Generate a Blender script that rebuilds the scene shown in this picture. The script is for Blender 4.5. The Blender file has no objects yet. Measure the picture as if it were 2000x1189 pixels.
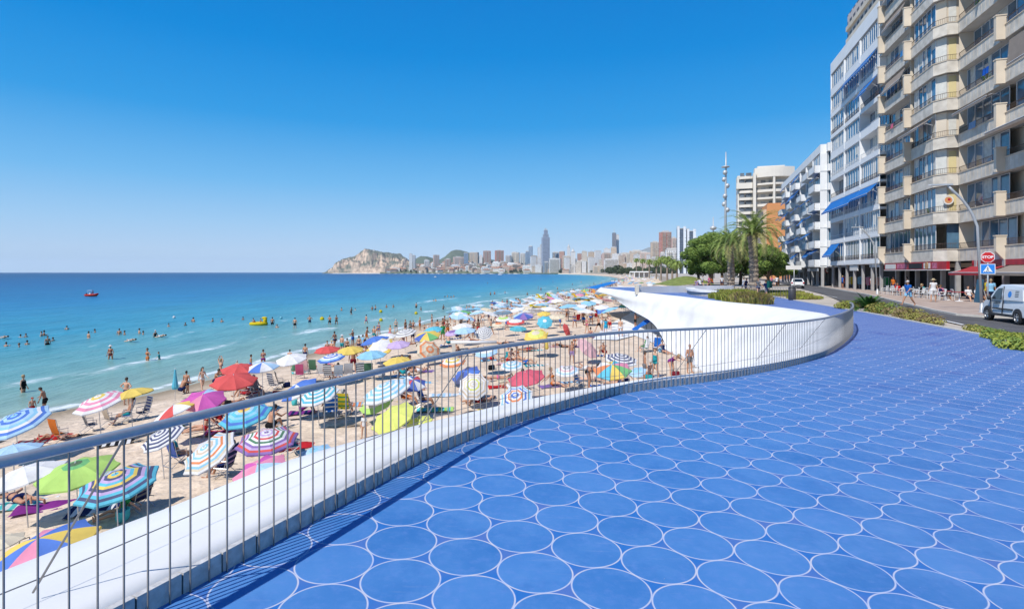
import bpy, bmesh, math, random
import numpy as np
from mathutils import Vector, Matrix, Euler
R = math.radians
scn = bpy.context.scene
col = scn.collection
rnd = random.Random(7)

# ------------------------------------------------------------------ camera, sky, sun, exposure
F, CX, HY, CZ = 1092.0, 1000.0, 531.5, 1.9
cam = bpy.data.cameras.new('camera'); camo = bpy.data.objects.new('camera', cam); col.objects.link(camo)
camo.location = (0, 0, CZ); camo.rotation_euler = (R(90), 0, 0)
cam.sensor_width = 36; cam.lens = 36 * F / 2000; cam.shift_y = -0.0315
cam.clip_start = 0.05; cam.clip_end = 200000
scn.camera = camo

SUN_EL = R(51); SX, SY = -0.67, -0.742            # towards the sun, horizontally (behind and left of the camera)
w = bpy.data.worlds.new('World'); scn.world = w; w.use_nodes = True
nt = w.node_tree; bg = nt.nodes['Background']
sky = nt.nodes.new('ShaderNodeTexSky'); sky.sky_type = 'NISHITA'; sky.sun_disc = False
sky.sun_elevation = SUN_EL; sky.sun_rotation = math.atan2(SX, SY)
sky.air_density = 1.0; sky.dust_density = 0.6; sky.ozone_density = 2.5
hs = nt.nodes.new('ShaderNodeHueSaturation'); hs.inputs['Saturation'].default_value = 1.35
hs.inputs['Hue'].default_value = 0.495
nt.links.new(sky.outputs[0], hs.inputs['Color'])
# the summer haze near the horizon: the sky pales to milky blue towards it, all the way round
tcw = nt.nodes.new('ShaderNodeTexCoord'); spw = nt.nodes.new('ShaderNodeSeparateXYZ'); nt.links.new(tcw.outputs['Generated'], spw.inputs[0])
rw = nt.nodes.new('ShaderNodeValToRGB'); cr = rw.color_ramp
SKYK = 6.7
stops = [(0, (183, 211, 238)), (.035, (180, 209, 238)), (.08, (158, 202, 240)), (.15, (112, 184, 238)), (.25, (48, 155, 228)), (.36, (0, 136, 218)), (.45, (0, 126, 210)), (.75, (0, 96, 180)), (1, (0, 80, 165))]
while len(cr.elements) < len(stops): cr.elements.new(.5)
for e, (p, c) in zip(cr.elements, stops):
    e.position = p; e.color = tuple(((v / 255 + .055) / 1.055) ** 2.4 for v in c) + (1,)
nt.links.new(spw.outputs[2], rw.inputs[0])
sc = nt.nodes.new('ShaderNodeVectorMath'); sc.operation = 'SCALE'; sc.inputs['Scale'].default_value = SKYK; nt.links.new(rw.outputs[0], sc.inputs[0])
mxw = nt.nodes.new('ShaderNodeMix'); mxw.data_type = 'RGBA'; mxw.inputs[0].default_value = .99
nt.links.new(hs.outputs[0], mxw.inputs[6]); nt.links.new(sc.outputs[0], mxw.inputs[7]); nt.links.new(mxw.outputs[2], bg.inputs[0])
bg.inputs[1].default_value = 0.12

sd = bpy.data.lights.new('sun', 'SUN'); sd.energy = 4.2; sd.angle = R(0.53); sd.color = (1, .965, .91)
so = bpy.data.objects.new('sun', sd); col.objects.link(so)
so.rotation_euler = Vector((SX * math.cos(SUN_EL), SY * math.cos(SUN_EL), math.sin(SUN_EL))).to_track_quat('Z', 'Y').to_euler()
scn.view_settings.view_transform = 'Standard'; scn.view_settings.look = 'None'
scn.view_settings.exposure = 0.35; scn.view_settings.gamma = 1
scn.cycles.max_bounces = 6; scn.cycles.diffuse_bounces = 3; scn.cycles.transparent_max_bounces = 8

# ------------------------------------------------------------------ helpers
def tag(o, label=None, cat=None, group=None, kind=None):
    if label: o['label'] = label
    if cat: o['category'] = cat
    if group: o['group'] = group
    if kind: o['kind'] = kind
    return o

def empty(name, loc=(0, 0, 0), rz=0, scale=1, label=None, cat=None, group=None):
    o = bpy.data.objects.new(name, None); col.objects.link(o)
    o.empty_display_size = .2
    o.location = loc; o.rotation_euler = (0, 0, rz); o.scale = (scale,) * 3
    return tag(o, label, cat, group)

def inst(name, mesh, parent=None, loc=(0, 0, 0), rot=(0, 0, 0), scale=(1, 1, 1), mats=None):
    o = bpy.data.objects.new(name, mesh); col.objects.link(o)
    o.parent = parent; o.location = loc; o.rotation_euler = rot
    o.scale = (scale,) * 3 if isinstance(scale, (int, float)) else scale
    if mats:
        for i, m in enumerate(mats):
            o.material_slots[i].link = 'OBJECT'; o.material_slots[i].material = m
    return o

class MB:
    """collects geometry for one mesh"""
    def __init__(s): s.v = []; s.f = []; s.m = []; s.M = None
    def add(s, vs, fs, mi=0):
        b = len(s.v)
        if s.M is not None: vs = [s.M @ Vector(p) for p in vs]
        s.v += [tuple(p) for p in vs]; s.f += [tuple(b + i for i in f) for f in fs]; s.m += [mi] * len(fs)
        return s
    def box(s, x0, y0, z0, x1, y1, z1, mi=0):
        vs = [(x, y, z) for z in (z0, z1) for y in (y0, y1) for x in (x0, x1)]
        return s.add(vs, [(0, 2, 3, 1), (4, 5, 7, 6), (0, 1, 5, 4), (2, 6, 7, 3), (0, 4, 6, 2), (1, 3, 7, 5)], mi)
    def cbox(s, c, d, mi=0):
        return s.box(c[0] - d[0] / 2, c[1] - d[1] / 2, c[2] - d[2] / 2, c[0] + d[0] / 2, c[1] + d[1] / 2, c[2] + d[2] / 2, mi)
    def tube(s, pts, r, n=8, mi=0, cap=True):
        pts = [Vector(p) for p in pts]; k = len(pts)
        rs = [r] * k if isinstance(r, (int, float)) else r
        vs = []; up = None
        for i, p in enumerate(pts):
            t = (pts[min(i + 1, k - 1)] - pts[max(i - 1, 0)]).normalized()
            if up is None:
                up = Vector((0, 0, 1)) if abs(t.z) < .9 else Vector((1, 0, 0))
            a = t.cross(up).normalized(); b = a.cross(t).normalized(); up = b
            for j in range(n):
                q = 2 * math.pi * j / n
                vs.append(p + (a * math.cos(q) + b * math.sin(q)) * rs[i])
        fs = [(i * n + j, i * n + (j + 1) % n, (i + 1) * n + (j + 1) % n, (i + 1) * n + j) for i in range(k - 1) for j in range(n)]
        if cap: fs += [tuple(range(n - 1, -1, -1)), tuple((k - 1) * n + j for j in range(n))]
        return s.add(vs, fs, mi)
    def ell(s, c, r, n=10, m=7, mi=0, rot=None):
        r = (r, r, r) if isinstance(r, (int, float)) else r
        vs = []; 
        for i in range(m + 1):
            ph = math.pi * i / m
            for j in range(n):
                q = 2 * math.pi * j / n
                p = Vector((r[0] * math.sin(ph) * math.cos(q), r[1] * math.sin(ph) * math.sin(q), r[2] * math.cos(ph)))
                if rot: p = rot @ p
                vs.append(p + Vector(c))
        fs = [(i * n + j, (i + 1) * n + j, (i + 1) * n + (j + 1) % n, i * n + (j + 1) % n) for i in range(m) for j in range(n)]
        return s.add(vs, fs, mi)
    def lathe(s, c, prof, n=16, mi=0):
        vs = [(c[0] + r * math.cos(2 * math.pi * j / n), c[1] + r * math.sin(2 * math.pi * j / n), c[2] + z) for r, z in prof for j in range(n)]
        k = len(prof)
        return s.add(vs, [(i * n + j, i * n + (j + 1) % n, (i + 1) * n + (j + 1) % n, (i + 1) * n + j) for i in range(k - 1) for j in range(n)], mi)
    def prism(s, poly, z0, z1, mi=0):
        n = len(poly)
        vs = [(x, y, z0) for x, y in poly] + [(x, y, z1) for x, y in poly]
        return s.add(vs, [tuple(range(n - 1, -1, -1)), tuple(range(n, 2 * n))] + [(i, (i + 1) % n, n + (i + 1) % n, n + i) for i in range(n)], mi)
    def quad(s, a, b, c, d, mi=0): return s.add([a, b, c, d], [(0, 1, 2, 3)], mi)
    def mesh(s, name, mats, smooth=False):
        me = bpy.data.meshes.new(name); me.from_pydata(s.v, [], s.f)
        for m in (mats if isinstance(mats, (list, tuple)) else [mats]): me.materials.append(m)
        me.polygons.foreach_set('material_index', s.m)
        if smooth: me.polygons.foreach_set('use_smooth', [True] * len(s.f))
        me.update(); return me
    def build(s, name, mats, parent=None, smooth=False, loc=(0, 0, 0), rot=(0, 0, 0)):
        return inst(name, s.mesh(name, mats, smooth), parent, loc, rot)

def lin(r, g, b): return tuple((c / 255 / 12.92 if c <= 10 else ((c / 255 + .055) / 1.055) ** 2.4) for c in (r, g, b))

def mat(name, c, rough=.6, var=.12, scale=6, metal=0, spec=.4, bump=0, bscale=40, trans=0, coord='Object', c2=None, tr=0):
    m = bpy.data.materials.new(name); m.use_nodes = True; t = m.node_tree; n = t.nodes
    b = n['Principled BSDF']; b.inputs['Roughness'].default_value = rough; b.inputs['Metallic'].default_value = metal
    b.inputs['Specular IOR Level'].default_value = spec
    tc = n.new('ShaderNodeTexCoord')
    nz = n.new('ShaderNodeTexNoise'); nz.inputs['Scale'].default_value = scale; nz.inputs['Detail'].default_value = 5
    t.links.new(tc.outputs[coord], nz.inputs['Vector'])
    rp = n.new('ShaderNodeValToRGB'); rp.color_ramp.elements[0].position = .3; rp.color_ramp.elements[1].position = .7
    lo = tuple(max(0, x * (1 - var)) for x in c); hi = tuple(min(1, x * (1 + var)) for x in c) if c2 is None else c2
    rp.color_ramp.elements[0].color = (*lo, 1); rp.color_ramp.elements[1].color = (*hi, 1)
    t.links.new(nz.outputs['Fac'], rp.inputs[0]); t.links.new(rp.outputs[0], b.inputs['Base Color'])
    if bump:
        n2 = n.new('ShaderNodeTexNoise'); n2.inputs['Scale'].default_value = bscale; n2.inputs['Detail'].default_value = 4
        t.links.new(tc.outputs[coord], n2.inputs['Vector'])
        bp = n.new('ShaderNodeBump'); bp.inputs['Strength'].default_value = bump; bp.inputs['Distance'].default_value = .02
        t.links.new(n2.outputs['Fac'], bp.inputs['Height']); t.links.new(bp.outputs[0], b.inputs['Normal'])
    if tr:   # thin cloth or leaf: lets some light through
        tl = n.new('ShaderNodeBsdfTranslucent'); t.links.new(rp.outputs[0], tl.inputs['Color'])
        mx = n.new('ShaderNodeMixShader'); mx.inputs[0].default_value = tr
        t.links.new(b.outputs[0], mx.inputs[1]); t.links.new(tl.outputs[0], mx.inputs[2])
        t.links.new(mx.outputs[0], n['Material Output'].inputs[0])
    return m

_fab = {}
def fab(c):           # parasol / towel / garment cloth
    if c not in _fab: _fab[c] = mat('cloth', c, .85, .08, 3, tr=.22, spec=.15, bump=.15, bscale=25)
    return _fab[c]

def mnode(t, op, a, b=None, c=None):
    n = t.nodes.new('ShaderNodeMath'); n.operation = op
    for i, v in enumerate((a, b, c)):
        if v is None: continue
        if isinstance(v, (int, float)): n.inputs[i].default_value = v
        else: t.links.new(v, n.inputs[i])
    return n.outputs[0]

def interp(path, s):   # point at arc length s on a 2-D path
    for i in range(len(path) - 1):
        a, b = path[i], path[i + 1]; L = math.dist(a[:2], b[:2])
        if s <= L or i == len(path) - 2:
            k = s / L if L else 0
            return tuple(a[j] + (b[j] - a[j]) * k for j in range(len(a)))
        s -= L
def plen(path): return sum(math.dist(path[i][:2], path[i + 1][:2]) for i in range(len(path) - 1))
def smooth_path(path, step):   # Catmull-Rom then resample evenly
    P = [path[0]] + list(path) + [path[-1]]; o = []
    for i in range(1, len(P) - 2):
        for k in range(12):
            t = k / 12
            o.append(tuple(.5 * (2 * P[i][j] + (P[i + 1][j] - P[i - 1][j]) * t + (2 * P[i - 1][j] - 5 * P[i][j] + 4 * P[i + 1][j] - P[i + 2][j]) * t * t + (3 * P[i][j] - P[i - 1][j] - 3 * P[i + 1][j] + P[i + 2][j]) * t ** 3) for j in range(len(path[0]))))
    o.append(tuple(path[-1])); L = plen(o); n = max(2, int(L / step))
    return [interp(o, L * i / n) for i in range(n + 1)]

# ------------------------------------------------------------------ lie of the land
SEA = -6.1; G = -0.5
def zf(x): return -.038 * x if x < 10 else -.38 - .12 * (1 - math.exp(-(x - 10) / 3.2))
def proj_floor(px, py):
    Y = 10
    for _ in range(40):
        X = (px - CX) / F * Y; Y = F * (CZ - zf(X)) / (py - HY)
    return ((px - CX) / F * Y, Y)
def at(px, py, z):
    Y = F * (CZ - z) / (py - HY); return ((px - CX) / F * Y, Y)
def atY(px, py, Y): return ((px - CX) / F * Y, Y, CZ - (py - HY) / F * Y)
SHPX = [(-500, 1010), (-200, 895), (0, 833), (110, 803), (250, 780), (350, 757), (450, 731), (560, 702), (700, 668), (800, 640), (900, 617), (1000, 597), (1100, 577), (1160, 564), (1200, 551), (1213, 545), (1190, 540), (1150, 537.2)]
SH = [(-60, -400), (-45, -60)] + [at(a, b, SEA) for a, b in SHPX] + [(205, 2200), (60, 2600), (-250, 2800), (-700, 3000), (-980, 3080), (-1070, 3180), (-1075, 3400), (-1000, 3700), (-600, 6000), (2000, 30000)]
SHa = np.array(SH)
def shore_d(X, Y):
    """signed distance to the shoreline, + on land (right of the line)"""
    X = np.asarray(X, float); Y = np.asarray(Y, float); best = np.full(X.shape, 1e18); sg = np.ones(X.shape)
    for a, b in zip(SHa[:-1], SHa[1:]):
        d = b - a; L2 = d @ d
        t = np.clip(((X - a[0]) * d[0] + (Y - a[1]) * d[1]) / L2, 0, 1)
        qx = X - a[0] - t * d[0]; qy = Y - a[1] - t * d[1]; dd = qx * qx + qy * qy
        c = d[0] * (Y - a[1]) - d[1] * (X - a[0])
        u = dd < best - 1e-9; best = np.where(u, dd, best); sg = np.where(u, np.where(c < 0, 1, -1), sg)
    return np.sqrt(best) * sg
def sandz(x, y):
    d = float(shore_d(x, y)); return sand_of(d)
def sand_of(d):
    t = -6.1 + .075 * d
    return t if t < -4.8 else -4.8 + .45 * (1 - math.exp(-(t + 4.8) / .45))
def beach(px, py, h=0):
    """where the ray through (px, py) is h above the sand"""
    Y = F * (6.4 - h) / (py - HY)
    for _ in range(25):
        X = (px - CX) / F * Y; z = max(sandz(X, Y), SEA - .3) + h
        Y = .5 * Y + .5 * F * (CZ - z) / (py - HY)
    X = (px - CX) / F * Y
    return X, Y, sandz(X, Y)
# ------------------------------------------------------------------ promenade floor, kerb, white hull, railing
def tile_material():
    m = bpy.data.materials.new('blue_disc_tiles'); m.use_nodes = True; t = m.node_tree; n = t.nodes; b = n['Principled BSDF']
    tc = n.new('ShaderNodeTexCoord'); sp = n.new('ShaderNodeSeparateXYZ'); t.links.new(tc.outputs['Object'], sp.inputs[0])
    X, Y = sp.outputs[0], sp.outputs[1]
    s = .255 * 1.9; th = -.3408; ox, oy = -.1633 * 1.9, 1.9614 * 1.9
    M = lambda *a: mnode(t, *a)
    x = M('SUBTRACT', X, ox); y = M('SUBTRACT', Y, oy)
    # laying is never perfect: a slow drift of a centimetre or so
    c, q = math.cos(th) / s, math.sin(th) / s
    u = M('ADD', M('MULTIPLY', x, c), M('MULTIPLY', y, q)); v = M('SUBTRACT', M('MULTIPLY', y, c), M('MULTIPLY', x, q))
    r3 = math.sqrt(3)
    def cell(uo, vo):   # offsets to the nearest disc centre of one rectangular lattice
        uu = M('SUBTRACT', u, uo); vv = M('SUBTRACT', v, vo)
        iu = M('ROUND', uu); iv = M('ROUND', M('DIVIDE', vv, r3))
        du = M('SUBTRACT', uu, iu); dv = M('SUBTRACT', vv, M('MULTIPLY', iv, r3))
        d = M('SQRT', M('ADD', M('MULTIPLY', du, du), M('MULTIPLY', dv, dv)))
        idn = M('FRACT', M('MULTIPLY', M('SINE', M('ADD', M('ADD', M('MULTIPLY', iu, 12.9898), M('MULTIPLY', iv, 78.233)), uo * 31.7)), 4375.85))
        return d, idn
    d1, i1 = cell(0, 0); d2, i2 = cell(.5, r3 / 2)
    near = M('LESS_THAN', d1, d2); d = M('MINIMUM', d1, d2)
    idn = M('ADD', M('MULTIPLY', i1, near), M('MULTIPLY', i2, M('SUBTRACT', 1, near)))
    ring = M('SUBTRACT', 1, M('SMOOTH_MIN', M('DIVIDE', M('ABSOLUTE', M('SUBTRACT', d, .494)), .0150), 1, .25))
    ring = M('MINIMUM', M('MULTIPLY', ring, 1.5), 1); ring = M('MAXIMUM', ring, 0)
    inside = M('LESS_THAN', d, .494)
    def noise(sc, det=4, ro=.6, vec=None):
        z = n.new('ShaderNodeTexNoise'); z.inputs['Scale'].default_value = sc; z.inputs['Detail'].default_value = det; z.inputs['Roughness'].default_value = ro
        t.links.new(vec or tc.outputs['Object'], z.inputs['Vector']); return z.outputs['Fac']
    def mix(f, a, bb):
        z = n.new('ShaderNodeMix'); z.data_type = 'RGBA'
        if isinstance(f, (int, float)): z.inputs[0].default_value = f
        else: t.links.new(f, z.inputs[0])
        for k, q_ in ((6, a), (7, bb)):
            if isinstance(q_, tuple): z.inputs[k].default_value = (*q_, 1)
            else: t.links.new(q_, z.inputs[k])
        return z.outputs[2]
    def ramp(f, a, b_):
        z = n.new('ShaderNodeMapRange'); t.links.new(f, z.inputs[0]); z.inputs[1].default_value = a; z.inputs[2].default_value = b_; return z.outputs[0]
    blue = mix(idn, (.034, .146, .385), (.054, .180, .44))
    blue = mix(M('MULTIPLY', ramp(noise(1.1, 6), .35, .75), .9), blue, (.082, .220, .48))
    blue = mix(M('MULTIPLY', ramp(noise(14, 5, .7), .48, .8), .5), blue, (.13, .23, .52))      # scuffs
    mp = n.new('ShaderNodeMapping'); mp.inputs['Scale'].default_value = (2.2, 18, 1); mp.inputs['Rotation'].default_value = (0, 0, .9)
    t.links.new(tc.outputs['Object'], mp.inputs[0])
    blue = mix(M('MULTIPLY', ramp(noise(1.3, 3, .6, mp.outputs[0]), .62, .8), .22), blue, (.28, .34, .52))  # dusty streaks
    blue = mix(M('MULTIPLY', ramp(noise(3.1, 8, .72), .50, .72), .45), blue, (.115, .245, .50))
    blue = mix(M('MULTIPLY', ramp(noise(2.3, 7, .7), .55, .75), .5), blue, (.022, .115, .34))
    blue = mix(M('MULTIPLY', ramp(noise(45, 2, .5), .80, .84), .8), blue, (.6, .6, .6))           # specks
    tri = mix(ramp(noise(1.7, 2), .45, .62), (.026, .14, .42), (.075, .15, .40))                # small triangles between discs
    base = mix(inside, tri, blue)
    # tile colour shifts to a duller violet blue with distance along the terrace
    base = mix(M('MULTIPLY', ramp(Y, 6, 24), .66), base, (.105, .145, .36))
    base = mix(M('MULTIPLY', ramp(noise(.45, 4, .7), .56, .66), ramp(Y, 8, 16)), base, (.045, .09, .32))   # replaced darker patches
    grout = mix(ramp(noise(9, 3), .3, .7), (.55, .53, .55), (.36, .42, .60))
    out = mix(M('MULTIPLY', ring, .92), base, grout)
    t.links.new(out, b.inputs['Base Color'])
    b.inputs['Specular IOR Level'].default_value = .3
    rr = M('ADD', .38, M('MULTIPLY', ring, .4)); rr = M('ADD', rr, M('MULTIPLY', noise(5), .18)); t.links.new(rr, b.inputs['Roughness'])
    bp = n.new('ShaderNodeBump'); bp.inputs['Strength'].default_value = .35; bp.inputs['Distance'].default_value = .004
    t.links.new(M('ADD', M('MULTIPLY', ring, -1), M('MULTIPLY', noise(30, 3), .25)), bp.inputs['Height']); t.links.new(bp.outputs[0], b.inputs['Normal'])
    return m

m_tile = tile_material()
m_white = mat('white_concrete', (.66, .65, .63), .6, .06, .45, bump=.06, bscale=30, c2=(.77, .765, .755))
m_kerbg = mat('grey_kerb_stone', (.46, .45, .44), .7, .2, 20, bump=.2)
m_joint = mat('kerb_joint', (.05, .05, .055), .8)
m_steel = mat('brushed_steel', (.40, .40, .405), .42, .08, 30, metal=.6)
m_bar = mat('steel_bar', (.25, .235, .22), .45, .1, 30, metal=.45)
m_sandstrip = mat('pale_edging', (.52, .49, .43), .8, .1, 10)

def TL(px, py): x, y = proj_floor(px, py); return x, y
TP = [(-4.4, -10), (-3.9, -4), (-3.0, .5), TL(300, 1189), TL(645, 998), TL(832, 896), TL(961, 841), TL(1094, 799.5), TL(1181, 775), TL(1268.6, 759.7), TL(1400, 742), TL(1524, 719), TL(1600, 698), TL(1635, 679), TL(1655, 663), TL(1664, 650), TL(1664, 640), TL(1658, 633), TL(1623, 621), TL(1600, 614.5), TL(1500, 600.5), TL(1400, 590), TL(1330, 581), TL(1250, 572.5), TL(1195, 565.5), (13.2, 82), (15.2, 86), (20, 88), (32, 88.5)]
LP = [(-6.2, -10, -.15), (-5.6, -4, -.15), (-4.7, 1, -.15), (-3.5, 3.84, -.15), (-2.96, 4.95, -.15), (-2.44, 6.09, -.15), (-1.6, 7.15, -.15), (-.3, 8.5, -.15), (.9, 9.55, -.15), (1.9, 10.15, -.18), (3.45, 11.15, -.2), (5.35, 12.8, -.25), (7.1, 14.9, -.3), (8.7, 17.2, -.4), (10.0, 19.3, -.5), (11.5, 21.6, -.6), (12.6, 23.6, -.7), (13.6, 25.6, -.75), (14.9, 29.2, -.9), (15.5, 31.6, -.9), (15.8, 37.8, -.95), (14.9, 44.4, -1.0), (14.7, 52.3, -1.2), (13.6, 64, -1.3), (12.6, 76.5, -1.05), (12.4, 82.5, -.9), (14.6, 87, -.9), (20, 89.2, -.9), (32, 89.5, -.9)]
FP = [(-8, -10, -4.6), (-7.4, -4, -4.6), (-6.5, 1.6, -4.6), (-5.2, 4.8, -4.6), (-4.6, 6.2, -4.6), (-4.0, 7.6, -4.6), (-3.1, 9, -4.6), (-1.6, 10.6, -4.6), (0, 11.7, -4.6), (1.5, 12.4, -4.6), (3.1, 13.4, -4.6), (4.7, 15, -4.6), (5.9, 17, -4.6), (7.0, 19.2, -4.6), (8.0, 21.4, -4.6), (9.0, 23.8, -4.6), (9.8, 26, -4.6), (10.4, 28.4, -4.6), (11.0, 31.5, -4.6), (11.5, 34, -4.6), (12.1, 39.5, -4.6), (12.7, 45, -4.5), (13.5, 53.5, -3.0), (13.5, 64, -2.35), (13.1, 75.8, -1.2), (12.9, 81.5, -1.1), (15, 86, -1.1), (20, 88.6, -1.1), (32, 89, -1.1)]
ctrl = [(a[0], a[1]) + b + c for a, b, c in zip(TP, LP, FP)]
HP = smooth_path(ctrl, .3)
tx = np.array([p[1] for p in HP]); txx = np.array([p[0] for p in HP])
i88 = int(np.argmax(tx > 86)) or len(tx)
EP = [(12.5, -12), (14, 0), (15, 9)] + [at(a, b, zf(17)) for a, b in ((2000, 680), (1920, 655), (1830, 637.5), (1700, 612))] + [(22, 38.3), (24.5, 50), (27.5, 62), (31, 80), (33, 95)]
def Tx(Y): return float(np.interp(Y, tx[:i88], txx[:i88]))
def Ex(Y): return float(np.interp(Y, [p[1] for p in EP], [p[0] for p in EP]))
ys = list(np.arange(-10, 30, .5)) + list(np.arange(30, 88.1, 1)); NX = 24
mb = MB(); vs = []
for Y in ys:
    a, b = Tx(Y), Ex(Y)
    for k in range(NX + 1):
        x = a + (b - a) * k / NX; vs.append((x, Y, zf(x)))
mb.add(vs, [(r * (NX + 1) + k, r * (NX + 1) + k + 1, (r + 1) * (NX + 1) + k + 1, (r + 1) * (NX + 1) + k) for r in range(len(ys) - 1) for k in range(NX)])
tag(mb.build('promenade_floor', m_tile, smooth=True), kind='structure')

# white hull: ledge, concave wall and cantilevered terrace nose in one shell
prof = []
mb = MB(); K = 14; vs = []
def nrm(i):
    a, b = HP[max(i - 1, 0)], HP[min(i + 1, len(HP) - 1)]
    d = Vector((b[0] - a[0], b[1] - a[1])).normalized(); return Vector((-d.y, d.x))      # beach side
for i, p in enumerate(HP):
    T = Vector((p[0], p[1], 0)); L = Vector(p[2:5]); Fo = Vector(p[5:8]); nn = nrm(i)
    kz = zf(p[0]); T.z = kz
    top = .12
    row = [Vector((p[0], p[1], kz + .001)) + Vector((nn.x, nn.y, 0)) * .035, Vector((p[0], p[1], kz + top)) + Vector((nn.x, nn.y, 0)) * .035]
    A = Vector((p[0] + nn.x * .2, p[1] + nn.y * .2, kz + top + .01)); row.append(A)
    for k in range(1, 5):
        q = A.lerp(L, k / 4); row.append(q)
    for k in range(1, 8):
        t = k / 7; q = L.lerp(Fo, t); h = math.sin(math.pi * t) * (.10 if p[1] < 14 or p[1] > 50 else .55 if p[1] > 22 else .55 * (p[1] - 14) / 8)
        q = q + Vector((-nn.x, -nn.y, -.4)) * h * .8       # concave
        row.append(q)
    vs += row
m_ = len(row)
mb.add(vs, [(i * m_ + k, i * m_ + k + 1, (i + 1) * m_ + k + 1, (i + 1) * m_ + k) for i in range(len(HP) - 1) for k in range(m_ - 1)])
# underside of the cantilever and the wall behind the arch
ar = [p for p in HP if p[1] > 43]
vs = []
for p in ar: vs += [(p[5], p[6], p[7] + .03), (max(19.5, p[5] + 2), p[6], -1.15 if p[6] > 50 else -1.15 - (50 - p[6]) * .4), (max(19.5, p[5] + 2), p[6], -4.8)]
mb.add(vs, [(i * 3 + k, (i + 1) * 3 + k, (i + 1) * 3 + k + 1, i * 3 + k + 1) for i in range(len(ar) - 1) for k in range(2)])
hull = mb.build('promenade_wall', m_white, smooth=True)
tag(hull, 'smooth white curved concrete sea wall that sweeps from the ledge under the railing to a cantilevered nose', 'sea wall')

# low curved wall at the back of the far terrace, with its square end post
pw = smooth_path([at(1247, 573, -.49), (19.5, 65.6), (25, 67.3), (27, 68)], .6)
mb = MB()
for i in range(len(pw) - 1):
    a, b = Vector((*pw[i], 0)), Vector((*pw[i + 1], 0)); d = (b - a).normalized(); n_ = Vector((-d.y, d.x, 0)) * .35
    z0, z1 = -.6, .28
    v = [a, b, b + n_, a + n_]
    mb.add([(q.x, q.y, z0) for q in v] + [(q.x, q.y, z1) for q in v], [(4, 5, 6, 7), (0, 1, 5, 4), (2, 3, 7, 6), (3, 0, 4, 7), (1, 2, 6, 5)])
lw = mb.build('parapet', m_white)
a = pw[0]; mb = MB(); mb.box(a[0] - .36, a[1] - .2, -.6, a[0] + .02, a[1] + .3, .42); mb.build('end_post', m_sandstrip, lw)
tag(lw, 'low white curved parapet wall at the back of the far terrace', 'parapet')

# kerb of grey blocks along the railing
RP = smooth_path([(p[0], p[1]) for p in HP if p[1] <= TP[17][1]], .1)
RP = [p for p in RP if p[1] > -6]
SP = .1225
L_ = plen(RP); nb = int(L_ / SP)
mb = MB(); kn = int(L_ / .26)
def frame(s):
    a = Vector(interp(RP, max(0, s - .15))); b = Vector(interp(RP, min(L_, s + .15))); p = Vector(interp(RP, s)); d = (b - a).normalized()
    return p, d, Vector((-d.y, d.x))
def fastpts(n, off=0):
    S = np.linspace(0, L_, n + 1); cum = np.concatenate([[0], np.cumsum([math.dist(RP[i], RP[i + 1]) for i in range(len(RP) - 1)])])
    xs = np.interp(S, cum, [p[0] for p in RP]); ys_ = np.interp(S, cum, [p[1] for p in RP])
    return [Vector((float(a), float(b))) for a, b in zip(xs, ys_)]
kp = fastpts(kn)
for i in range(kn):
    a, b = kp[i], kp[i + 1]; d = (b - a).normalized(); n_ = Vector((-d.y, d.x))
    a2, b2 = a + d * .006, b - d * .006
    z0, z1 = zf(a.x) - .01, zf(a.x) + .118
    q = [a2 - n_ * .012, b2 - n_ * .012, b2 + n_ * .03, a2 + n_ * .03]
    mb.add([(v.x, v.y, z0) for v in q] + [(v.x, v.y, z1) for v in q], [(4, 5, 6, 7), (0, 1, 5, 4), (2, 3, 7, 6), (3, 0, 4, 7), (1, 2, 6, 5)], 0)
    q = [a - n_ * .006, b - n_ * .006, b + n_ * .032, a + n_ * .032]; z1 -= .012
    mb.add([(v.x, v.y, z0) for v in q] + [(v.x, v.y, z1) for v in q], [(4, 5, 6, 7), (0, 1, 5, 4)], 1)
tag(mb.build('kerb', [m_kerbg, m_joint]), 'low dark grey kerb of stone blocks at the foot of the railing', 'kerb')

# railing
rail = empty('railing', (0, 0, 0), label='long curving steel balustrade of thin vertical bars at the edge of the blue promenade', cat='railing')
pts = fastpts(int(L_ / .1)); RH = 1.0
mb = MB(); vs = []; pr = [(-.034, -.016), (-.034, .006), (-.026, .018), (.026, .018), (.034, .006), (.034, -.016), (.02, -.026), (-.02, -.026)]
sm = [pts[0]] + [(pts[i - 1] + pts[i] * 2 + pts[i + 1]) / 4 for i in range(1, len(pts) - 1)] + [pts[-1]]
for i, p in enumerate(sm):
    d = (sm[min(i + 1, len(sm) - 1)] - sm[max(i - 1, 0)]).normalized(); n_ = Vector((-d.y, d.x))
    for u, v in pr: q = p - n_ * (.03 + u); vs.append((q.x, q.y, zf(p.x) + RH + v))
k8 = len(pr)
mb.add(vs, [(i * k8 + j, i * k8 + (j + 1) % k8, (i + 1) * k8 + (j + 1) % k8, (i + 1) * k8 + j) for i in range(len(sm) - 1) for j in range(k8)])
mb.add(vs[:k8], [tuple(range(k8))]); mb.add(vs[-k8:], [tuple(range(k8 - 1, -1, -1))])
mb.build('handrail', m_steel, rail, smooth=True)
bp_ = fastpts(nb)
bars = []
for i, p in enumerate(bp_[1:-1]):
    a, b = bp_[i], bp_[i + 2]; d = (b - a).normalized(); n_ = Vector((-d.y, d.x)); q = p - n_ * .03
    bars.append((Vector((q.x, q.y, zf(p.x) + .002)), math.atan2(d.y, d.x)))
mb = MB(); mb.cbox((0, 0, RH / 2 - .01), (.0058, .010, RH)); barmesh = mb.mesh('bar', m_bar)
vis = [i for i, (q, a) in enumerate(bars) if q.y > 1.0 and q.x / q.y > -1.05][:100]
rest = MB()
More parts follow.
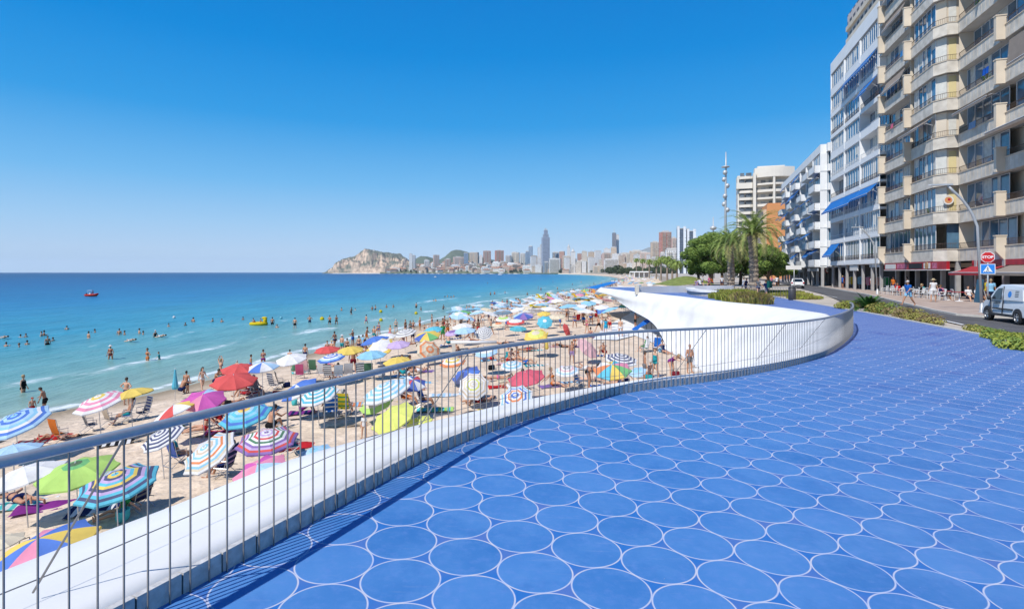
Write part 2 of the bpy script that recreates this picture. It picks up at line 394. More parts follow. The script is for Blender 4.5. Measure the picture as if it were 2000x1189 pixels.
for i, (q, a) in enumerate(bars):
    if i in vis: inst('bar', barmesh, rail, q, (0, 0, a))
    else:
        rest.M = Matrix.Translation(q) @ Matrix.Rotation(a, 4, 'Z'); rest.cbox((0, 0, RH / 2 - .01), (.0058, .010, RH))
rest.M = None; tag(rest.build('bar', m_bar, rail), kind='stuff')
# thin bottom wire and slanting stays on the beach side of the railing
mb = MB(); vs = []
for px_, (s0) in enumerate([bars.index(min(bars, key=lambda b: (b[0].x / max(b[0].y, .1) - t) ** 2 + (0 if b[0].y > 1 else 9))) for t in ((258 - CX) / F, (862 - CX) / F + .05, (1380 - CX) / F, (1535 - CX) / F, (1612 - CX) / F)]):
    q, a = bars[s0]; n_ = Vector((-math.sin(a), math.cos(a), 0)); d = Vector((math.cos(a), math.sin(a), 0))
    mb2 = MB(); mb2.tube([q + Vector((0, 0, RH - .03)), q + n_ * .62 - d * .1 + Vector((0, 0, .09))], .006, 6); mb2.build('stay', m_bar, rail)
wp = [p + (Vector((-d_.y, d_.x))) * .55 for p, d_ in ((sm[i], (sm[i + 2] - sm[i - 2]).normalized()) for i in range(40, len(sm) - 4, 3))]
mb.tube([(p.x, p.y, zf(p.x) + .15) for p in wp], .004, 5); mb.build('wire', m_bar, rail)

# pale edging strip on the landward side of the tiles
ed = [(Ex(Y), Y) for Y in np.arange(-10, 88, 1.0)]; mb = MB()
for (x0, y0), (x1, y1) in zip(ed, ed[1:]):
    z0, z1 = zf(x0), zf(x1)
    mb.add([(x0, y0, z0 + .05), (x1, y1, z1 + .05), (x1 + .14, y1, z1 + .05), (x0 + .14, y0, z0 + .05), (x0, y0, z0 - .2), (x1, y1, z1 - .2)], [(0, 3, 2, 1), (0, 1, 5, 4)])
tag(mb.build('edging_strip', m_sandstrip), kind='structure')

# ------------------------------------------------------------------ sand, land, road, pavement
def sand_material():
    m = mat('beach_sand', (.60, .47, .35), .95, .1, .8, spec=.1, c2=(.70, .57, .44), coord='Object', bump=.9, bscale=3.2)
    t = m.node_tree; n = t.nodes; b = n['Principled BSDF']
    n['Bump'].inputs['Distance'].default_value = .12
    at_ = n.new('ShaderNodeAttribute'); at_.attribute_name = 'shore'
    mr = n.new('ShaderNodeMapRange'); mr.inputs[1].default_value = 4.5; mr.inputs[2].default_value = .6; t.links.new(at_.outputs['Fac'], mr.inputs[0])
    mx = n.new('ShaderNodeMix'); mx.data_type = 'RGBA'; t.links.new(mr.outputs[0], mx.inputs[0])
    src = b.inputs['Base Color'].links[0].from_socket
    nz = n.new('ShaderNodeTexNoise'); nz.inputs['Scale'].default_value = 2.5; nz.inputs['Detail'].default_value = 8; nz.inputs['Roughness'].default_value = .75
    t.links.new(n['Texture Coordinate'].outputs['Object'], nz.inputs['Vector'])
    r2 = n.new('ShaderNodeMapRange'); r2.inputs[1].default_value = .35; r2.inputs[2].default_value = .65; r2.inputs[3].default_value = .78; r2.inputs[4].default_value = 1.12
    t.links.new(nz.outputs['Fac'], r2.inputs[0])
    ml = n.new('ShaderNodeMix'); ml.data_type = 'RGBA'; ml.blend_type = 'MULTIPLY'; ml.inputs[0].default_value = 1
    t.links.new(src, ml.inputs[6]); t.links.new(r2.outputs[0], ml.inputs[7])
    t.links.new(ml.outputs[2], mx.inputs[6]); mx.inputs[7].default_value = (.27, .215, .15, 1)
    t.links.new(mx.outputs[2], b.inputs['Base Color'])
    return m
def sheet(name, P, attr, m, smooth=True):
    nr, nc = P.shape[:2]; me = bpy.data.meshes.new(name)
    me.from_pydata(P.reshape(-1, 3).tolist(), [], [(i * nc + j, i * nc + j + 1, (i + 1) * nc + j + 1, (i + 1) * nc + j) for i in range(nr - 1) for j in range(nc - 1)])
    me.materials.append(m); me.polygons.foreach_set('use_smooth', [smooth] * len(me.polygons))
    if attr is not None:
        a = me.attributes.new('shore', 'FLOAT', 'POINT'); a.data.foreach_set('value', attr.reshape(-1).astype(np.float32))
    me.update(); return inst(name, me)
# sand sheet follows the shoreline: rows along it, columns across it
SPn = smooth_path([p for p in SH if p[1] > -80 and p[1] < 2300], 1.5)
rows = []
k = 0; out = []
while k < len(SPn):
    out.append(SPn[k]); d_ = math.hypot(*SPn[k]); k += 1 if d_ < 120 else 4 if d_ < 400 else 14
SPn = out
offs = np.concatenate([np.arange(-12, 44, .7), np.array([48, 55, 65, 80, 120])])
yy = np.array([p[1] for p in SPn]); xx = np.array([p[0] for p in SPn])
Pm = np.zeros((len(SPn), len(offs), 3)); 
rs = np.random.RandomState(3)
for i in range(len(SPn)):
    Pm[i, :, 1] = yy[i]; Pm[i, :, 0] = xx[i] + offs * 1.12
sd_ = shore_d(Pm[..., 0], Pm[..., 1])
zz = np.array([[sand_of(v) for v in r] for r in sd_])
hum = np.sin(Pm[..., 0] * 1.3 + np.sin(Pm[..., 1] * .7) * 1.5) * np.sin(Pm[..., 1] * .9 + np.sin(Pm[..., 0] * .5)) * .03 + rs.randn(*zz.shape) * .012
Pm[..., 2] = zz + hum * np.clip((sd_ - 2) / 5, 0, 1)
tag(sheet('sand', Pm, sd_, sand_material()), kind='structure')

m_land = mat('paving_far', (.42, .37, .31), .9, .2, .15)
WL = [(33.2, 88), (34, 100), (40, 130), (46, 159), (76, 276), (118, 450), (170, 650), (225, 1030), (262, 1590), (275, 2300)]
def Lx(Y): return Ex(Y) + .13 if Y < 88 else float(np.interp(Y, [p[1] for p in WL], [p[0] for p in WL]))
ysl = [-12] + list(np.arange(-9, 88, 3)) + [88, 100, 130, 159, 220, 276, 450, 650, 1030, 1590, 2300]
mb = MB(); vs = []
for Y in ysl:
    vs += [(Lx(Y), Y, -5), (Lx(Y), Y, G - .06), (Lx(Y) + 60, Y, G - .06), (Lx(Y) + 900 + Y, Y, G - .06)]
mb.add(vs, [(i * 4 + k, i * 4 + k + 1, (i + 1) * 4 + k + 1, (i + 1) * 4 + k) for i in range(len(ysl) - 1) for k in range(3)])
tag(mb.build('ground', m_land), kind='structure')
# land round the far side of the bay
mb = MB(); sh = [p for p in SH if p[1] > 2100]
base = [(270, 2100)] + sh[1:-1]
vs = []
for p in base: vs += [(p[0], p[1], -7), (p[0], p[1] + 12, -3.5), (p[0] + 40, p[1] + 120, -1), (p[0] + 400, p[1] + 4000, 4)]
mb.add(vs, [(i * 4 + k, i * 4 + k + 1, (i + 1) * 4 + k + 1, (i + 1) * 4 + k) for i in range(len(base) - 1) for k in range(3)])
tag(mb.build('far_shore_ground', mat('pale_far_ground', (.55, .5, .42), .9, .2, .01)), kind='structure')

m_asph = mat('asphalt', (.085, .083, .085), .85, .25, .6, bump=.3, bscale=80)
m_pave = mat('pavement_slabs', (.36, .27, .22), .85, .15, .9, c2=(.45, .36, .30), bump=.2)
m_kerbw = mat('pale_kerb', (.50, .47, .42), .8, .1, 3)
m_line = mat('road_paint', (.72, .72, .70), .7, .12, 5)
KB = [(60, 22), (44, 26.2), (31, 28.2), (26.5, 28.6), (24.9, 29.6), (24.6, 31), (26, 34.6), (33.4, 50.3), (38.2, 60.8), (51, 93), (66, 130), (86, 190), (120, 300), (190, 500)]
def Kx(Y): return float(np.interp(Y, [p[1] for p in KB[4:]], [p[0] for p in KB[4:]]))
mb = MB(); vs = []; ysr = list(np.arange(-12, 88, 2.5)) + [88, 95, 110, 130, 190, 300, 500]
for Y in ysr:
    a = (Ex(Y) + 1.9) if Y < 40 else (Ex(40) + 1.9 + (Kx(Y) - 9.0 - Kx(40) + 9) * 1.0) if Y > 40 else 0
    a = a if Y != 40 else Ex(40) + 1.9
    b = Kx(Y) + .06 if Y > 30.5 else 70
    vs += [(a, Y, G + .0), (b, Y, G + .0)]
mb.add(vs, [(i * 2, i * 2 + 1, i * 2 + 3, i * 2 + 2) for i in range(len(ysr) - 1)])
tag(mb.build('road', m_asph), kind='structure')
def ribbon(path, w_, z, m, name):
    mb = MB(); vs = []
    for i, p in enumerate(path):
        a, b = path[max(i - 1, 0)], path[min(i + 1, len(path) - 1)]; d = Vector((b[0] - a[0], b[1] - a[1])).normalized()
        vs += [(p[0] - d.y * w_ / 2, p[1] + d.x * w_ / 2, z), (p[0] + d.y * w_ / 2, p[1] - d.x * w_ / 2, z)]
    mb.add(vs, [(i * 2, i * 2 + 1, i * 2 + 3, i * 2 + 2) for i in range(len(path) - 1)])
    return tag(mb.build(name, m), kind='structure')
ribbon([at(a, b, G) for a, b in ((1530, 569), (1555, 571.5), (1635, 580.6))] , .13, G + .004, m_line, 'road_line')
ribbon([at(a, b, G) for a, b in ((1715, 593), (1812, 619), (1882, 634))], .16, G + .004, m_line, 'road_line')
sw = KB
vs = []; mb = MB()
for i, p in enumerate(sw):
    a, b = sw[max(i - 1, 0)], sw[min(i + 1, len(sw) - 1)]; d = Vector((b[0] - a[0], b[1] - a[1])).normalized(); n_ = Vector((d.y, -d.x))
    far = (max(p[0] + 24, 60) if p[1] > 29 else 60, p[1] if p[1] > 29 else p[1] + .01)
    vs += [(p[0], p[1], G - .02), (p[0] + n_.x * .0, p[1], G + .11), (p[0] + n_.x * .16, p[1] + n_.y * .16, G + .11), (far[0], far[1] + .2, G + .11)]
n4 = len(sw)
mb.add(vs, [(i * 4 + k, i * 4 + k + 1, (i + 1) * 4 + k + 1, (i + 1) * 4 + k) for i in range(3, n4 - 1) for k in range(2)], 1)
poly = [vs[i * 4 + 2] for i in range(n4)]
poly2 = poly[2:] + [(260, 500, G + .11), (110, 130, G + .11), (62, 22, G + .11)]
bm = bmesh.new(); f = bm.faces.new([bm.verts.new(v) for v in poly2]); bmesh.ops.triangulate(bm, faces=[f])
bm.verts.index_update(); mb.add([v.co[:] for v in bm.verts], [[v.index for v in f.verts] for f in bm.faces], 0); bm.free()
tag(mb.build('pavement', [m_pave, m_kerbw]), kind='structure')

# ------------------------------------------------------------------ sea
def sea_material():
    m = bpy.data.materials.new('sea_water'); m.use_nodes = True; t = m.node_tree; n = t.nodes; b = n['Principled BSDF']
    tc = n.new('ShaderNodeTexCoord'); a = n.new('ShaderNodeAttribute'); a.attribute_name = 'shore'
    M = lambda *q: mnode(t, *q)
    d0 = M('MULTIPLY', a.outputs['Fac'], -1)
    mp = n.new('ShaderNodeMapping'); mp.inputs['Scale'].default_value = (.05, .022, 1); mp.inputs['Rotation'].default_value = (0, 0, -.35); t.links.new(tc.outputs['Object'], mp.inputs[0])
    nz = n.new('ShaderNodeTexNoise'); nz.inputs['Scale'].default_value = 1; nz.inputs['Detail'].default_value = 6; t.links.new(mp.outputs[0], nz.inputs['Vector'])
    wob = M('SUBTRACT', nz.outputs['Fac'], .5)
    d = M('MULTIPLY', M('MAXIMUM', d0, 0), M('ADD', 1, M('MULTIPLY', wob, .9)))
    lg = M('DIVIDE', M('LOGARITHM', M('ADD', d, 1), 10), 3.6)
    rp = n.new('ShaderNodeValToRGB'); cr = rp.color_ramp
    stops = [(0, (.36, .35, .26)), (.16, (.23, .34, .28)), (.30, (.165, .315, .28)), (.385, (.09, .285, .31)), (.47, (.032, .235, .33)), (.58, (.006, .145, .30)), (.72, (.002, .070, .205)), (.88, (0, .024, .105)), (1, (0, .014, .080))]
    while len(cr.elements) < len(stops): cr.elements.new(.5)
    for e, (p, c) in zip(cr.elements, stops): e.position = p; e.color = (*c, 1)
    t.links.new(lg, rp.inputs[0])
    # ripples seen as light and dark streaks
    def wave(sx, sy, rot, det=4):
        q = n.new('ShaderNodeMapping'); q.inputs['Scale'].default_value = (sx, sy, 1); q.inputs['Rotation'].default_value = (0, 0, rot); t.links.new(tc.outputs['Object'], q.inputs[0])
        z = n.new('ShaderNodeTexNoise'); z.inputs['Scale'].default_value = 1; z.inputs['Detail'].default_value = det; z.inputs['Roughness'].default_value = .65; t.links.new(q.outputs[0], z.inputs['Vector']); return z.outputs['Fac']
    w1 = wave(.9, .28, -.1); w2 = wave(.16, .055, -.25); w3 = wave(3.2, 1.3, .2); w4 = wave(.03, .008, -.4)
    # foam: broken lines parallel to the shore
    ph = M('ADD', d0, M('MULTIPLY', M('SUBTRACT', wave(.035, .02, 0, 3), .5), 14))
    band = lambda c, wd: M('MAXIMUM', M('SUBTRACT', 1, M('DIVIDE', M('ABSOLUTE', M('SUBTRACT', ph, c)), wd)), 0)
    def sm(v, a_, b_):
        z = n.new('ShaderNodeMapRange'); z.inputs[1].default_value = a_; z.inputs[2].default_value = b_; t.links.new(v, z.inputs[0]); return z.outputs[0]
    foam = M('MAXIMUM', band(1.5, .8), M('MULTIPLY', band(12, 1.5), sm(w2, .47, .60)))
    foam = M('MAXIMUM', foam, M('MULTIPLY', band(26, 1.8), sm(w2, .54, .68)))
    foam = M('MULTIPLY', foam, sm(wave(.8, .8, 0, 8), .36, .60))
    foam = M('MINIMUM', M('MULTIPLY', foam, 1.5), .9)
    mx = n.new('ShaderNodeMix'); mx.data_type = 'RGBA'; t.links.new(foam, mx.inputs[0]); mx.inputs[7].default_value = (.8, .82, .82, 1)
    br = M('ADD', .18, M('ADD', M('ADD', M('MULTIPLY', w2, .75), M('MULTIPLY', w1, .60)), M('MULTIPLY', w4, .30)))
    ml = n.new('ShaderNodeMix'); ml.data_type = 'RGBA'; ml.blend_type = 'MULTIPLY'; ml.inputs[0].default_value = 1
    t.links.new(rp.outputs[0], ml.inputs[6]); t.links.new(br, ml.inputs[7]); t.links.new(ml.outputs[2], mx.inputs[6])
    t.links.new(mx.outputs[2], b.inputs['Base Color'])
    b.inputs['Roughness'].default_value = .3; b.inputs['IOR'].default_value = 1.33; b.inputs['Specular IOR Level'].default_value = .28
    hh = M('ADD', M('ADD', M('MULTIPLY', w1, .5), M('MULTIPLY', w2, 1.2)), M('MULTIPLY', w3, .12))
    bp = n.new('ShaderNodeBump'); bp.inputs['Strength'].default_value = .8; bp.inputs['Distance'].default_value = .55
    t.links.new(hh, bp.inputs['Height']); t.links.new(bp.outputs[0], b.inputs['Normal'])
    return m
an = np.radians(np.linspace(-50, 22, 260)); rr = np.geomspace(16, 13800, 300)
A, RR = np.meshgrid(an, rr, indexing='ij')
P = np.stack([RR * np.sin(A), RR * np.cos(A), np.full(A.shape, SEA)], -1)
dist = shore_d(P[..., 0], P[..., 1])
# gentle swell near the beach
P[..., 2] += np.where(dist < -1, np.sin((dist + 2 * np.sin(P[..., 1] * .05)) * 1.1) * .05 * np.clip(-dist / 10, 0, 1) * np.clip((300 - RR) / 200, 0, 1), 0)
P[..., 2] -= np.clip(dist - 3, 0, 40) * .02
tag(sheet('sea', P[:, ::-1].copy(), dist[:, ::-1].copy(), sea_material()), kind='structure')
# ------------------------------------------------------------------ buildings along the front
m_cream = mat('cream_render', (.57, .48, .365), .8, .07, .35, bump=.1, bscale=20, c2=(.65, .565, .45))
m_creamd = mat('weathered_cream', (.50, .455, .385), .85, .14, 1.4, c2=(.64, .59, .51))
m_wall = mat('white_render', (.70, .70, .69), .75, .05, .5)
m_soff = mat('balcony_ceiling', (.55, .52, .47), .8, .1, 1)
m_glass = mat('window_glass', (.045, .10, .16), .06, .5, .35, spec=1.0, c2=(.13, .25, .36))
m_glassd = mat('dark_glass', (.02, .035, .05), .08, .5, .5, spec=.8)
m_curt = mat('curtain', (.50, .48, .43), .8, .2, 2.5)
m_curtb = mat('pale_blind', (.56, .55, .50), .8, .1, 2.5)
m_yell = mat('ochre_panel', (.60, .50, .26), .7, .06, 1)
m_rail = mat('brown_metal', (.10, .065, .045), .6, .2, 10)
m_alu = mat('white_aluminium', (.62, .63, .64), .5, .05, 3)
m_awnb = mat('blue_awning', (.014, .17, .52), .8, .1, 1.5, tr=.25)
m_awng = mat('grey_brown_awning', (.30, .25, .21), .85, .1, 1.5, tr=.2)
m_awnr = mat('red_awning', (.38, .03, .04), .8, .1, 2, tr=.2)
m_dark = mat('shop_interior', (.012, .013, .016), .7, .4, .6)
m_pier = mat('grey_pier', (.34, .33, .32), .7, .1, 2)
m_signr = mat('red_sign', (.34, .015, .025), .4, .3, 1.2)
m_signw = mat('white_sign', (.6, .58, .55), .5, .05, 2)
m_orange = mat('orange_render', (.56, .25, .10), .85, .05, .2)
RZ = R(-15.85)
def fac(c, ang=RZ): return ((c, 0, 0), ang)
frnd = random.Random(11)

def railing_bars(mb, x, y0, y1, z0, h=.52, step=.16, mi=0):
    mb.box(x - .02, y0, z0 + h - .04, x + .02, y1, z0 + h, mi); mb.box(x - .012, y0, z0 + .05, x + .012, y1, z0 + .08, mi)
    n = max(1, int((y1 - y0) / step))
    for i in range(n + 1):
        y = y0 + (y1 - y0) * i / n; mb.box(x - .008, y - .01, z0, x + .008, y + .01, z0 + h, mi)

def window_unit(mb, x, y0, y1, z0, z1, nm, fr=.05, gi=0, fi=1, ci=2, curtains=.40):
    """glazing in the plane x (facing -x) between y0..y1 with nm panes; curtains hang behind some of them"""
    mb.quad((x, y0, z0), (x, y0, z1), (x, y1, z1), (x, y1, z0), gi)
    w_ = (y1 - y0) / nm
    for i in range(nm + 1):
        y = y0 + w_ * i; mb.box(x - .05, y - fr / 2, z0, x - .004, y + fr / 2, z1, fi)
    mb.box(x - .05, y0, z1 - fr, x - .005, y1, z1 + .002, fi); mb.box(x - .05, y0, z0 - .002, x - .005, y1, z0 + fr, fi)
    for i in range(nm):
        if frnd.random() < curtains:
            a = y0 + w_ * i + fr; b = y0 + w_ * (i + 1) - fr; t = frnd.random()
            if t < .4: b = a + (b - a) * frnd.uniform(.3, .7)
            zb = z0 + fr if t < .7 else z0 + (z1 - z0) * frnd.uniform(.35, .8)
            mb.quad((x - .002, a, zb), (x - .002, a, z1 - fr), (x - .002, b, z1 - fr), (x - .002, b, zb), ci)

def boxes(name, m, parent, L):
    """one part per box"""
    for b in L:
        mb = MB(); mb.box(*b); mb.build(name, m, parent)

def awning(name, m, parent, x, y0, y1, z, out, drop, label=None):
    mb = MB(); n = 6
    for i in range(n):
        t0, t1 = i / n, (i + 1) / n
        p = lambda t: (x - out * t, z - drop * t - .06 * math.sin(math.pi * t))
        (xa, za), (xb, zb) = p(t0), p(t1)
        mb.quad((xa, y0, za), (xa, y1, za), (xb, y1, zb), (xb, y0, zb))
    mb.quad((x - out, y0, z - drop), (x - out, y1, z - drop), (x - out - .01, y1, z - drop - .22), (x - out - .01, y0, z - drop - .22))
    o = mb.build(name, m, parent)
    f = MB()
    for y in (y0 + .1, y1 - .1): f.tube([(x, y, z - drop * .9), (x - out * .5, y, z - drop * .62), (x - out + .03, y, z - drop - .02)], .022, 5)
    f.tube([(x - out, y0, z - drop), (x - out, y1, z - drop)], .03, 6)
    f.build('awning_arm', m_alu, o)
    if label: o['label'] = label
    return o

# --- cream block with chamfered bay (nearest)
C0 = 24.5
bld = empty('apartment_block', (C0, 0, 0), RZ, label='cream apartment block with brown balcony rails and a chamfered corner bay above a red sign', cat='apartment building')
PIT = 3.45; Z1 = 2.97; NF = 11
T1 = 1.6
SEGS = [(60.8, 68.2, 0, 'B'), (53.4, 59.3, 0, 'C'), (46.7, 53.4, T1, 'D'), (34, 45.9, T1, 'E')]
wall = MB()
wall.box(T1 + 1.5, 34, Z1 - .6, T1 + 14, 68.15, Z1 + PIT * NF)            # body
for k in range(NF):
    z = Z1 + PIT * k; zt = z + PIT
    # slab / ceiling
    wall.prism([(1.2, 68.15), (.05, 68.15), (.05, 54.4), (.92, 53.45), (1.75, 53.4), (1.75, 34), (T1 + 1.6, 34), (T1 + 1.6, 68.15)], z, z + .16, 1)
wb = wall.build('wall', [m_cream, m_soff], bld)
for k in range(NF):
    z = Z1 + PIT * k; zt = z + PIT; bh = 1.0
    p = MB()
    # parapets, slightly proud and with a drip edge
    for (a, b, t, _) in SEGS:
        if _ == 'C':
            poly = [(0, 59.6), (0, 54.3), (.75, 53.4), (T1 + .12, 53.4), (T1 + .12, 53.55), (.8, 53.55), (.15, 54.35), (.15, 59.6)]
            p.prism(poly, z - .06, z + bh, 0); p.prism([(q[0] - .05, q[1] - .04) for q in poly], z + bh, z + bh + .06, 1)
        else:
            p.box(t, a, z - .06, t + .15, b, z + bh, 0); p.box(t - .06, a, z + bh, t + .2, b, z + bh + .06, 1)
            if a < 60: 
                yq = a + .8
                while yq < b - .3: p.box(t - .012, yq, z + .02, t - .001, yq + .03, z + bh - .05, 1); yq += .62
    p.build('parapet', [m_creamd, m_cream], bld)
    for y, t in ((45.9, T1), (59.3, 0), (66.6, 0)):     # protruding piers
        q = MB(); w_ = .34
        if k == 0: q.prism([(t + .1, y), (t - .6, y), (t - .6, y + w_), (t + .1, y + w_)], z + .55, z + 1.75, 0); q.add([(t + .1, y, z - .3), (t + .1, y + w_, z - .3), (t - .6, y, z + .55), (t - .6, y + w_, z + .55), (t + .1, y, z + .55), (t + .1, y + w_, z + .55)], [(0, 2, 3, 1), (0, 4, 2), (1, 3, 5)], 0)
        else: q.box(t - .6, y, z - .1, t + .1, y + w_, z + 1.75, 0)
        q.box(t - .65, y - .04, z + 1.75, t + .12, y + w_ + .04, z + 1.84, 0)
        q.build('pier', m_cream, bld)
    r_ = MB()
    for (a, b, t, _) in SEGS:
        if _ == 'C':
            railing_bars(r_, .08, 54.3, 59.3, z + bh + .06); 
            for (xa, ya), (xb, yb) in (((.08, 54.3), (.8, 53.5)), ((.8, 53.48), (T1, 53.48))):
                r_.tube([(xa, ya, z + bh + .56), (xb, yb, z + bh + .56)], .022, 4); r_.tube([(xa, ya, z + bh + .12), (xb, yb, z + bh + .12)], .014, 4)
                n = 6
                for i in range(n): tt = i / n; r_.box(xa + (xb - xa) * tt - .008, ya + (yb - ya) * tt - .008, z + bh + .06, xa + (xb - xa) * tt + .008, ya + (yb - ya) * tt + .008, z + bh + .56)
        else: railing_bars(r_, t + .08, a + (.85 if _ != 'D' else 0), b, z + bh + .06)
    r_.build('balcony_railing', m_rail, bld)
    dp = .75
    for (a, b, t, _) in SEGS:
        if _ == 'C':
            g = MB(); window_unit(g, dp * .5, 54.6, 59.3, z + .16, zt - .06, 5)
        else:
            deep = dp + (frnd.random() < .3) * .5
            g = MB(); n = max(2, int((b - a) / 1.15)); window_unit(g, t + deep, a + .1, b - .05, z + .16, zt - .06, n)
        g.build('window', [m_glass, m_alu, m_curt], bld)
    e = MB(); pale = k in (2, 6, 7, 8, 5)
    if k >= 1:
        e.prism([(.375, 54.6), (.95, 53.95), (1.05, 54.05), (.475, 54.7)], z + .16, zt - .06, 3 if k % 3 else 0)
        e.box(1.0, 53.96, z + .16, T1 + .6, 54.1, zt - .06, 0)
        e.box(1.1, 53.93, z + .3, T1 + .1, 53.96, zt - .25, 2 if k in (1, 4, 5, 2) else 3)
    else:
        e.box(1.0, 54.0, z + .16, T1 + .6, 54.1, zt - .06, 1)
    e.build('end_panel', [m_cream, m_glass, m_yell, m_curtb], bld)
    boxes('fin_wall', m_cream, bld, [(T1 + .1, 53.4, z + .16, T1 + 1.6, 53.46, zt - .01), (0.2, 60.0, z + .16, T1 + 1.6, 60.08, zt - .01)])
# lowered blinds and awnings on single balconies
for (k, a, b, x, o_, d_, m) in ((3, 54.5, 59.2, .1, 1.3, .9, m_awng), (5, 60.9, 66.4, .1, .6, 1.2, m_awng), (3, 46.9, 52.6, 1.7, .9, .4, m_awng), (8, 60.9, 66.4, .1, .5, 1.3, m_awng), (7, 60.9, 66.4, .1, .5, 1.0, m_awng), (4, 38, 45.6, 1.7, .15, 1.9, m_awng), (2, 36, 45.6, 1.7, 1.6, .25, m_awng)):
    awning('awning', m, bld, x, a, b, Z1 + PIT * (k) + PIT - .3, o_, d_, 'grey brown awning')
# blinds, pot plants, dish
mb = MB(); mb.lathe((0, 0, 0), [(0, 0), (.18, .02), (.34, .08), (.42, .14), (.43, .15), (.34, .1), (.1, .03), (0, .02)], 20)
dish = mb.build('satellite_dish', m_curtb, bld, True, (1.35, 49.3, Z1 + PIT * 6 + 1.9), (R(-20), R(-75), 0))
mb = MB(); mb.tube([(0, 0, 0), (.3, 0, .25), (.32, 0, .5)], .02, 5); mb.build('dish_arm', m_alu, dish)
# hung towels and flag
for (y, x, k, w_, h, c) in ((46.3, .8, 4, .9, .55, (.01, .09, .42)), (50, 1.55, 3, 1.1, .6, (.25, .38, .55)), (60.9, -.04, 6, .7, .6, (.04, .2, .45)), (63.6, -.04, 4, .7, .5, (.5, .12, .2))):
    mb = MB(); n = 6
    for i in range(n): 
        a0, a1 = i / n, (i + 1) / n; f = lambda a: .05 * math.sin(a * 12)
        mb.quad((x - .12 + f(a0), y + w_ * a0, 0), (x - .12 + f(a1), y + w_ * a1, 0), (x - .08 + f(a1) * .4, y + w_ * a1, h), (x - .08 + f(a0) * .4, y + w_ * a0, h))
    o = mb.build('towel', fab(c), None); o.matrix_world = Matrix.Translation((C0, 0, 0)) @ Matrix.Rotation(RZ, 4, 'Z') @ Matrix.Translation((0, 0, Z1 + PIT * k + .95))
    tag(o, {46.3: 'deep blue towel with a white stripe hung over the balcony pier of the cream block', 50: 'pale blue towel hung over a balcony rail left of the street lamp head', 60.9: 'bright blue towel on a high balcony rail of the cream block', 63.6: 'pink towel on a balcony rail of the cream block'}[y], 'towel')
# beer roundel on the ochre end panel, first floor
mb = MB(); mb.M = Matrix.Translation((1.0, 53.8, Z1 + PIT * 1 + 2.1)) @ Matrix.Rotation(R(90), 4, 'X')
mb.lathe((0, 0, 0), [(0, 0), (.42, 0), (.42, .08), (0, .08)], 24, 0); mb.lathe((0, 0, .083), [(0, 0), (.3, 0)], 20, 1); mb.lathe((.05, .05, .087), [(0, 0), (.12, 0)], 12, 2)
mb.M = None; mb.build('round_sign', [m_signw, m_orange, m_signr], bld)
# ground floor: piers, shopfronts, sign band
gz = G + .11
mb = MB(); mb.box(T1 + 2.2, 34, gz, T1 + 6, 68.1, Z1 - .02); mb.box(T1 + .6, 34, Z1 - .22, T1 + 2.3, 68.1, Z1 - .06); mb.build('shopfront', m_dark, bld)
boxes('column', m_pier, bld, [(T1 - .1, y - .15, gz, T1 + .25, y + .15, Z1 - .06) for y in (37.5, 41.5, 46.0, 50.2, 53.6, 56.5, 59.4, 62.3, 65.0, 67.8)])
for a, b in ((51, 53), (54.2, 55.8), (57.2, 58.6), (43, 44)): 
    mb = MB(); mb.box(T1 + 1.5, a, gz, T1 + 1.6, b, gz + 2.5)
    yq = a
    while yq < b: mb.box(T1 + 1.47, yq, gz, T1 + 1.5, yq + .04, gz + 2.5); yq += .12
    mb.build('shutter', m_pier, bld)
mb = MB(); mb.box(-.1, 51.4, Z1 - .82, .15, 66.3, Z1 - .1, 0); mb.box(-.14, 51.4, Z1 - .9, .17, 66.4, Z1 - .82, 1)
for a, b, i in ((51.6, 53, 0), (53.2, 54.2, 2), (54.6, 56.0, 1), (56.4, 59.5, 3), (60, 62.6, 2), (63, 66, 1)):
    if i: mb.box(-.125, a, Z1 - .72, -.1, b, Z1 - .2, i)
mb.lathe((0, 0, 0), [], 3) if 0 else None
mb.build('shop_sign', [m_signr, m_signw, mat('deep_pink_panel', (.45, .12, .2), .5, .5, 3), m_dark], bld)
mb = MB(); mb.M = Matrix.Translation((-.13, 55.3, Z1 - .46)) @ Matrix.Rotation(R(-90), 4, 'Y'); mb.lathe((0, 0, 0), [(0, .03), (.33, .03), (.36, 0)], 24); mb.M = None
mb.build('sign_roundel', mat('brown_roundel', (.40, .22, .10), .6, .3, 6), bld)
for a, b, m, l in ((45.8, 51.0, m_awnr, 'red shop awning'), (36, 45.4, m_awng, 'grey striped shop awning')):
    awning('shop_awning', m, bld, T1 + .0, a, b, Z1 - .55, 1.7, .55, l)
mb = MB(); 
mb.box(T1 - .02, 34, Z1 - .5, T1 + .1, 50.9, Z1 - .06); mb.build('fascia', m_signr, bld)

# --- white block with continuous glazing (second)
bw = empty('apartment_block', (C0, 0, 0), RZ, label='tall white apartment block with long glazed balcony strips and a plain white roof parapet', cat='apartment building')
ZB = 3.2; P2 = 3.2; N2 = 9
mb = MB(); mb.box(1.3, 68.3, ZB - .3, 15, 88.9, ZB + P2 * N2 + .1, 0)
mb.box(-.05, 68.3, ZB + P2 * N2, 1.3, 88.9, ZB + P2 * N2 + 1.7, 0); mb.box(-.05, 88.9 - .18, ZB - .2, 1.3, 88.9, ZB + P2 * N2, 0)
mb.box(-.05, 68.22, ZB + P2 * 7, 1.3, 68.35, ZB + P2 * N2, 0)
mb.box(5, 70, ZB + P2 * N2 + .1, 12, 80, ZB + P2 * N2 + 3.2, 0); mb.lathe((2.3, 84, ZB + P2 * N2 + 1.7), [(0, 1.5), (.5, 1.4), (.8, 1.0), (.8, 0)], 14, 0)
mb.build('wall', m_wall, bw)
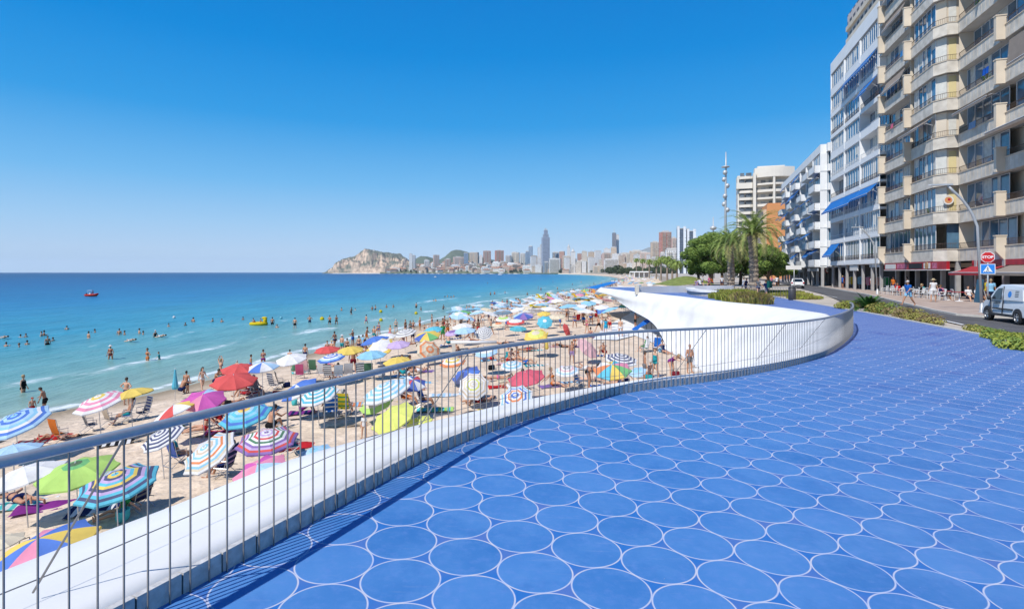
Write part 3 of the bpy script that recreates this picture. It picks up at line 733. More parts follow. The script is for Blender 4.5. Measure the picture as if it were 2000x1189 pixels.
for k in range(N2):
    z = ZB + P2 * k
    p = MB(); p.box(-.08, 68.3, z - .28, 1.3, 88.9, z + .02); p.box(-.05, 68.3, z + .02, .1, 88.9, z + (.35 if k not in (5, 8) else .8))
    for y in (75.1, 81.9): p.box(-.1, y - .12, z, 1.3, y + .12, z + P2 - .25)
    p.build('balcony_slab', m_wall, bw)
    for ya, yb in ((68.5, 74.9), (75.3, 81.7), (82.1, 88.7)):
        r_ = MB(); railing_bars(r_, -.02, ya, yb, z + .35, .6, .2); r_.build('balcony_railing', m_alu if k % 3 else m_rail, bw)
    for a, b in ((68.4, 74.95), (75.3, 81.7), (82.1, 88.7)):
        g = MB(); dp = frnd.choice([.12, .12, .12, 1.1]); window_unit(g, dp, a, b, z + .03, z + P2 - .29, frnd.choice([6, 7, 9]), .07 if dp < 1 else .05, curtains=.35); g.build('glazing', [m_glass, m_alu, m_curtb], bw)
for (k, a, b, o_, d_) in ((2, 75.2, 88.6, 1.3, 1.6), (2, 68.6, 75.0, 1.1, 1.2), (0, 84.0, 88.6, 1.2, 1.7), (7, 75.2, 82, .9, 1.2), (6, 68.5, 73.5, 1.2, 1.6), (7, 69, 75, .8, 1.2)):
    awning('awning', m_awnb, bw, -.1, a, b, ZB + P2 * k + P2 - .35, o_, d_, 'blue awning')
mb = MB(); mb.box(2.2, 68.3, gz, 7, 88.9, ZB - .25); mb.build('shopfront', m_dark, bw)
boxes('column', m_pier, bw, [(.1, y - .13, gz, .4, y + .13, ZB - .25) for y in (68.4, 71.4, 74.9, 78.3, 81.7, 85.2, 88.7)])
boxes('shop_sign', m_signw, bw, [(.05, 76.5, ZB - 1.1, .2, 79.8, ZB - .35), (.1, 68.5, ZB - .7, .3, 72, ZB - .3)])

def air_unit(parent, x, y, z):
    mb = MB(); mb.box(x - .3, y, z, x, y + .8, z + .55, 0); mb.box(x - .31, y + .12, z + .08, x - .3, y + .5, z + .47, 1); mb.build('air_conditioner', [m_wall, m_pier], parent)
for k in range(1, N2):
    for y in (70.2, 76.6, 83.4):
        if frnd.random() < .4: air_unit(bw, .9, y + frnd.uniform(0, 3), ZB + P2 * k + .4)
for k in range(1, 9):
    for s0, t0 in ((48.2, T1), (38.5, T1), (56, .2), (62, .2)):
        if frnd.random() < .4: air_unit(bld, t0 + .72, s0 + frnd.uniform(0, 2.5), Z1 + PIT * k + .9)
        if frnd.random() < .45:
            mb = MB(); yp = s0 + frnd.uniform(-.5, 2.5)
            for q in range(14): a = frnd.random() * 6.28; mb.tube([(t0 + .3, yp, Z1 + PIT * k + 1.0), (t0 + .3 + .3 * math.cos(a), yp + .4 * math.sin(a), Z1 + PIT * k + 1.3 + .4 * frnd.random())], [.05, .02], 4)
            mb.build('balcony_plant', fab((.06, .16, .04)), bld)
# --- second white block, blue awnings all over
x0, y0 = 50.2, 91.0; x1, y1 = 64.1, 133.0
ang = math.atan2(y1 - y0, x1 - x0) - math.pi / 2; Ln = math.dist((x0, y0), (x1, y1))
b3 = empty('apartment_block', (x0, y0, 0), ang, label='lower white apartment block with projecting white balconies and many small blue awnings', cat='apartment building')
P3 = 3.07; Z3 = 2.95; N3 = 6
mb = MB(); mb.box(1.3, 0.0, Z3 - .3, 16, Ln, Z3 + P3 * N3 + .4); mb.box(0, 0, Z3 + P3 * N3, 1.4, Ln, Z3 + P3 * N3 + 1.3); mb.box(0, -.02, Z3 - .3, 1.3, .25, Z3 + P3 * N3)
for k in range(N3):   # end wall faces the camera: bands of balcony and window
    z = Z3 + P3 * k; mb.box(.9, -1.0, z - .1, 4.2, 0, z + 1.0)
mb.box(4.2, -1.0, Z3 - .3, 9, 0, Z3 + P3 * N3 + 1.3); mb.box(.85, -1.05, Z3 + P3 * N3, 4.3, 0, Z3 + P3 * N3 + 1.32)
mb.build('wall', m_wall, b3)
for k in range(N3):
    g = MB(); z = Z3 + P3 * k; g.box(.95, -.5, z + 1.0, 4.2, -.02, z + P3 - .1, 0)
    for y in (1.0, 2.0, 3.1): g.box(y, -.56, z + 1, y + .08, -.5, z + P3 - .1, 1)
    g.build('side_window', [m_glass, m_alu], b3)
for k in range(N3):
    z = Z3 + P3 * k
    p = MB(); p.box(-.1, 0, z - .2, 1.3, Ln, z + .02)
    bays = 7; L7 = Ln / bays
    for i in range(bays):
        a = L7 * i; o_ = -.9 if (i + k) % 2 == 0 or i == 0 else -.1
        p.box(o_, a + .1, z - .2, o_ + .12, a + L7 * .86, z + 1.0); p.box(o_, a + .1, z - .2, 0, a + L7 * .86, z - .02); p.box(o_, a + .1, z, 0, a + .22, z + 1.0); p.box(o_, a + L7 * .72 - .12, z, 0, a + L7 * .86, z + 1.0)
        p.box(-.05, a - .12, z, 1.3, a + .12, z + P3 - .2)
    p.build('balcony', m_wall, b3)
    for i in range(bays):
        g = MB(); a = L7 * i; window_unit(g, frnd.choice([.1, 1.25, 1.25]), a + .15, a + L7 - .15, z + .05, z + P3 - .22, 4, .07, curtains=.4)
        g.build('glazing', [m_glass, m_alu, m_curtb], b3)
    for i in range(bays):
        if frnd.random() < (.62 if i > 1 else .4):
            a = L7 * i; awning('awning', m_awnb, b3, -.1, a + .3, a + L7 * frnd.uniform(.55, .95), z + P3 - .3, frnd.uniform(.8, 1.5), frnd.uniform(.6, 1.3))
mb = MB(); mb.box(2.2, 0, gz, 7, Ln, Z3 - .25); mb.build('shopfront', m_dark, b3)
boxes('column', m_pier, b3, [(.1, Ln / 11 * i - .2, gz, .5, Ln / 11 * i + .2, Z3 - .2) for i in range(12)])
boxes('shop_sign', mat('grey_fascia', (.3, .32, .35), .6, .2, 2), b3, [(-.2, 14, Z3 - 1.0, 0, 20, Z3 - .35), (-.4, .3, Z3 - .9, -.2, 9, Z3 - .35)])

# --- generic towers
_wm = {}
def windowed(wall, glass, fh, bw_, ww=.62, wh=.5, horiz=False):
    """wall with a grid of real-size window openings, in metres of the object"""
    key = (wall, glass, fh, bw_, ww, wh, horiz)
    if key in _wm: return _wm[key]
    m = bpy.data.materials.new('windowed_wall'); m.use_nodes = True; t = m.node_tree; n = t.nodes; b = n['Principled BSDF']
    tc = n.new('ShaderNodeTexCoord'); s = n.new('ShaderNodeSeparateXYZ'); t.links.new(tc.outputs['Object'], s.inputs[0])
    M = lambda *a: mnode(t, *a)
    ge = n.new('ShaderNodeNewGeometry'); sn = n.new('ShaderNodeSeparateXYZ'); t.links.new(tc.outputs['Normal'], sn.inputs[0])
    ax = M('GREATER_THAN', M('ABSOLUTE', sn.outputs[0]), .5)
    u = M('ADD', M('MULTIPLY', s.outputs[1], ax), M('MULTIPLY', s.outputs[0], M('SUBTRACT', 1, ax)))
    fu = M('FRACT', M('ADD', M('DIVIDE', u, bw_), 100.2)); fv = M('FRACT', M('DIVIDE', s.outputs[2], fh))
    a = M('LESS_THAN', M('ABSOLUTE', M('SUBTRACT', fu, .5)), ww / 2); c = M('LESS_THAN', M('ABSOLUTE', M('SUBTRACT', fv, .55)), wh / 2)
    side = M('LESS_THAN', sn.outputs[2], .5)
    win = M('MULTIPLY', M('MULTIPLY', a, c) if not horiz else c, side)
    wn = n.new('ShaderNodeTexWhiteNoise'); wn.noise_dimensions = '2D'; cb = n.new('ShaderNodeCombineXYZ')
    t.links.new(M('FLOOR', M('ADD', M('DIVIDE', u, bw_), 100.2)), cb.inputs[0]); t.links.new(M('FLOOR', M('DIVIDE', s.outputs[2], fh)), cb.inputs[1]); t.links.new(cb.outputs[0], wn.inputs['Vector'])
    g = n.new('ShaderNodeMix'); g.data_type = 'RGBA'; t.links.new(wn.outputs['Value'], g.inputs[0]); g.inputs[6].default_value = (*[x * .5 for x in glass], 1); g.inputs[7].default_value = (*[min(1, x * 1.9) for x in glass], 1)
    mx = n.new('ShaderNodeMix'); mx.data_type = 'RGBA'; t.links.new(win, mx.inputs[0]); mx.inputs[6].default_value = (*wall, 1); t.links.new(g.outputs[2], mx.inputs[7])
    t.links.new(mx.outputs[2], b.inputs['Base Color']); b.inputs['Roughness'].default_value = .6
    _wm[key] = m; return m

def balconied(mb, x0, y0, x1, y1, z0, n, fh, out=1.2, h=1.0, sides='s'):
    for k in range(n):
        z = z0 + fh * k
        if 's' in sides: mb.box(x0 + .4, y0 - out, z, x1 - .4, y0, z + h)
        if 'w' in sides: mb.box(x0 - out, y0 + .4, z, x0, y1 - .4, z + h)

# white curved hotel tower behind the second white block
hx, hy = 109, 245
ht = empty('hotel_tower', (hx, hy, G), R(-18), label='broad white tower with curved balcony stacks and open terraces behind the orange wall', cat='tower block')
hw = windowed((.60, .56, .50), (.30, .31, .32), 3.1, 3.2, .6, .42)
mb = MB(); H = 46.5
mb.box(-9, 0, 0, 13, 16, H - 2)
mb.build('wall', hw, ht)
m_ht = mat('hotel_concrete', (.66, .61, .53), .8, .06, .2)
mb = MB()
for k in range(14):
    z = 3 + k * 3.1
    mb.prism([(-9.2, 0), (-8.6, -1.4), (-4.5, -1.9), (-3.4, -1.4), (-3.4, 0)], z, z + 1.1)
    n = 8; arc = [(-2.4 + 15 * i / n, -1.2 - 2.4 * math.sin(math.pi * i / n)) for i in range(n + 1)]
    if k % 1 == 0: mb.prism([(-2.4, 0)] + arc + [(12.6, 0)], z, z + (1.1 if k % 2 else .8))
mb.build('balcony', m_ht, ht)
mb = MB(); mb.box(-3.3, -3.2, 0, -2.2, .02, H - 1); mb.box(-9.4, -.4, 0, -8.9, 2, H - 3); mb.box(4.5, -4.0, 0, 5.3, 0.02, H - 3)
n = 10; top = [(-2.6 + 15.8 * i / n, -1.6 - 2.6 * math.sin(math.pi * i / n)) for i in range(n + 1)]
mb.prism([(-2.6, 3)] + top + [(13.2, 3)], H - 3, H + 1.2); mb.prism([(-10, 2), (-10, -2), (-3.5, -2.2), (-3.5, 2)], H - 7.5, H - 5); mb.box(-1, 3, H, 10, 12, H + 2.8)
mb.box(-9.5, .5, H - 5, -4, 9, H - 1.4)
mb.build('roof_band', m_ht, ht)
mb = MB()
for k in range(0, 14, 1): mb.box(-8.4, -.9, 4.3 + k * 3.1, -6.8, -.02, 5.7 + k * 3.1); mb.box(-6.0, -.9, 4.3 + k * 3.1, -3.8, -.02, 5.7 + k * 3.1)
mb.build('window', mat('hotel_glass', (.14, .16, .18), .2, .4, .3), ht)

ob = empty('apartment_block', (*at(1497, 560, G), G), R(-17), label='plain orange rendered block with blank side wall rising above the palm tree', cat='apartment building')
ob.location = (88, 193, G)
mb = MB(); mb.box(0, 0, 0, 14, 16, 25.6); mb.box(0.3, .3, 25.6, 13.7, 15.7, 26.2); mb.build('wall', m_orange, ob)
mb = MB(); mb.box(-1.6, 1.0, 0, 0, 16, 24.2); mb.build('side_wall', windowed((.55, .42, .30), (.1, .1, .1), 3, 2.6), ob)

# hotel behind the white block's roof at the top of the picture
tt = empty('tower_block', (71.5, 107, G), R(-15.85), label='cream hotel tower with rows of small dark balconies above the white roof parapet', cat='tower block')
mb = MB(); mb.box(0, 0, 0, 26, 24, 62); mb.build('wall', windowed((.55, .46, .40), (.07, .065, .065), 2.9, 2.6, .62, .58), tt)
mb = MB()
for k in range(8, 21): mb.box(-.5, .5, k * 2.9, 0, 23.5, k * 2.9 + 1.0); mb.box(.5, -.5, k * 2.9, 25.5, 0, k * 2.9 + 1.0)
mb.build('balcony', m_cream, tt)
# ------------------------------------------------------------------ people
SKIN = [mat('skin', c, .55, .06, 8, spec=.3) for c in ((.50, .285, .185), (.40, .205, .125), (.58, .36, .255), (.28, .14, .085), (.45, .24, .155), (.34, .165, .10))]
HAIR = [mat('hair', c, .7, .2, 20) for c in ((.02, .014, .01), (.05, .03, .018), (.12, .07, .035), (.30, .21, .11), (.42, .41, .39))]

def fk(lean=0, hipf=(0, 0), knee=(0, 0), abd=(6, 6), shf=(0, 0), sha=(10, 10), elb=(10, 10), neck=0, hz=.93, fem=False, twist=(0, 0)):
    """joints of a 1.75 m adult facing -y; angles in degrees, (right, left)"""
    J = {}; pel = Vector((0, 0, hz)); L = R(lean)
    up = Vector((0, -math.sin(L), math.cos(L))); fw = Vector((0, -math.cos(L), -math.sin(L)))
    J['pelvis'] = pel; J['waist'] = pel + up * .17; J['chest'] = pel + up * .36; J['neck'] = pel + up * .53
    n2 = R(lean + neck); J['head'] = J['neck'] + Vector((0, -math.sin(n2), math.cos(n2))) * .17 + fw * .012
    J['up'] = up; J['hdir'] = Vector((0, -math.sin(n2), math.cos(n2))); J['hfw'] = Vector((0, -math.cos(n2), -math.sin(n2)))
    for i, s in ((0, -1), (1, 1)):
        def dr(f, a, base=0):
            f = R(f); a = R(a)
            return Vector((s * math.sin(a), -math.sin(f) * math.cos(a), -math.cos(f) * math.cos(a)))
        hip = pel + Vector((s * (.10 if not fem else .105), 0, -.03)); kn = hip + dr(hipf[i], abd[i]) * .43; an = kn + dr(hipf[i] - knee[i], abd[i] * .4) * .42
        tf = hipf[i] - knee[i]
        fd = Vector((s * .15, -math.cos(R(tf)), math.sin(R(tf)) * 1.0)).normalized()
        J['hip', s], J['knee', s], J['ankle', s], J['toe', s] = hip, kn, an, an + fd * .17 - Vector((0, 0, .03)) * (1 if abs(tf) < 40 else 0)
        sh = pel + up * .475 + Vector((s * (.185 if not fem else .16), 0, 0))
        def da(f, a):
            v = dr(f, a); return Matrix.Rotation(L, 3, 'X') @ v if False else v
        el = sh + da(shf[i] + lean * .3, sha[i]) * .29; wr = el + da(shf[i] + lean * .3 + elb[i], sha[i] * .3 - twist[i]) * .25
        J['sh', s], J['el', s], J['wr', s] = sh, el, wr; J['ha', s] = wr + (wr - el).normalized() * .09
    return J

def capsules(J, fem, belly=0):
    """(label, a, b, ra, rb, flatten in y)"""
    C = []
    up = J['up']; r = .9 if fem else 1.0
    C.append(('torso', J['pelvis'], J['waist'], .128 if fem else .122, .108 if fem else .122, 1))
    C.append(('torso', J['waist'], J['chest'], .108 if fem else .122, .125 if fem else .142, 1))
    C.append(('torso', J['chest'], J['neck'] - up * .06, .125 if fem else .142, .085, 1))
    if belly: C.append(('torso', J['waist'] + Vector((0, -.06, 0)), J['waist'] + Vector((0, -.07, .06)), .13 * belly, .11 * belly, 1))
    C.append(('neck', J['neck'] - up * .05, J['head'], .052, .05, 0))
    for s in (-1, 1):
        C.append(('torso', J['chest'] + up * .07 + Vector((s * .06, 0, 0)), J['sh', s], .09 * r, .062 * r, 1))
        if fem: C.append(('bust', J['chest'] + Vector((s * .065, -.085, -.0)) , J['chest'] + Vector((s * .065, -.09, -.01)), .058, .052, 0))
        C.append(('hipseg', J['pelvis'] + Vector((s * .05, .02, -.03)), J['hip', s] + Vector((0, .02, -.03)), .115, .10, 0))
        C.append(('thigh', J['hip', s], J['knee', s], .098, .058, 0))
        C.append(('calf', J['knee', s], J['knee', s].lerp(J['ankle', s], .3), .056, .058, 0)); C.append(('calf', J['knee', s].lerp(J['ankle', s], .3), J['ankle', s], .058, .036, 0))
        C.append(('foot', J['ankle', s] + Vector((0, .0, -.03)), J['toe', s], .038, .026, 0))
        C.append(('uparm', J['sh', s], J['el', s], .055 * r, .040 * r, 0)); C.append(('forearm', J['el', s], J['wr', s], .041 * r, .027 * r, 0))
        w, h = J['wr', s], J['ha', s]; d = (h - w).normalized(); side = d.cross(Vector((0, 0, 1)))
        side = side.normalized() if side.length > .2 else Vector((0, 1, 0)); side = Vector((0, 1, 0)) if abs(d.z) > .8 else side
        C.append(('hand', w, w + d * .055, .026, .03, 0))
        for q in range(4):
            o = side * (.036 - .024 * q); ln = (.07, .085, .078, .06)[q]
            C.append(('hand', w + d * .055 + o * .8, w + d * (.07 + ln) + o * 1.15, .0115, .010, 0))
        C.append(('hand', w + d * .02 - side * -.02, w + d * .065 + side * .062, .013, .0105, 0))
    return C

def add_capsule(mb, a, b, ra, rb, flat):
    d = b - a; L = max(d.length, 1e-4); z = d.normalized(); M = z.to_track_quat('Z', 'Y').to_matrix()
    n = 12; rows = []
    for k in range(5): t = -math.pi / 2 + math.pi / 2 * k / 4; rows.append((ra * math.cos(t), ra * math.sin(t)))
    for k in range(5): t = math.pi / 2 * k / 4; rows.append((rb * math.cos(t), L + rb * math.sin(t)))
    vs = []
    for r, h in rows:
        for j in range(n):
            q = 2 * math.pi * j / n; p = a + M @ Vector((r * math.cos(q), r * math.sin(q), h))
            vs.append(p)
    if flat:
        c = (a + b) / 2
        vs = [Vector((c.x + (p.x - c.x) * 1.12 if abs(c.x) < .01 else p.x, c.y + (p.y - c.y) * .80, p.z)) for p in vs]
    mb.add(vs, [(i * n + j, i * n + (j + 1) % n, (i + 1) * n + (j + 1) % n, (i + 1) * n + j) for i in range(len(rows) - 1) for j in range(n)])

def capdist(p, a, b, ra, rb):
    d = b - a; L2 = d.length_squared or 1e-9; t = max(0, min(1, (p - a).dot(d) / L2)); return (p - (a + d * t)).length - (ra + (rb - ra) * t), t

def make_body(key, J, fem=False, belly=0, rot=None, drop=None):
    """one continuous body surface plus garments cut from it"""
    C = capsules(J, fem, belly); mb = MB()
    for c in C: add_capsule(mb, *c[1:])
    hd = J['head']; hu, hf = J['hdir'], J['hfw']; hr = hu.cross(hf)
    Mh = Matrix((hr, -hf, hu)).transposed()
    mb.ell(hd + hu * .045, (.077, .098, .112), 16, 12, rot=Mh)                 # skull
    mb.ell(hd + hf * .03 - hu * .04, (.058, .065, .065), 12, 8, rot=Mh)        # jaw
    mb.ell(hd + hf * .105 + hu * .01, (.014, .018, .024), 8, 6, rot=Mh)        # nose
    mb.ell(hd + hf * .088 - hu * .036, (.024, .012, .010), 8, 6, rot=Mh)       # lips
    for s in (-1, 1): mb.ell(hd + hr * s * .08 + hu * .02, (.012, .02, .032), 8, 6, rot=Mh); mb.ell(hd + hf * .082 + hr * s * .03 + hu * .062, (.024, .012, .008), 8, 6, rot=Mh)
    me = mb.mesh('tmp', [SKIN[0]]); o = bpy.data.objects.new('tmp', me); col.objects.link(o)
    md = o.modifiers.new('r', 'REMESH'); md.mode = 'VOXEL'; md.voxel_size = .0135; md.use_smooth_shade = True
    ms = o.modifiers.new('s', 'SMOOTH'); ms.factor = .5; ms.iterations = 2
    mdd = o.modifiers.new('d', 'DECIMATE'); mdd.ratio = .42
    dg = bpy.context.evaluated_depsgraph_get(); dg.update()
    out = bpy.data.meshes.new_from_object(o.evaluated_get(dg)); out.name = 'body_' + key
    bpy.data.objects.remove(o); bpy.data.meshes.remove(me)
    out.materials.clear(); out.materials.append(SKIN[0])
    out.polygons.foreach_set('use_smooth', [True] * len(out.polygons)); out.polygons.foreach_set('material_index', [0] * len(out.polygons))
    up = J['up']; labs = []
    for f in out.polygons:
        p = f.center; best = (9, None, 0)
        dh = (p - (hd + hu * .03)).length - .085
        if dh < best[0]: best = (dh, 'head', 0)
        for c in C:
            q, t = capdist(p, c[1], c[2], c[3], c[4])
            if q < best[0]: best = (q, c[0], t)
        h = (p - J['pelvis']).dot(up)
        labs.append((best[1], best[2], h, p))
    hfw_l = hf
    def cut(name, test, off, name2):
        idx = [i for i, l in enumerate(labs) if test(*l)]
        if not idx: return None
        used = {}; vs = []; fs = []
        for i in idx:
            f = out.polygons[i]; ff = []
            for v in f.vertices:
                if v not in used: used[v] = len(vs); vv = out.vertices[v]; vs.append(vv.co + vv.normal * off)
                ff.append(used[v])
            fs.append(ff)
        g = bpy.data.meshes.new(name2 + '_' + key); g.from_pydata([tuple(v) for v in vs], [], fs); g.materials.append(fab((.1, .1, .1)))
        g.polygons.foreach_set('use_smooth', [True] * len(fs)); return g
    low = lambda l, t, h, p: l in ('torso', 'hipseg', 'thigh')
    G_ = {}
    G_['trunks'] = cut('t', lambda l, t, h, p: (l in ('torso', 'hipseg') and h < .07) or (l == 'thigh' and t < .55), .013, 'trunks')
    G_['briefs'] = cut('t', lambda l, t, h, p: (l in ('torso', 'hipseg') and h < .045) or (l == 'thigh' and t < .12), .008, 'briefs')
    G_['bikini_top'] = cut('t', lambda l, t, h, p: (l in ('bust',)) or (l == 'torso' and .30 < h < .345), .009, 'bikini_top')
    G_['swimsuit'] = cut('t', lambda l, t, h, p: (l in ('torso', 'hipseg', 'bust') and h < .42) or (l == 'thigh' and t < .12), .009, 'swimsuit')
    G_['shirt'] = cut('t', lambda l, t, h, p: (l in ('torso', 'bust', 'hipseg') and h > -.06) or (l == 'uparm' and t < .6), .018, 'shirt')
    G_['dress'] = cut('t', lambda l, t, h, p: (l in ('torso', 'bust', 'hipseg')) or (l == 'thigh' and t < .8) or (l == 'uparm' and t < .3), .03, 'dress')
    G_['hair'] = cut('t', lambda l, t, h, p: l == 'head' and ((p - hd).dot(hu) > .085 or ((p - hd).dot(hf) < .0 and (p - hd).dot(hu) > -.02) or ((p - hd).dot(hf) < .045 and (p - hd).dot(hu) > .05)), .013, 'hair')
    # long hair
    mb = MB()
    for k in range(5):
        s = (k - 2) * .032; a = hd - hf * .065 + hr * s + hu * .03; b = hd - hf * .095 + hr * s * 1.3 - up * .22
        add_capsule(mb, a, b, .035, .016, 0)
    G_['long_hair'] = mb.mesh('long_hair', [HAIR[0]], True)
    mb = MB(); mb.M = Matrix.Translation(hd + hu * .06) @ Mh.to_4x4(); mb.lathe((0, 0, 0), [(.2, -.01), (.19, .005), (.095, .02), (.09, .08), (.06, .105), (0, .11)], 18); mb.M = None
    G_['sun_hat'] = mb.mesh('sun_hat', [fab((.6, .5, .3))], True)
    mb = MB(); mb.M = Matrix.Translation(hd + hu * .05) @ Mh.to_4x4(); mb.lathe((0, 0, 0), [(.098, .0), (.1, .04), (.075, .085), (0, .1)], 16); mb.add([(-.06, -.08, .02), (.06, -.08, .02), (.05, -.18, .01), (-.05, -.18, .01)], [(0, 1, 2, 3)]); mb.M = None
    G_['cap'] = mb.mesh('cap', [fab((.6, .6, .6))], True)
    if rot is not None:
        for g in [out] + [x for x in G_.values() if x]: g.transform(rot)
    zmin = min(v.co.z for v in out.vertices)
    if drop is not None:
        for g in [out] + [x for x in G_.values() if x]: g.transform(Matrix.Translation((0, 0, drop - zmin)))
    return {'body': out, **G_}

BODY = {}
def bd(key, fem=False, belly=0, rot=None, drop=0, **k): BODY[key] = make_body(key, fk(fem=fem, **k), fem, belly, rot, drop)
bd('stand_m', sha=(12, 12), elb=(15, 15)); bd('stand_f', True, sha=(10, 10), elb=(18, 18))
bd('belly_m', belly=1.15, sha=(18, 18), elb=(15, 12), shf=(5, -5))
bd('belly_f', True, belly=1.15, sha=(18, 18), elb=(20, 22), hipf=(6, -4))
bd('walk_m', hipf=(28, -18), knee=(8, 22), shf=(-22, 24), elb=(15, 30), sha=(10, 10), lean=4)
bd('walk_f', True, hipf=(24, -16), knee=(8, 22), shf=(-18, 20), elb=(15, 40), sha=(10, 10), lean=3)
bd('hips_m', sha=(48, 48), elb=(20, 20), shf=(-15, -15), twist=(70, 70)); bd('hips_f', True, sha=(45, 45), elb=(20, 20), shf=(-15, -15), twist=(70, 70))
bd('arms_f', True, sha=(150, 150), elb=(0, 0), twist=(-170, -170), shf=(0, 0))
bd('fold_m', shf=(25, 25), elb=(85, 85), sha=(14, 14), twist=(35, 35)); bd('phone_f', True, shf=(35, 20), elb=(95, 70), sha=(8, 8), twist=(20, 20), neck=12)
bd('reach_m', shf=(35, 5), elb=(10, 10), sha=(30, 10), lean=14, neck=18, knee=(6, 6), hipf=(8, 6))
bd('bend_f', True, lean=62, hipf=(20, 10), knee=(22, 18), shf=(55, 55), elb=(10, 10), neck=-12)
bd('crouch', lean=28, hipf=(112, 112), knee=(132, 132), shf=(55, 55), elb=(35, 35), hz=.45)
bd('sit_m', lean=22, hipf=(118, 105), knee=(98, 80), shf=(48, 55), elb=(50, 45), hz=.13, neck=4, abd=(12, 12)); bd('sit_f', True, lean=-18, hipf=(95, 84), knee=(28, 4), shf=(-42, -42), elb=(4, 4), sha=(16, 16), hz=.13, neck=14)
bd('chair_m', lean=-22, hipf=(88, 84), knee=(66, 58), shf=(22, 22), elb=(55, 55), hz=.40, neck=18, sha=(18, 18), drop=None); bd('chair_f', True, lean=-24, hipf=(88, 88), knee=(58, 66), shf=(20, 20), elb=(60, 62), hz=.38, neck=20, sha=(14, 14), drop=None)
bd('lie_back', rot=Matrix.Rotation(R(-88), 4, 'X') , hipf=(6, 30), knee=(10, 66), sha=(28, 40), elb=(8, 60)); bd('lie_front', True, rot=Matrix.Rotation(R(88), 4, 'X'), sha=(120, 130), elb=(10, 10), twist=(-120, -120), hipf=(0, 0), knee=(4, 30))
bd('float', rot=Matrix.Rotation(R(78), 4, 'X'), sha=(160, 40), elb=(5, 5), shf=(20, 0), hipf=(0, -8), knee=(6, 14), drop=0)

GARC = dict(navy=(.01, .02, .09), black=(.012, .012, .014), red=(.50, .02, .025), pink=(.6, .12, .25), blue=(.015, .12, .45), teal=(.02, .30, .34), white=(.7, .7, .7), yellow=(.65, .5, .03), green=(.03, .28, .09), purple=(.22, .03, .22), orange=(.62, .17, .03), grey=(.18, .18, .19), cyan=(.02, .38, .6), turq=(.08, .5, .5), lilac=(.4, .28, .5), sky=(.25, .5, .7), wine=(.18, .015, .03), floral=(.3, .22, .3))
def person(x, y, z, pose, rz, clothes=(), skin=0, hair=0, hat=None, scale=1.0, long=False, label='person', group=None, hatc='white'):
    """clothes: list of (garment, colour name)"""
    B = BODY[pose]; root = empty('person', (x, y, z), rz, scale, label, 'person', group)
    b = inst('body', B['body'], root, mats=[SKIN[skin % 6]])
    for g, c in clothes:
        if B.get(g): inst(g, B[g], b, mats=[fab(GARC[c])])
    if hair is not None and B['hair']: inst('hair', B['hair'], b, mats=[HAIR[hair]])
    if long: inst('long_hair', B['long_hair'], b, mats=[HAIR[hair or 0]])
    if hat: inst(hat, B[hat], b, mats=[fab(GARC[hatc] if hatc in GARC else (.55, .45, .28))])
    return root

# ------------------------------------------------------------------ parasols
CM = dict(white=(.72, .72, .72), cream=(.66, .58, .42), yel=(.72, .52, .06), lem=(.66, .70, .12), lime=(.38, .62, .10), grn=(.10, .42, .12), dgrn=(.02, .16, .06), teal=(.03, .36, .42), turq=(.05, .45, .60), sky=(.22, .52, .72), lblue=(.36, .58, .78), blue=(.02, .14, .55), royal=(.015, .08, .42), navy=(.015, .03, .13), red=(.62, .03, .025), rose=(.60, .045, .10), pink=(.72, .22, .36), mag=(.55, .04, .36), pale=(.70, .40, .42), lil=(.50, .36, .62), pur=(.20, .09, .36), org=(.70, .20, .04), beige=(.58, .46, .33), grey=(.30, .30, .31), dred=(.25, .02, .03), kiwi=(.03, .10, .02))
CM = {k: tuple(c * .86 + .075 for c in v) for k, v in CM.items()}
_can = {}
def canopy_mesh(kind, cols, rise=.22, low=False):
    """unit-radius canopy of eight gores. kind 'ring': colours from the top outwards; 'gore': one colour per gore"""
    key = (kind, tuple(cols), rise, low)
    if key in _can: return _can[key]
    NG = 8; sub = 2 if low else 4; n = NG * sub
    nr = (len(cols) if kind == 'ring' else 4); 
    if not low and nr < 6: mult = 2
    else: mult = 1
    rows = nr * mult; uc = []
    for c in cols:
        if c not in uc: uc.append(c)
    mb = MB(); vs = [(0, 0, rise)]
    for i in range(1, rows + 1):
        r = i / rows
        for j in range(n):
            q = 2 * math.pi * j / n; ph = (j % sub) / sub; loc = math.pi / NG; a = (ph - .5) * 2 * loc
            rr = r * math.cos(loc) / math.cos(a)            # straight hem between rib tips
            sag = .035 * r * (1 - (2 * ph - 1) ** 2)
            rr *= 1 - .05 * r * (1 - (2 * ph - 1) ** 2)
            vs.append((rr * math.cos(q), rr * math.sin(q), rise * (1 - r ** 1.7) - sag))
    fs = []; ms = []
    for j in range(n):
        g = uc.index(cols[j // sub % len(cols)]) if kind == 'gore' else 0
        fs.append((0, 1 + j, 1 + (j + 1) % n)); ms.append(g if kind == 'gore' else uc.index(cols[0]))
        for i in range(1, rows):
            a = 1 + (i - 1) * n; b = 1 + i * n
            fs.append((a + j, b + j, b + (j + 1) % n, a + (j + 1) % n)); ms.append(g if kind == 'gore' else uc.index(cols[i // mult]))
    # valance
    b = 1 + (rows - 1) * n; m0 = len(vs)
    for j in range(n): x, y, z = vs[b + j]; vs.append((x * 1.005, y * 1.005, z - .05))
    for j in range(n): fs.append((b + j, m0 + j, m0 + (j + 1) % n, b + (j + 1) % n)); ms.append(ms[j * rows + rows - 1] if kind == 'gore' else uc.index(cols[-1]))
    mb.v = vs; mb.f = fs; mb.m = ms
    me = mb.mesh('canopy', [fab(CM[c]) for c in uc]); _can[key] = me; return me
m_pole = mat('white_pole', (.6, .6, .6), .4, .05, 5, metal=.2)
mb = MB(); mb.tube([(0, 0, -.15), (0, 0, 1)], .016, 6); pole_mesh = mb.mesh('pole', m_pole, True)
mb = MB(); 
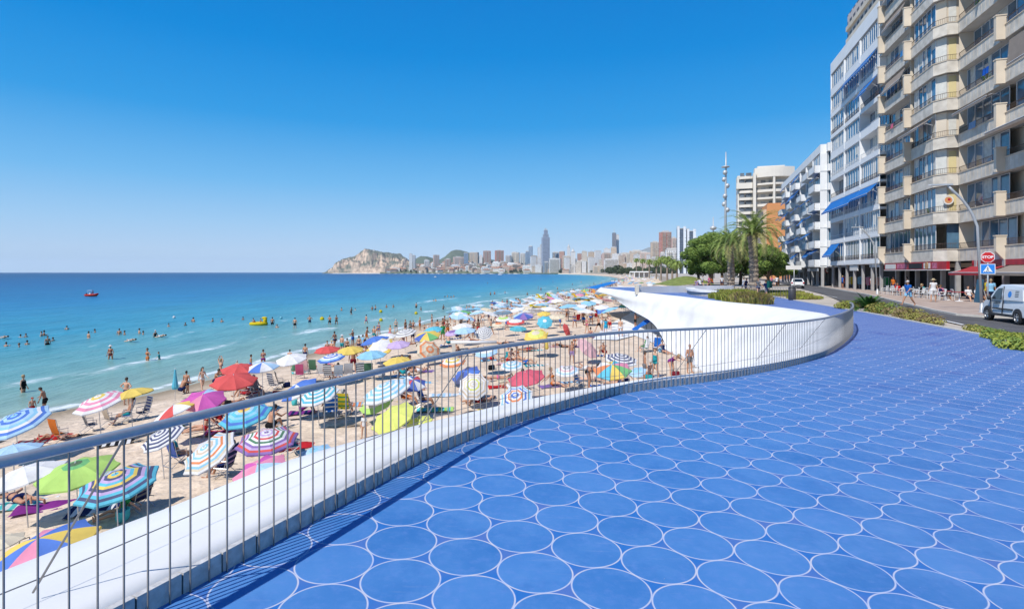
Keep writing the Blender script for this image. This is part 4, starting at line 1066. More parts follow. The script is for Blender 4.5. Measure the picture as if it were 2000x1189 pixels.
for k in range(8):
    q = 2 * math.pi * k / 8; mb.tube([(0, 0, -.12), (.5 * math.cos(q), .5 * math.sin(q), .10)], .006, 4); mb.tube([(0, 0, .28), (.55 * math.cos(q), .55 * math.sin(q), .17), (.985 * math.cos(q), .985 * math.sin(q), -.012)], .006, 4)
rib_mesh = mb.mesh('ribs', m_pole)
def parasol(px, py, wpx, label, kind='ring', cols=('white',), tilt=12, td=200, h=1.75, group='parasols on the beach', simple=False, rise=.30):
    """px, py: middle of the canopy in the photograph, h its height above the sand there"""
    x, y, z = beach(px, py, h); r = max(.45, min(1.55, wpx / 2 * y / F))
    if simple:
        me = canopy_mesh(kind, cols, rise, True)
        root = empty('parasol', (x, y, z), 0, label=label, cat='parasol', group=group)
        inst('canopy', me, root, (0, 0, h - .08), scale=r, rot=(R(tilt) * math.cos(R(td)), R(tilt) * math.sin(R(td)), rnd.random())); inst('pole', pole_mesh, root, (0, 0, 0), scale=(1, 1, h)); return root
    root = empty('parasol', (x, y, z), 0, label=label, cat='parasol', group=group)
    # tilt axis: td is the heading (degrees, 0 = +x) towards which the low edge points
    ax = Vector((-math.sin(R(td)), math.cos(R(td)), 0)); q = Matrix.Rotation(R(tilt), 3, ax)
    can = inst('canopy', canopy_mesh(kind, cols, rise), root, (0, 0, h - .05), (q @ Matrix.Rotation(rnd.random() * 6, 3, 'Z')).to_euler(), (r, r, r))
    inst('ribs', rib_mesh, can, (0, 0, -.01))
    # straight stem up to the canopy hub
    hub = q @ Vector((0, 0, rise * r - .03)) + Vector((0, 0, h - .05)); base = Vector((-hub.x * .5, -hub.y * .5, 0)); d = hub - base
    inst('pole', pole_mesh, root, base, d.to_track_quat('Z', 'Y').to_euler(), (1, 1, d.length))
    inst('finial', bpy.data.meshes.get('finial') or (lambda m: m.ell((0, 0, 0), (.02, .02, .04), 6, 5).mesh('finial', m_pole))(MB()), root, hub + q @ Vector((0, 0, .04)))
    return root
# ------------------------------------------------------------------ white apron at the foot of the wall
def flat(name, pxs, m, lift=.05, kind='structure'):
    pts = [beach(a, b, 0) for a, b in pxs]; mb = MB()
    bm = bmesh.new(); f = bm.faces.new([bm.verts.new((x, y, z + lift)) for x, y, z in pts]); bmesh.ops.triangulate(bm, faces=[f]); bm.verts.index_update()
    mb.add([v.co[:] for v in bm.verts], [[v.index for v in f.verts] for f in bm.faces]); bm.free()
    return tag(mb.build(name, m), kind=kind)
flat('path', [(1158, 664), (1172, 648), (1205, 626), (1243, 606), (1275, 600), (1330, 625), (1330, 700), (1270, 668), (1240, 656), (1205, 665)], m_white, .06)

# ------------------------------------------------------------------ chairs, towels, bags
m_fr = mat('chair_frame', (.5, .5, .5), .35, .05, 10, metal=.7); m_frd = mat('dark_frame', (.05, .05, .055), .5, .1, 10)
def folding_chair(x, y, z, rz, label, cols=('navy',), low=False, frame=None, sc=1.0, group='beach chairs'):
    root = empty('beach_chair', (x, y, z), rz, sc, label, 'chair', group); fr = frame or m_fr
    h = .22 if low else .36
    f = MB()
    for s in (-.27, .27):
        f.tube([(s, .33, 0), (s, -.22, h + .02)], .013, 5); f.tube([(s, -.25, 0), (s, .12, h + .02), (s, .26, h + .62), (s, .30, h + .72)], .013, 5)
        f.tube([(s, -.25, h), (s, .25, h - .02)], .013, 5); f.tube([(s * 1.06, -.22, h + .22), (s * 1.06, .2, h + .24)], .016, 5); f.tube([(s, -.2, h), (s * 1.06, -.2, h + .22)], .01, 4)
    for yy, zz in ((.33, .01), (-.25, .01), (.30, h + .72), (-.25, h)): f.tube([(-.27, yy, zz), (.27, yy, zz)], .012, 5)
    f.build('frame', fr, root)
    b = MB(); n = 10; 
    for i in range(n):
        t0, t1 = i / n, (i + 1) / n
        p = lambda t: (.1 + .2 * t + .03 * math.sin(math.pi * t), h + .02 + .70 * t)
        (ya, za), (yb, zb) = p(t0), p(t1); b.add([(-.26, ya, za), (.26, ya, za), (.26, yb, zb), (-.26, yb, zb), (-.26, ya + .012, za), (.26, ya + .012, za), (.26, yb + .012, zb), (-.26, yb + .012, zb)], [(0, 1, 2, 3), (7, 6, 5, 4)], i % len(cols))
    ms = [fab(GARC.get(c) or CM[c]) for c in cols]
    b.build('backrest', ms, root)
    s_ = MB(); n = 6
    for i in range(n):
        x0, x1 = -.26 + .52 * i / n, -.26 + .52 * (i + 1) / n; s_.box(x0, -.24, h - .03 - .02 * math.sin(math.pi * (i + .5) / n), x1, .12, h - .015 - .02 * math.sin(math.pi * (i + .5) / n), i % len(cols))
    s_.build('seat', ms, root)
    return root
def towel(x, y, z, rz, label, cols, L=1.7, w_=.9, group='towels on the sand'):
    mb = MB(); n = 12; 
    for i in range(n):
        for j in range(4):
            a, b = L * (i / n - .5), L * ((i + 1) / n - .5); c, d = w_ * (j / 4 - .5), w_ * ((j + 1) / 4 - .5); q = lambda u, v: z + .03 + .02 * math.sin(u * 7 + v * 3) + .015 * math.sin(v * 9)
            mb.quad((a, c, q(a, c)), (b, c, q(b, c)), (b, d, q(b, d)), (a, d, q(a, d)), i % len(cols))
    o = mb.build('towel', [fab(GARC.get(k) or CM[k]) for k in cols]); o.location = (x, y, 0); o.rotation_euler = (0, 0, rz)
    return tag(o, label, 'towel', group)
_bag = {}
def bag(x, y, z, label, c, group='bags on the sand'):
    root = empty('beach_bag', (x, y, z), rnd.random() * 6, label=label, cat='bag', group=group)
    mb = MB(); mb.lathe((0, 0, 0), [(0, 0), (.17, 0), (.21, .12), (.2, .3), (.18, .31), (.17, .2)], 12); inst('bag_body', mb.mesh('bag_body', [fab(GARC.get(c) or CM[c])], True), root, scale=(1.2, .7, 1))
    mb = MB(); mb.tube([(-.15, 0, .28), (-.1, 0, .48), (.1, 0, .48), (.15, 0, .28)], .012, 5); mb.build('handle', m_frd, root)
    return root

# ------------------------------------------------------------------ parasols one by one
gor = 'gore'
PAR = [
 (35, 822, 112, 'large blue parasol with white rings at the left edge of the picture', 'ring', ('sky', 'blue', 'lblue', 'blue', 'lblue', 'sky', 'white', 'blue', 'lblue'), 24, 250, 1.7),
 (28, 878, 92, 'plain lilac blue parasol below the big ringed blue one', 'ring', ('lblue',), 8, 200, 1.6),
 (52, 925, 130, 'plain white parasol with a small dark mark, left of the lime green one', 'ring', ('white',), 14, 210, 1.5),
 (152, 919, 140, 'lime green parasol with dark rays like a cut kiwi', 'ring', ('kiwi', 'grn', 'lime', 'lime', 'lime', 'lime'), 12, 250, 1.6),
 (230, 940, 145, 'parasol with turquoise, yellow and lilac rings nearest the wall on the left', 'ring', ('turq', 'yel', 'navy', 'lil', 'turq', 'yel', 'navy', 'lil', 'turq', 'navy', 'turq'), 15, 250, 1.65),
 (84, 1070, 190, 'big blue, pink and yellow panelled parasol at the foot of the white ledge', gor, ('blue', 'yel', 'blue', 'pink', 'blue', 'yel', 'blue', 'pink'), 16, 230, 1.6),
 (-4, 1056, 60, 'pale yellow parasol edge at the far left beside the blue panelled one', 'ring', ('cream',), 8, 200, 1.4),
 (196, 783, 92, 'white parasol with thin pink and yellow stripes left of the cream one', 'ring', ('white', 'yel', 'white', 'pink', 'white', 'pink', 'white'), 20, 240, 1.8),
 (258, 768, 78, 'plain cream yellow parasol near the water behind the folding chairs', 'ring', ('yel',), 12, 190, 1.9),
 (398, 778, 82, 'magenta parasol with a pale blue crown', gor, ('mag', 'mag', 'pink', 'mag', 'mag', 'mag', 'lblue', 'mag'), 20, 280, 1.75),
 (345, 799, 84, 'white parasol with red, yellow and green curved stripes under the magenta one', gor, ('white', 'org', 'white', 'teal', 'white', 'red', 'white', 'yel'), 24, 200, 1.5),
 (457, 742, 86, 'red parasol with white patches, the nearer of the two red ones', gor, ('red', 'red', 'red', 'red', 'red', 'red', 'red', 'red'), 12, 280, 1.75),
 (467, 719, 68, 'red parasol behind the other red one with white patches', 'ring', ('red',), 8, 280, 1.8),
 (513, 715, 62, 'white and blue panelled parasol behind the red ones', gor, ('white', 'lblue', 'white', 'blue', 'white', 'lblue', 'white', 'blue'), 10, 260, 1.8),
 (569, 700, 62, 'white parasol with a small blue square near the waterline', 'ring', ('white',), 16, 250, 1.8),
 (639, 682, 50, 'small red parasol next to the cream yellow one near the water', 'ring', ('red',), 8, 250, 1.85),
 (684, 683, 53, 'orange yellow parasol between the red and the light blue ones', 'ring', ('yel',), 10, 250, 1.85),
 (647, 698, 53, 'white parasol with blue rings below the small red one', 'ring', ('white', 'blue', 'white', 'blue', 'white', 'lblue', 'blue'), 12, 230, 1.8),
 (726, 692, 58, 'plain light blue parasol in front of the white and yellow ringed one', 'ring', ('sky',), 8, 250, 1.7),
 (743, 677, 58, 'large white parasol with a yellow hem tilted towards us', 'ring', ('white', 'white', 'white', 'white', 'yel'), 34, 250, 1.5),
 (732, 664, 56, 'royal blue parasol just above the white and yellow one', 'ring', ('blue',), 14, 200, 1.9),
 (754, 656, 40, 'white parasol behind the royal blue one', 'ring', ('white',), 12, 250, 1.9),
 (778, 672, 48, 'lilac pink parasol right of the white and yellow one', 'ring', ('lil',), 12, 250, 1.7),
 (791, 649, 46, 'white parasol with thin grey stripes standing tall near the water', 'ring', ('white', 'grey', 'white', 'grey', 'white', 'grey', 'white'), 16, 230, 1.9),
 (776, 704, 56, 'golden yellow parasol just above the handrail', 'ring', ('yel',), 10, 240, 1.5),
 (838, 684, 52, 'beige and orange striped parasol tipped on its side above the handrail', 'ring', ('beige', 'org', 'cream', 'beige', 'org', 'cream'), 55, 300, 1.1),
 (835, 655, 52, 'yellow parasol with a green and blue centre', gor, ('yel', 'yel', 'royal', 'yel', 'grn', 'yel', 'yel', 'yel'), 18, 250, 1.7),
 (846, 643, 38, 'teal blue parasol above the yellow one with a blue centre', 'ring', ('turq',), 14, 240, 1.8),
 (883, 649, 30, 'small violet parasol right of the teal one', 'ring', ('pur', 'lil'), 18, 240, 1.6),
 (908, 645, 44, 'pale blue parasol in front of a white one', 'ring', ('lblue',), 10, 240, 1.75),
 (903, 637, 42, 'white parasol behind the pale blue one', 'ring', ('white',), 10, 240, 1.85),
 (945, 649, 36, 'white parasol with fine dark rings facing the camera', 'ring', ('white', 'grey', 'white', 'grey', 'white', 'grey', 'white', 'grey', 'white'), 42, 265, 1.4),
 (974, 633, 29, 'small orange parasol among white ones', 'ring', ('org', 'cream'), 12, 250, 1.8),
 (983, 622, 32, 'pale green and yellow parasol near the waterline', 'ring', ('cream', 'lime', 'white'), 12, 250, 1.9),
 (1007, 628, 38, 'white parasol with a red hem right of the orange one', 'ring', ('white', 'white', 'white', 'red'), 10, 250, 1.85),
 (1012, 641, 36, 'turquoise parasol left of the big yellow one', 'ring', ('turq', 'teal'), 8, 270, 1.8),
 (1064, 628, 32, 'bright cyan parasol turned towards the camera', 'ring', ('white', 'turq', 'turq', 'turq'), 48, 265, 1.5),
 (1047, 654, 50, 'big pale yellow parasol just above the handrail', 'ring', ('cream', 'lem', 'yel'), 26, 250, 1.7),
 (1107, 643, 27, 'red parasol lying on its side right of the big yellow one', 'ring', ('red',), 70, 330, .6),
 (1022, 617, 42, 'dark violet blue parasol behind the cyan one', gor, ('royal', 'pur', 'royal', 'lil', 'royal', 'pur', 'royal', 'lblue'), 14, 250, 1.8),
 (1062, 612, 28, 'small golden parasol above the cyan one', 'ring', ('yel',), 14, 250, 1.8),
 (1088, 617, 34, 'beige parasol beside the cyan one', 'ring', ('beige', 'cream'), 14, 250, 1.8),
 (1175, 604, 28, 'bright blue parasol tipped over near the white path', 'ring', ('turq', 'blue'), 34, 220, 1.2),
 (1218, 597, 20, 'mint green parasol by the white wall', 'ring', ('white', 'grn', 'teal'), 16, 240, 1.8),
 (1232, 600, 16, 'dark blue parasol against the white wall', 'ring', ('royal',), 16, 240, 1.8),
 (318, 850, 84, 'white parasol with navy rings tilted towards the wall', 'ring', ('navy', 'white', 'navy', 'white', 'navy', 'white', 'navy', 'white', 'navy', 'white'), 30, 235, 1.5),
 (408, 880, 110, 'pastel parasol with thin beige and blue rings leaning over a camping chair', 'ring', ('white', 'sky', 'white', 'beige', 'white', 'sky', 'white', 'org', 'white', 'sky', 'cream', 'white'), 36, 235, 1.4),
 (522, 856, 116, 'parasol with violet, white, red and olive rings behind the straw bag', 'ring', ('pur', 'white', 'lil', 'white', 'red', 'white', 'dgrn', 'white', 'pur', 'lil', 'red', 'pur'), 12, 270, 1.65),
 (480, 808, 98, 'rainbow parasol shading from yellow to deep blue', 'ring', ('org', 'yel', 'lblue', 'turq', 'sky', 'turq', 'blue', 'turq'), 18, 250, 1.5),
 (508, 916, 108, 'pink parasol with a pale blue side low behind the white ledge', gor, ('pink', 'mag', 'pink', 'pink', 'lblue', 'lblue', 'pink', 'mag'), 22, 240, 1.3),
 (615, 884, 76, 'pale blue parasol half hidden behind the white ledge', 'ring', ('sky', 'lblue', 'sky', 'lblue'), 16, 240, 1.0),
 (584, 758, 76, 'blue and white panelled parasol cut by the handrail', gor, ('blue', 'blue', 'white', 'blue', 'blue', 'white', 'blue', 'blue'), 28, 220, 1.5),
 (622, 768, 82, 'white parasol with teal rings next to the blue one under the handrail', 'ring', ('white', 'teal', 'white', 'turq', 'white', 'teal', 'white', 'turq', 'white'), 22, 240, 1.5),
 (755, 761, 102, 'wide white parasol with light blue rings right of the golden yellow one', 'ring', ('white', 'sky', 'white', 'sky', 'white', 'sky', 'white', 'sky', 'white'), 22, 215, 1.5),
 (735, 786, 70, 'beach tent like parasol in pale green and yellow below the light blue ringed one', 'ring', ('turq', 'cream', 'lime'), 24, 230, .9),
 (806, 746, 54, 'blue parasol with one red and one white panel', gor, ('royal', 'red', 'royal', 'white', 'royal', 'red', 'royal', 'white'), 24, 290, 1.5),
 (768, 812, 94, 'plain lemon yellow parasol leaning on the sand near the ledge', 'ring', ('lem',), 30, 225, 1.0),
 (818, 822, 56, 'second lemon yellow parasol behind the ledge', 'ring', ('lem',), 20, 230, .7),
 (910, 730, 60, 'navy blue parasol with paler panels left of the cream ringed one', gor, ('royal', 'blue', 'royal', 'navy', 'royal', 'blue', 'royal', 'navy'), 30, 225, 1.4),
 (925, 752, 62, 'cream parasol with pale yellow rings turned towards the camera', 'ring', ('white', 'cream', 'white', 'lem', 'white', 'cream', 'white', 'beige', 'white'), 52, 265, 1.1),
 (1028, 735, 76, 'plain raspberry red parasol right of the cream ringed one', 'ring', ('rose',), 18, 230, 1.3),
 (1008, 776, 72, 'white parasol with red and blue rings lying near the ledge', 'ring', ('white', 'blue', 'white', 'org', 'white', 'blue', 'white', 'sky', 'white'), 38, 250, .7),
 (884, 706, 52, 'yellow and white striped parasol under the handrail', 'ring', ('yel', 'white', 'yel', 'white', 'org'), 12, 240, 1.5),
 (950, 686, 48, 'white parasol with a pale blue hem under the handrail', 'ring', ('white', 'white', 'lblue'), 16, 240, 1.5),
 (1000, 712, 48, 'low parasol with blue and white stripes behind the seated women', 'ring', ('sky', 'white', 'sky', 'white', 'sky', 'white'), 16, 250, .9),
 (1148, 678, 52, 'dusty pink parasol tipped sideways under the handrail', 'ring', ('pale',), 46, 320, 1.1),
 (1107, 722, 52, 'white parasol with grey and pink rings low on the sand', 'ring', ('white', 'grey', 'white', 'pale', 'white', 'lblue', 'white'), 16, 250, 1.2),
 (1213, 700, 66, 'white parasol with navy rings behind the coloured panel one', 'ring', ('white', 'navy', 'white', 'navy', 'white', 'navy', 'white', 'navy', 'white'), 14, 290, 1.7),
 (1196, 720, 76, 'parasol with orange, turquoise, yellow and green panels near the seated group', gor, ('org', 'turq', 'yel', 'grn', 'pink', 'turq', 'yel', 'white'), 20, 250, 1.6),
 (1245, 724, 36, 'small sky blue parasol behind the coloured panel one', 'ring', ('sky', 'lblue'), 26, 230, 1.2),
]
for (px, py, w_, lb, kd, cs, tl, td, h) in PAR: parasol(px, py, w_, lb, kd, cs, tl, td, h)
# closed orange parasol standing upright, closed turquoise one near the water
def closed(px, py, H, c, label):
    x, y, z = beach(px, py, 0); root = empty('parasol', (x, y, z), 0, label=label, cat='parasol', group='parasols on the beach')
    mb = MB(); mb.lathe((0, 0, 0), [(.0, H), (.05, H - .1), (.10, H * .7), (.19, H * .42), (.14, H * .36), (.02, H * .35)], 9); mb.build('folded_canopy', fab(CM[c]), root); inst('pole', pole_mesh, root, scale=(1, 1, H + .06))
closed(1067, 700, 1.9, 'yel', 'closed orange yellow parasol standing upright below the handrail'); closed(342, 782, 1.9, 'turq', 'closed turquoise parasol stuck in the sand at the water edge')
closed(574, 736, 1.2, 'dgrn', 'closed green parasol leaning by the white parasol with a blue square'); closed(947, 722, 1.6, 'navy', 'closed dark parasol standing by the navy panelled one')

# ------------------------------------------------------------------ people one by one
def pb(px, foot, pose, rz, cl, lb, skin=0, hair=0, top=None, **k):
    x, y, z = beach(px, foot, 0); z = max(z, SEA - .12)
    if top is not None: k['scale'] = max(.5, min(1.12, (foot - top) * y / F / 1.75))
    return person(x, y, z, pose, R(rz), cl, skin, hair, label=lb, **k)
def bk(c): return (('bikini_top', c), ('briefs', c))
pb(88, 807, 'reach_m', -70, [('trunks', 'black')], 'man in black and yellow trunks at the water edge holding a child by the hand', 1, 0, 755)
x, y, z = beach(63, 812, 0); person(x, y, SEA - .1, 'stand_m', R(60), [('trunks', 'red')], 0, 3, scale=.62, label='small child in a red cap beside the man in black and yellow trunks', hat='cap', hatc='red')
pb(247, 791, 'hips_m', 170, [('trunks', 'navy')], 'man with hands on hips standing behind the cream yellow parasol', 0, 1, 738)
pb(364, 768, 'stand_m', 180, [('trunks', 'navy')], 'tanned man seen from behind in navy trunks at the water edge', 1, 0, 725)
pb(353, 770, 'crouch', 150, [('trunks', 'navy')], 'person crouching at the left foot of the tanned man in navy trunks', 1, 1)
pb(395, 763, 'walk_f', 60, [('briefs', 'white')], 'woman with long dark hair walking along the water edge towards the right', 2, 0, 717, long=True)
pb(431, 747, 'arms_f', 150, bk('floral'), 'woman with both hands raised to her head behind the red parasol', 0, 3, 701)
pb(420, 752, 'sit_m', 80, [('trunks', 'navy')], 'young person sitting on the sand left of the red parasols', 1, 0)
pb(490, 728, 'stand_m', 120, [('trunks', 'blue')], 'young man standing just behind the red parasol near the water', 1, 0, 693)
pb(463, 733, 'fold_m', 170, [('trunks', 'black')], 'man with grey hair whose head shows above the rear red parasol', 0, 4, 704, )
pb(514, 720, 'phone_f', 200, bk('purple'), 'woman with folded arms behind the white and blue panelled parasol', 1, 1, 683)
pb(596, 708, 'stand_m', 170, [('trunks', 'navy')], 'tanned man in dark trunks right of the white parasol with a blue square', 1, 0, 672)
pb(566, 716, 'stand_m', 180, [('trunks', 'grey')], 'man hidden up to the head behind the white parasol with a blue square', 0, 0, 683)
pb(668, 690, 'stand_m', 150, [('trunks', 'teal')], 'man in a white sun hat standing behind the orange yellow parasol', 0, 4, 654, hat='sun_hat', hatc='white')
pb(678, 692, 'stand_f', 190, bk('black'), 'dark haired woman beside the man in the white hat', 1, 0, 661)
pb(639, 700, 'belly_f', 20, bk('wine'), 'dark haired woman above the small red parasol', 0, 0, 666)
pb(648, 698, 'belly_m', -20, [('trunks', 'orange')], 'person in a straw hat above the small red parasol', 0, 3, 665, hat='sun_hat', hatc='straw')
pb(701, 690, 'belly_f', 200, bk('navy'), 'woman in a navy bikini left of the royal blue parasol', 0, 1, 656)
pb(708, 686, 'walk_f', 140, [('shirt', 'sky'), ('briefs', 'navy')], 'woman in a light shirt walking beside the woman in the navy bikini', 2, 0, 654)
pb(736, 652, 'walk_m', 160, [('trunks', 'navy')], 'man wading in dark trunks by the shore behind the royal blue parasol', 1, 1, 636)
pb(829, 648, 'stand_f', 160, bk('black'), 'woman in black at the shore left of the teal parasol', 0, 1, 633)
pb(836, 648, 'belly_m', 190, [('shirt', 'white')], 'man in a white shirt at the shore left of the teal parasol', 0, 3, 633)
pb(865, 665, 'stand_m', 20, [('shirt', 'green'), ('trunks', 'green')], 'person in green by the yellow life guard flag', 1, 0, 632)
pb(888, 641, 'stand_f', 190, bk('white'), 'woman in white at the shore above the pale blue parasol', 0, 1, 622)
pb(900, 640, 'belly_f', 170, bk('grey'), 'woman in grey at the shore right of the woman in white', 0, 2, 621)
pb(927, 634, 'belly_m', 120, [('trunks', 'purple')], 'broad man in purple trunks at the shore', 0, 1, 617)
pb(940, 632, 'walk_f', 60, bk('black'), 'woman in black walking at the shore right of the broad man', 1, 0, 616)
pb(1117, 710, 'stand_m', 10, [('trunks', 'lilac')], 'man in pale lilac shorts standing under the handrail right of the closed parasol', 1, 2, 667)
pb(1148, 758, 'bend_f', 60, bk('black'), 'woman in a black bikini bending over beside the folding chairs', 1, 0)
pb(1156, 628, 'stand_m', 10, [('shirt', 'navy'), ('trunks', 'navy')], 'person in navy clothes standing beside the person in red', 1, 0, 602)
pb(1164, 627, 'stand_f', 20, [('dress', 'red')], 'person in a red dress standing by the one in navy', 1, 3, 603)
pb(1183, 650, 'stand_f', 190, [('dress', 'cyan')], 'child wrapped in a bright cyan towel on the white path', 1, 0, 623)
pb(1212, 658, 'stand_f', 175, [('briefs', 'white')], 'tanned woman in pale briefs on the white path seen from behind', 0, 1, 622)
pb(1241, 641, 'fold_m', 100, [('trunks', 'black')], 'man in black trunks holding a bag in the shade of the wall', 5, 0, 610)
pb(1260, 686, 'chair_f', -70, [('dress', 'green')], 'woman in a green wrap sitting in a chair below the blue tent', 2, 0)
pb(1283, 684, 'chair_m', -30, [('shirt', 'blue')], 'person in blue sitting in the shade at the foot of the white wall', 4, 0)
pb(1296, 690, 'sit_f', 20, [('swimsuit', 'navy')], 'woman in a navy swimsuit sitting in the shade at the wall foot', 4, 0)
pb(1259, 740, 'stand_m', 90, [('trunks', 'grey')], 'man in grey checked shorts facing the woman in the teal swimsuit', 1, 1, 687)
pb(1280, 737, 'belly_f', -60, [('swimsuit', 'teal')], 'woman in a teal swimsuit facing the man in grey shorts', 0, 2, 681)
pb(1310, 734, 'bend_f', 30, [('swimsuit', 'purple')], 'blond woman in a purple swimsuit leaning over a wine red bag', 0, 3, top=None)
pb(1347, 728, 'belly_m', 20, [('trunks', 'grey')], 'bald bare chested man in grey blue shorts by the white wall', 1, None, 673)
pb(825, 794, 'chair_m', 100, [('shirt', 'blue')], 'man in a blue top sitting in a beach chair right of the lemon parasol', 5, 0)
pb(990, 704, 'sit_f', -40, [('swimsuit', 'teal')], 'woman in a teal swimsuit sitting on the sand left of the other seated woman', 0, 3)
pb(1012, 703, 'sit_f', 40, bk('orange'), 'woman sitting on the sand with legs stretched to the right', 0, 2)
pb(1017, 759, 'sit_m', 20, [('trunks', 'pink')], 'person sitting under the raspberry red parasol', 0, 1)
pb(1000, 741, 'lie_front', -70, bk('pink'), 'woman lying on the sand left of the raspberry red parasol', 0, 1)
pb(1049, 712, 'lie_back', 70, [('trunks', 'blue')], 'sunbather lying right of the seated women below the closed parasol', 0, 1)
pb(1120, 745, 'lie_front', 80, bk('navy'), 'sunbather lying beside the white parasol with grey and pink rings', 2, 0)
pb(903, 790, 'lie_back', -60, [('trunks', 'red')], 'sunbather whose legs stick out from under the cream ringed parasol', 0, 1)
pb(935, 788, 'sit_m', -60, [('trunks', 'black')], 'man sitting in the shade of the cream ringed parasol', 1, 0)
pb(793, 789, 'chair_m', 70, [('trunks', 'orange')], 'person in a brown deck chair under the wide light blue ringed parasol', 1, 4)
pb(590, 810, 'sit_m', 110, [('trunks', 'purple')], 'man sitting on a purple towel under the teal ringed parasol', 1, 1)
pb(640, 812, 'chair_f', -160, bk('black'), 'woman in the white chair with a blue towel over its back', 0, 2)
pb(673, 808, 'chair_m', 175, [('shirt', 'yellow')], 'person in a grey cap sitting in the yellow and green chair', 0, 4, hat='cap', hatc='grey')
pb(711, 856, 'stand_f', -15, [('shirt', 'white')], 'toddler in a white shirt standing on the sand beyond the ledge', 0, 0, scale=.55)
pb(527, 845, 'sit_m', 160, [('trunks', 'black')], 'man with a bare back sitting behind the violet ringed parasol', 1, 0)
pb(428, 836, 'chair_f', 60, [('shirt', 'red')], 'woman in red sitting left of the rainbow parasol', 0, 1)
pb(400, 842, 'sit_f', -70, bk('red'), 'woman in a red bikini sitting on the sand below the handrail', 0, 0)
pb(443, 928, 'chair_m', -95, [('shirt', 'beige') if 'beige' in GARC else ('shirt', 'grey'), ('trunks', 'navy')], 'man in navy shorts reclining in a striped deck chair under the pastel parasol', 1, 1)
pb(345, 905, 'chair_m', 150, [('shirt', 'teal')], 'man in the dark blue camping chair under the navy ringed parasol', 0, 0)
pb(75, 992, 'lie_front', -110, bk('navy'), 'woman lying face down on a violet towel under the lime green parasol', 1, 0)
pb(238, 1008, 'sit_f', -60, [('shirt', 'green'), ('briefs', 'teal')], 'child in a green shirt sitting on a blue towel behind the ledge', 4, 1, scale=.75)
pb(276, 992, 'chair_m', -100, [('shirt', 'navy')], 'man reclining in a dark striped lounger right of the child in green', 1, 1)
pb(70, 862, 'lie_back', -80, [('trunks', 'red')], 'man lying on his back left of the orange chair', 1, 1)
pb(250, 822, 'chair_m', -60, [('trunks', 'teal')], 'man sitting in the blue striped folding chair', 1, 0)
pb(500, 772, 'chair_m', 60, [('trunks', 'grey')], 'man sitting in a dark chair under the nearer red parasol', 1, 4)
pb(480, 770, 'chair_f', -40, bk('black'), 'woman in black sitting under the nearer red parasol', 1, 0)
pb(1198, 745, 'sit_m', 20, [('trunks', 'black')], 'person sitting under the coloured panel parasol', 1, 0)
pb(1215, 748, 'sit_f', -50, bk('navy'), 'woman sitting at the right of the coloured panel parasol pole', 0, 1)
pb(1180, 752, 'lie_front', 70, bk('blue'), 'sunbather lying left of the coloured panel parasol pole', 0, 1)
pb(640, 740, 'chair_m', 170, [('trunks', 'blue')], 'man in a white beach chair below the blue and white ringed parasol', 1, 1)
pb(660, 742, 'chair_f', 200, bk('red'), 'woman in a beach chair right of the blue and white ringed parasol', 1, 0)
pb(690, 728, 'belly_m', 190, [('trunks', 'wine')], 'man standing under the orange yellow parasol', 5, 0)
pb(800, 726, 'sit_f', 40, bk('navy'), 'woman sitting in the shade behind the blue, red and white parasol', 1, 0)
pb(770, 728, 'sit_m', 30, [('trunks', 'teal')], 'man sitting in the shade behind the light blue ringed parasol', 1, 0)
pb(785, 727, 'chair_f', 10, bk('black'), 'woman in a chair between the two people sitting in the shade', 1, 1)

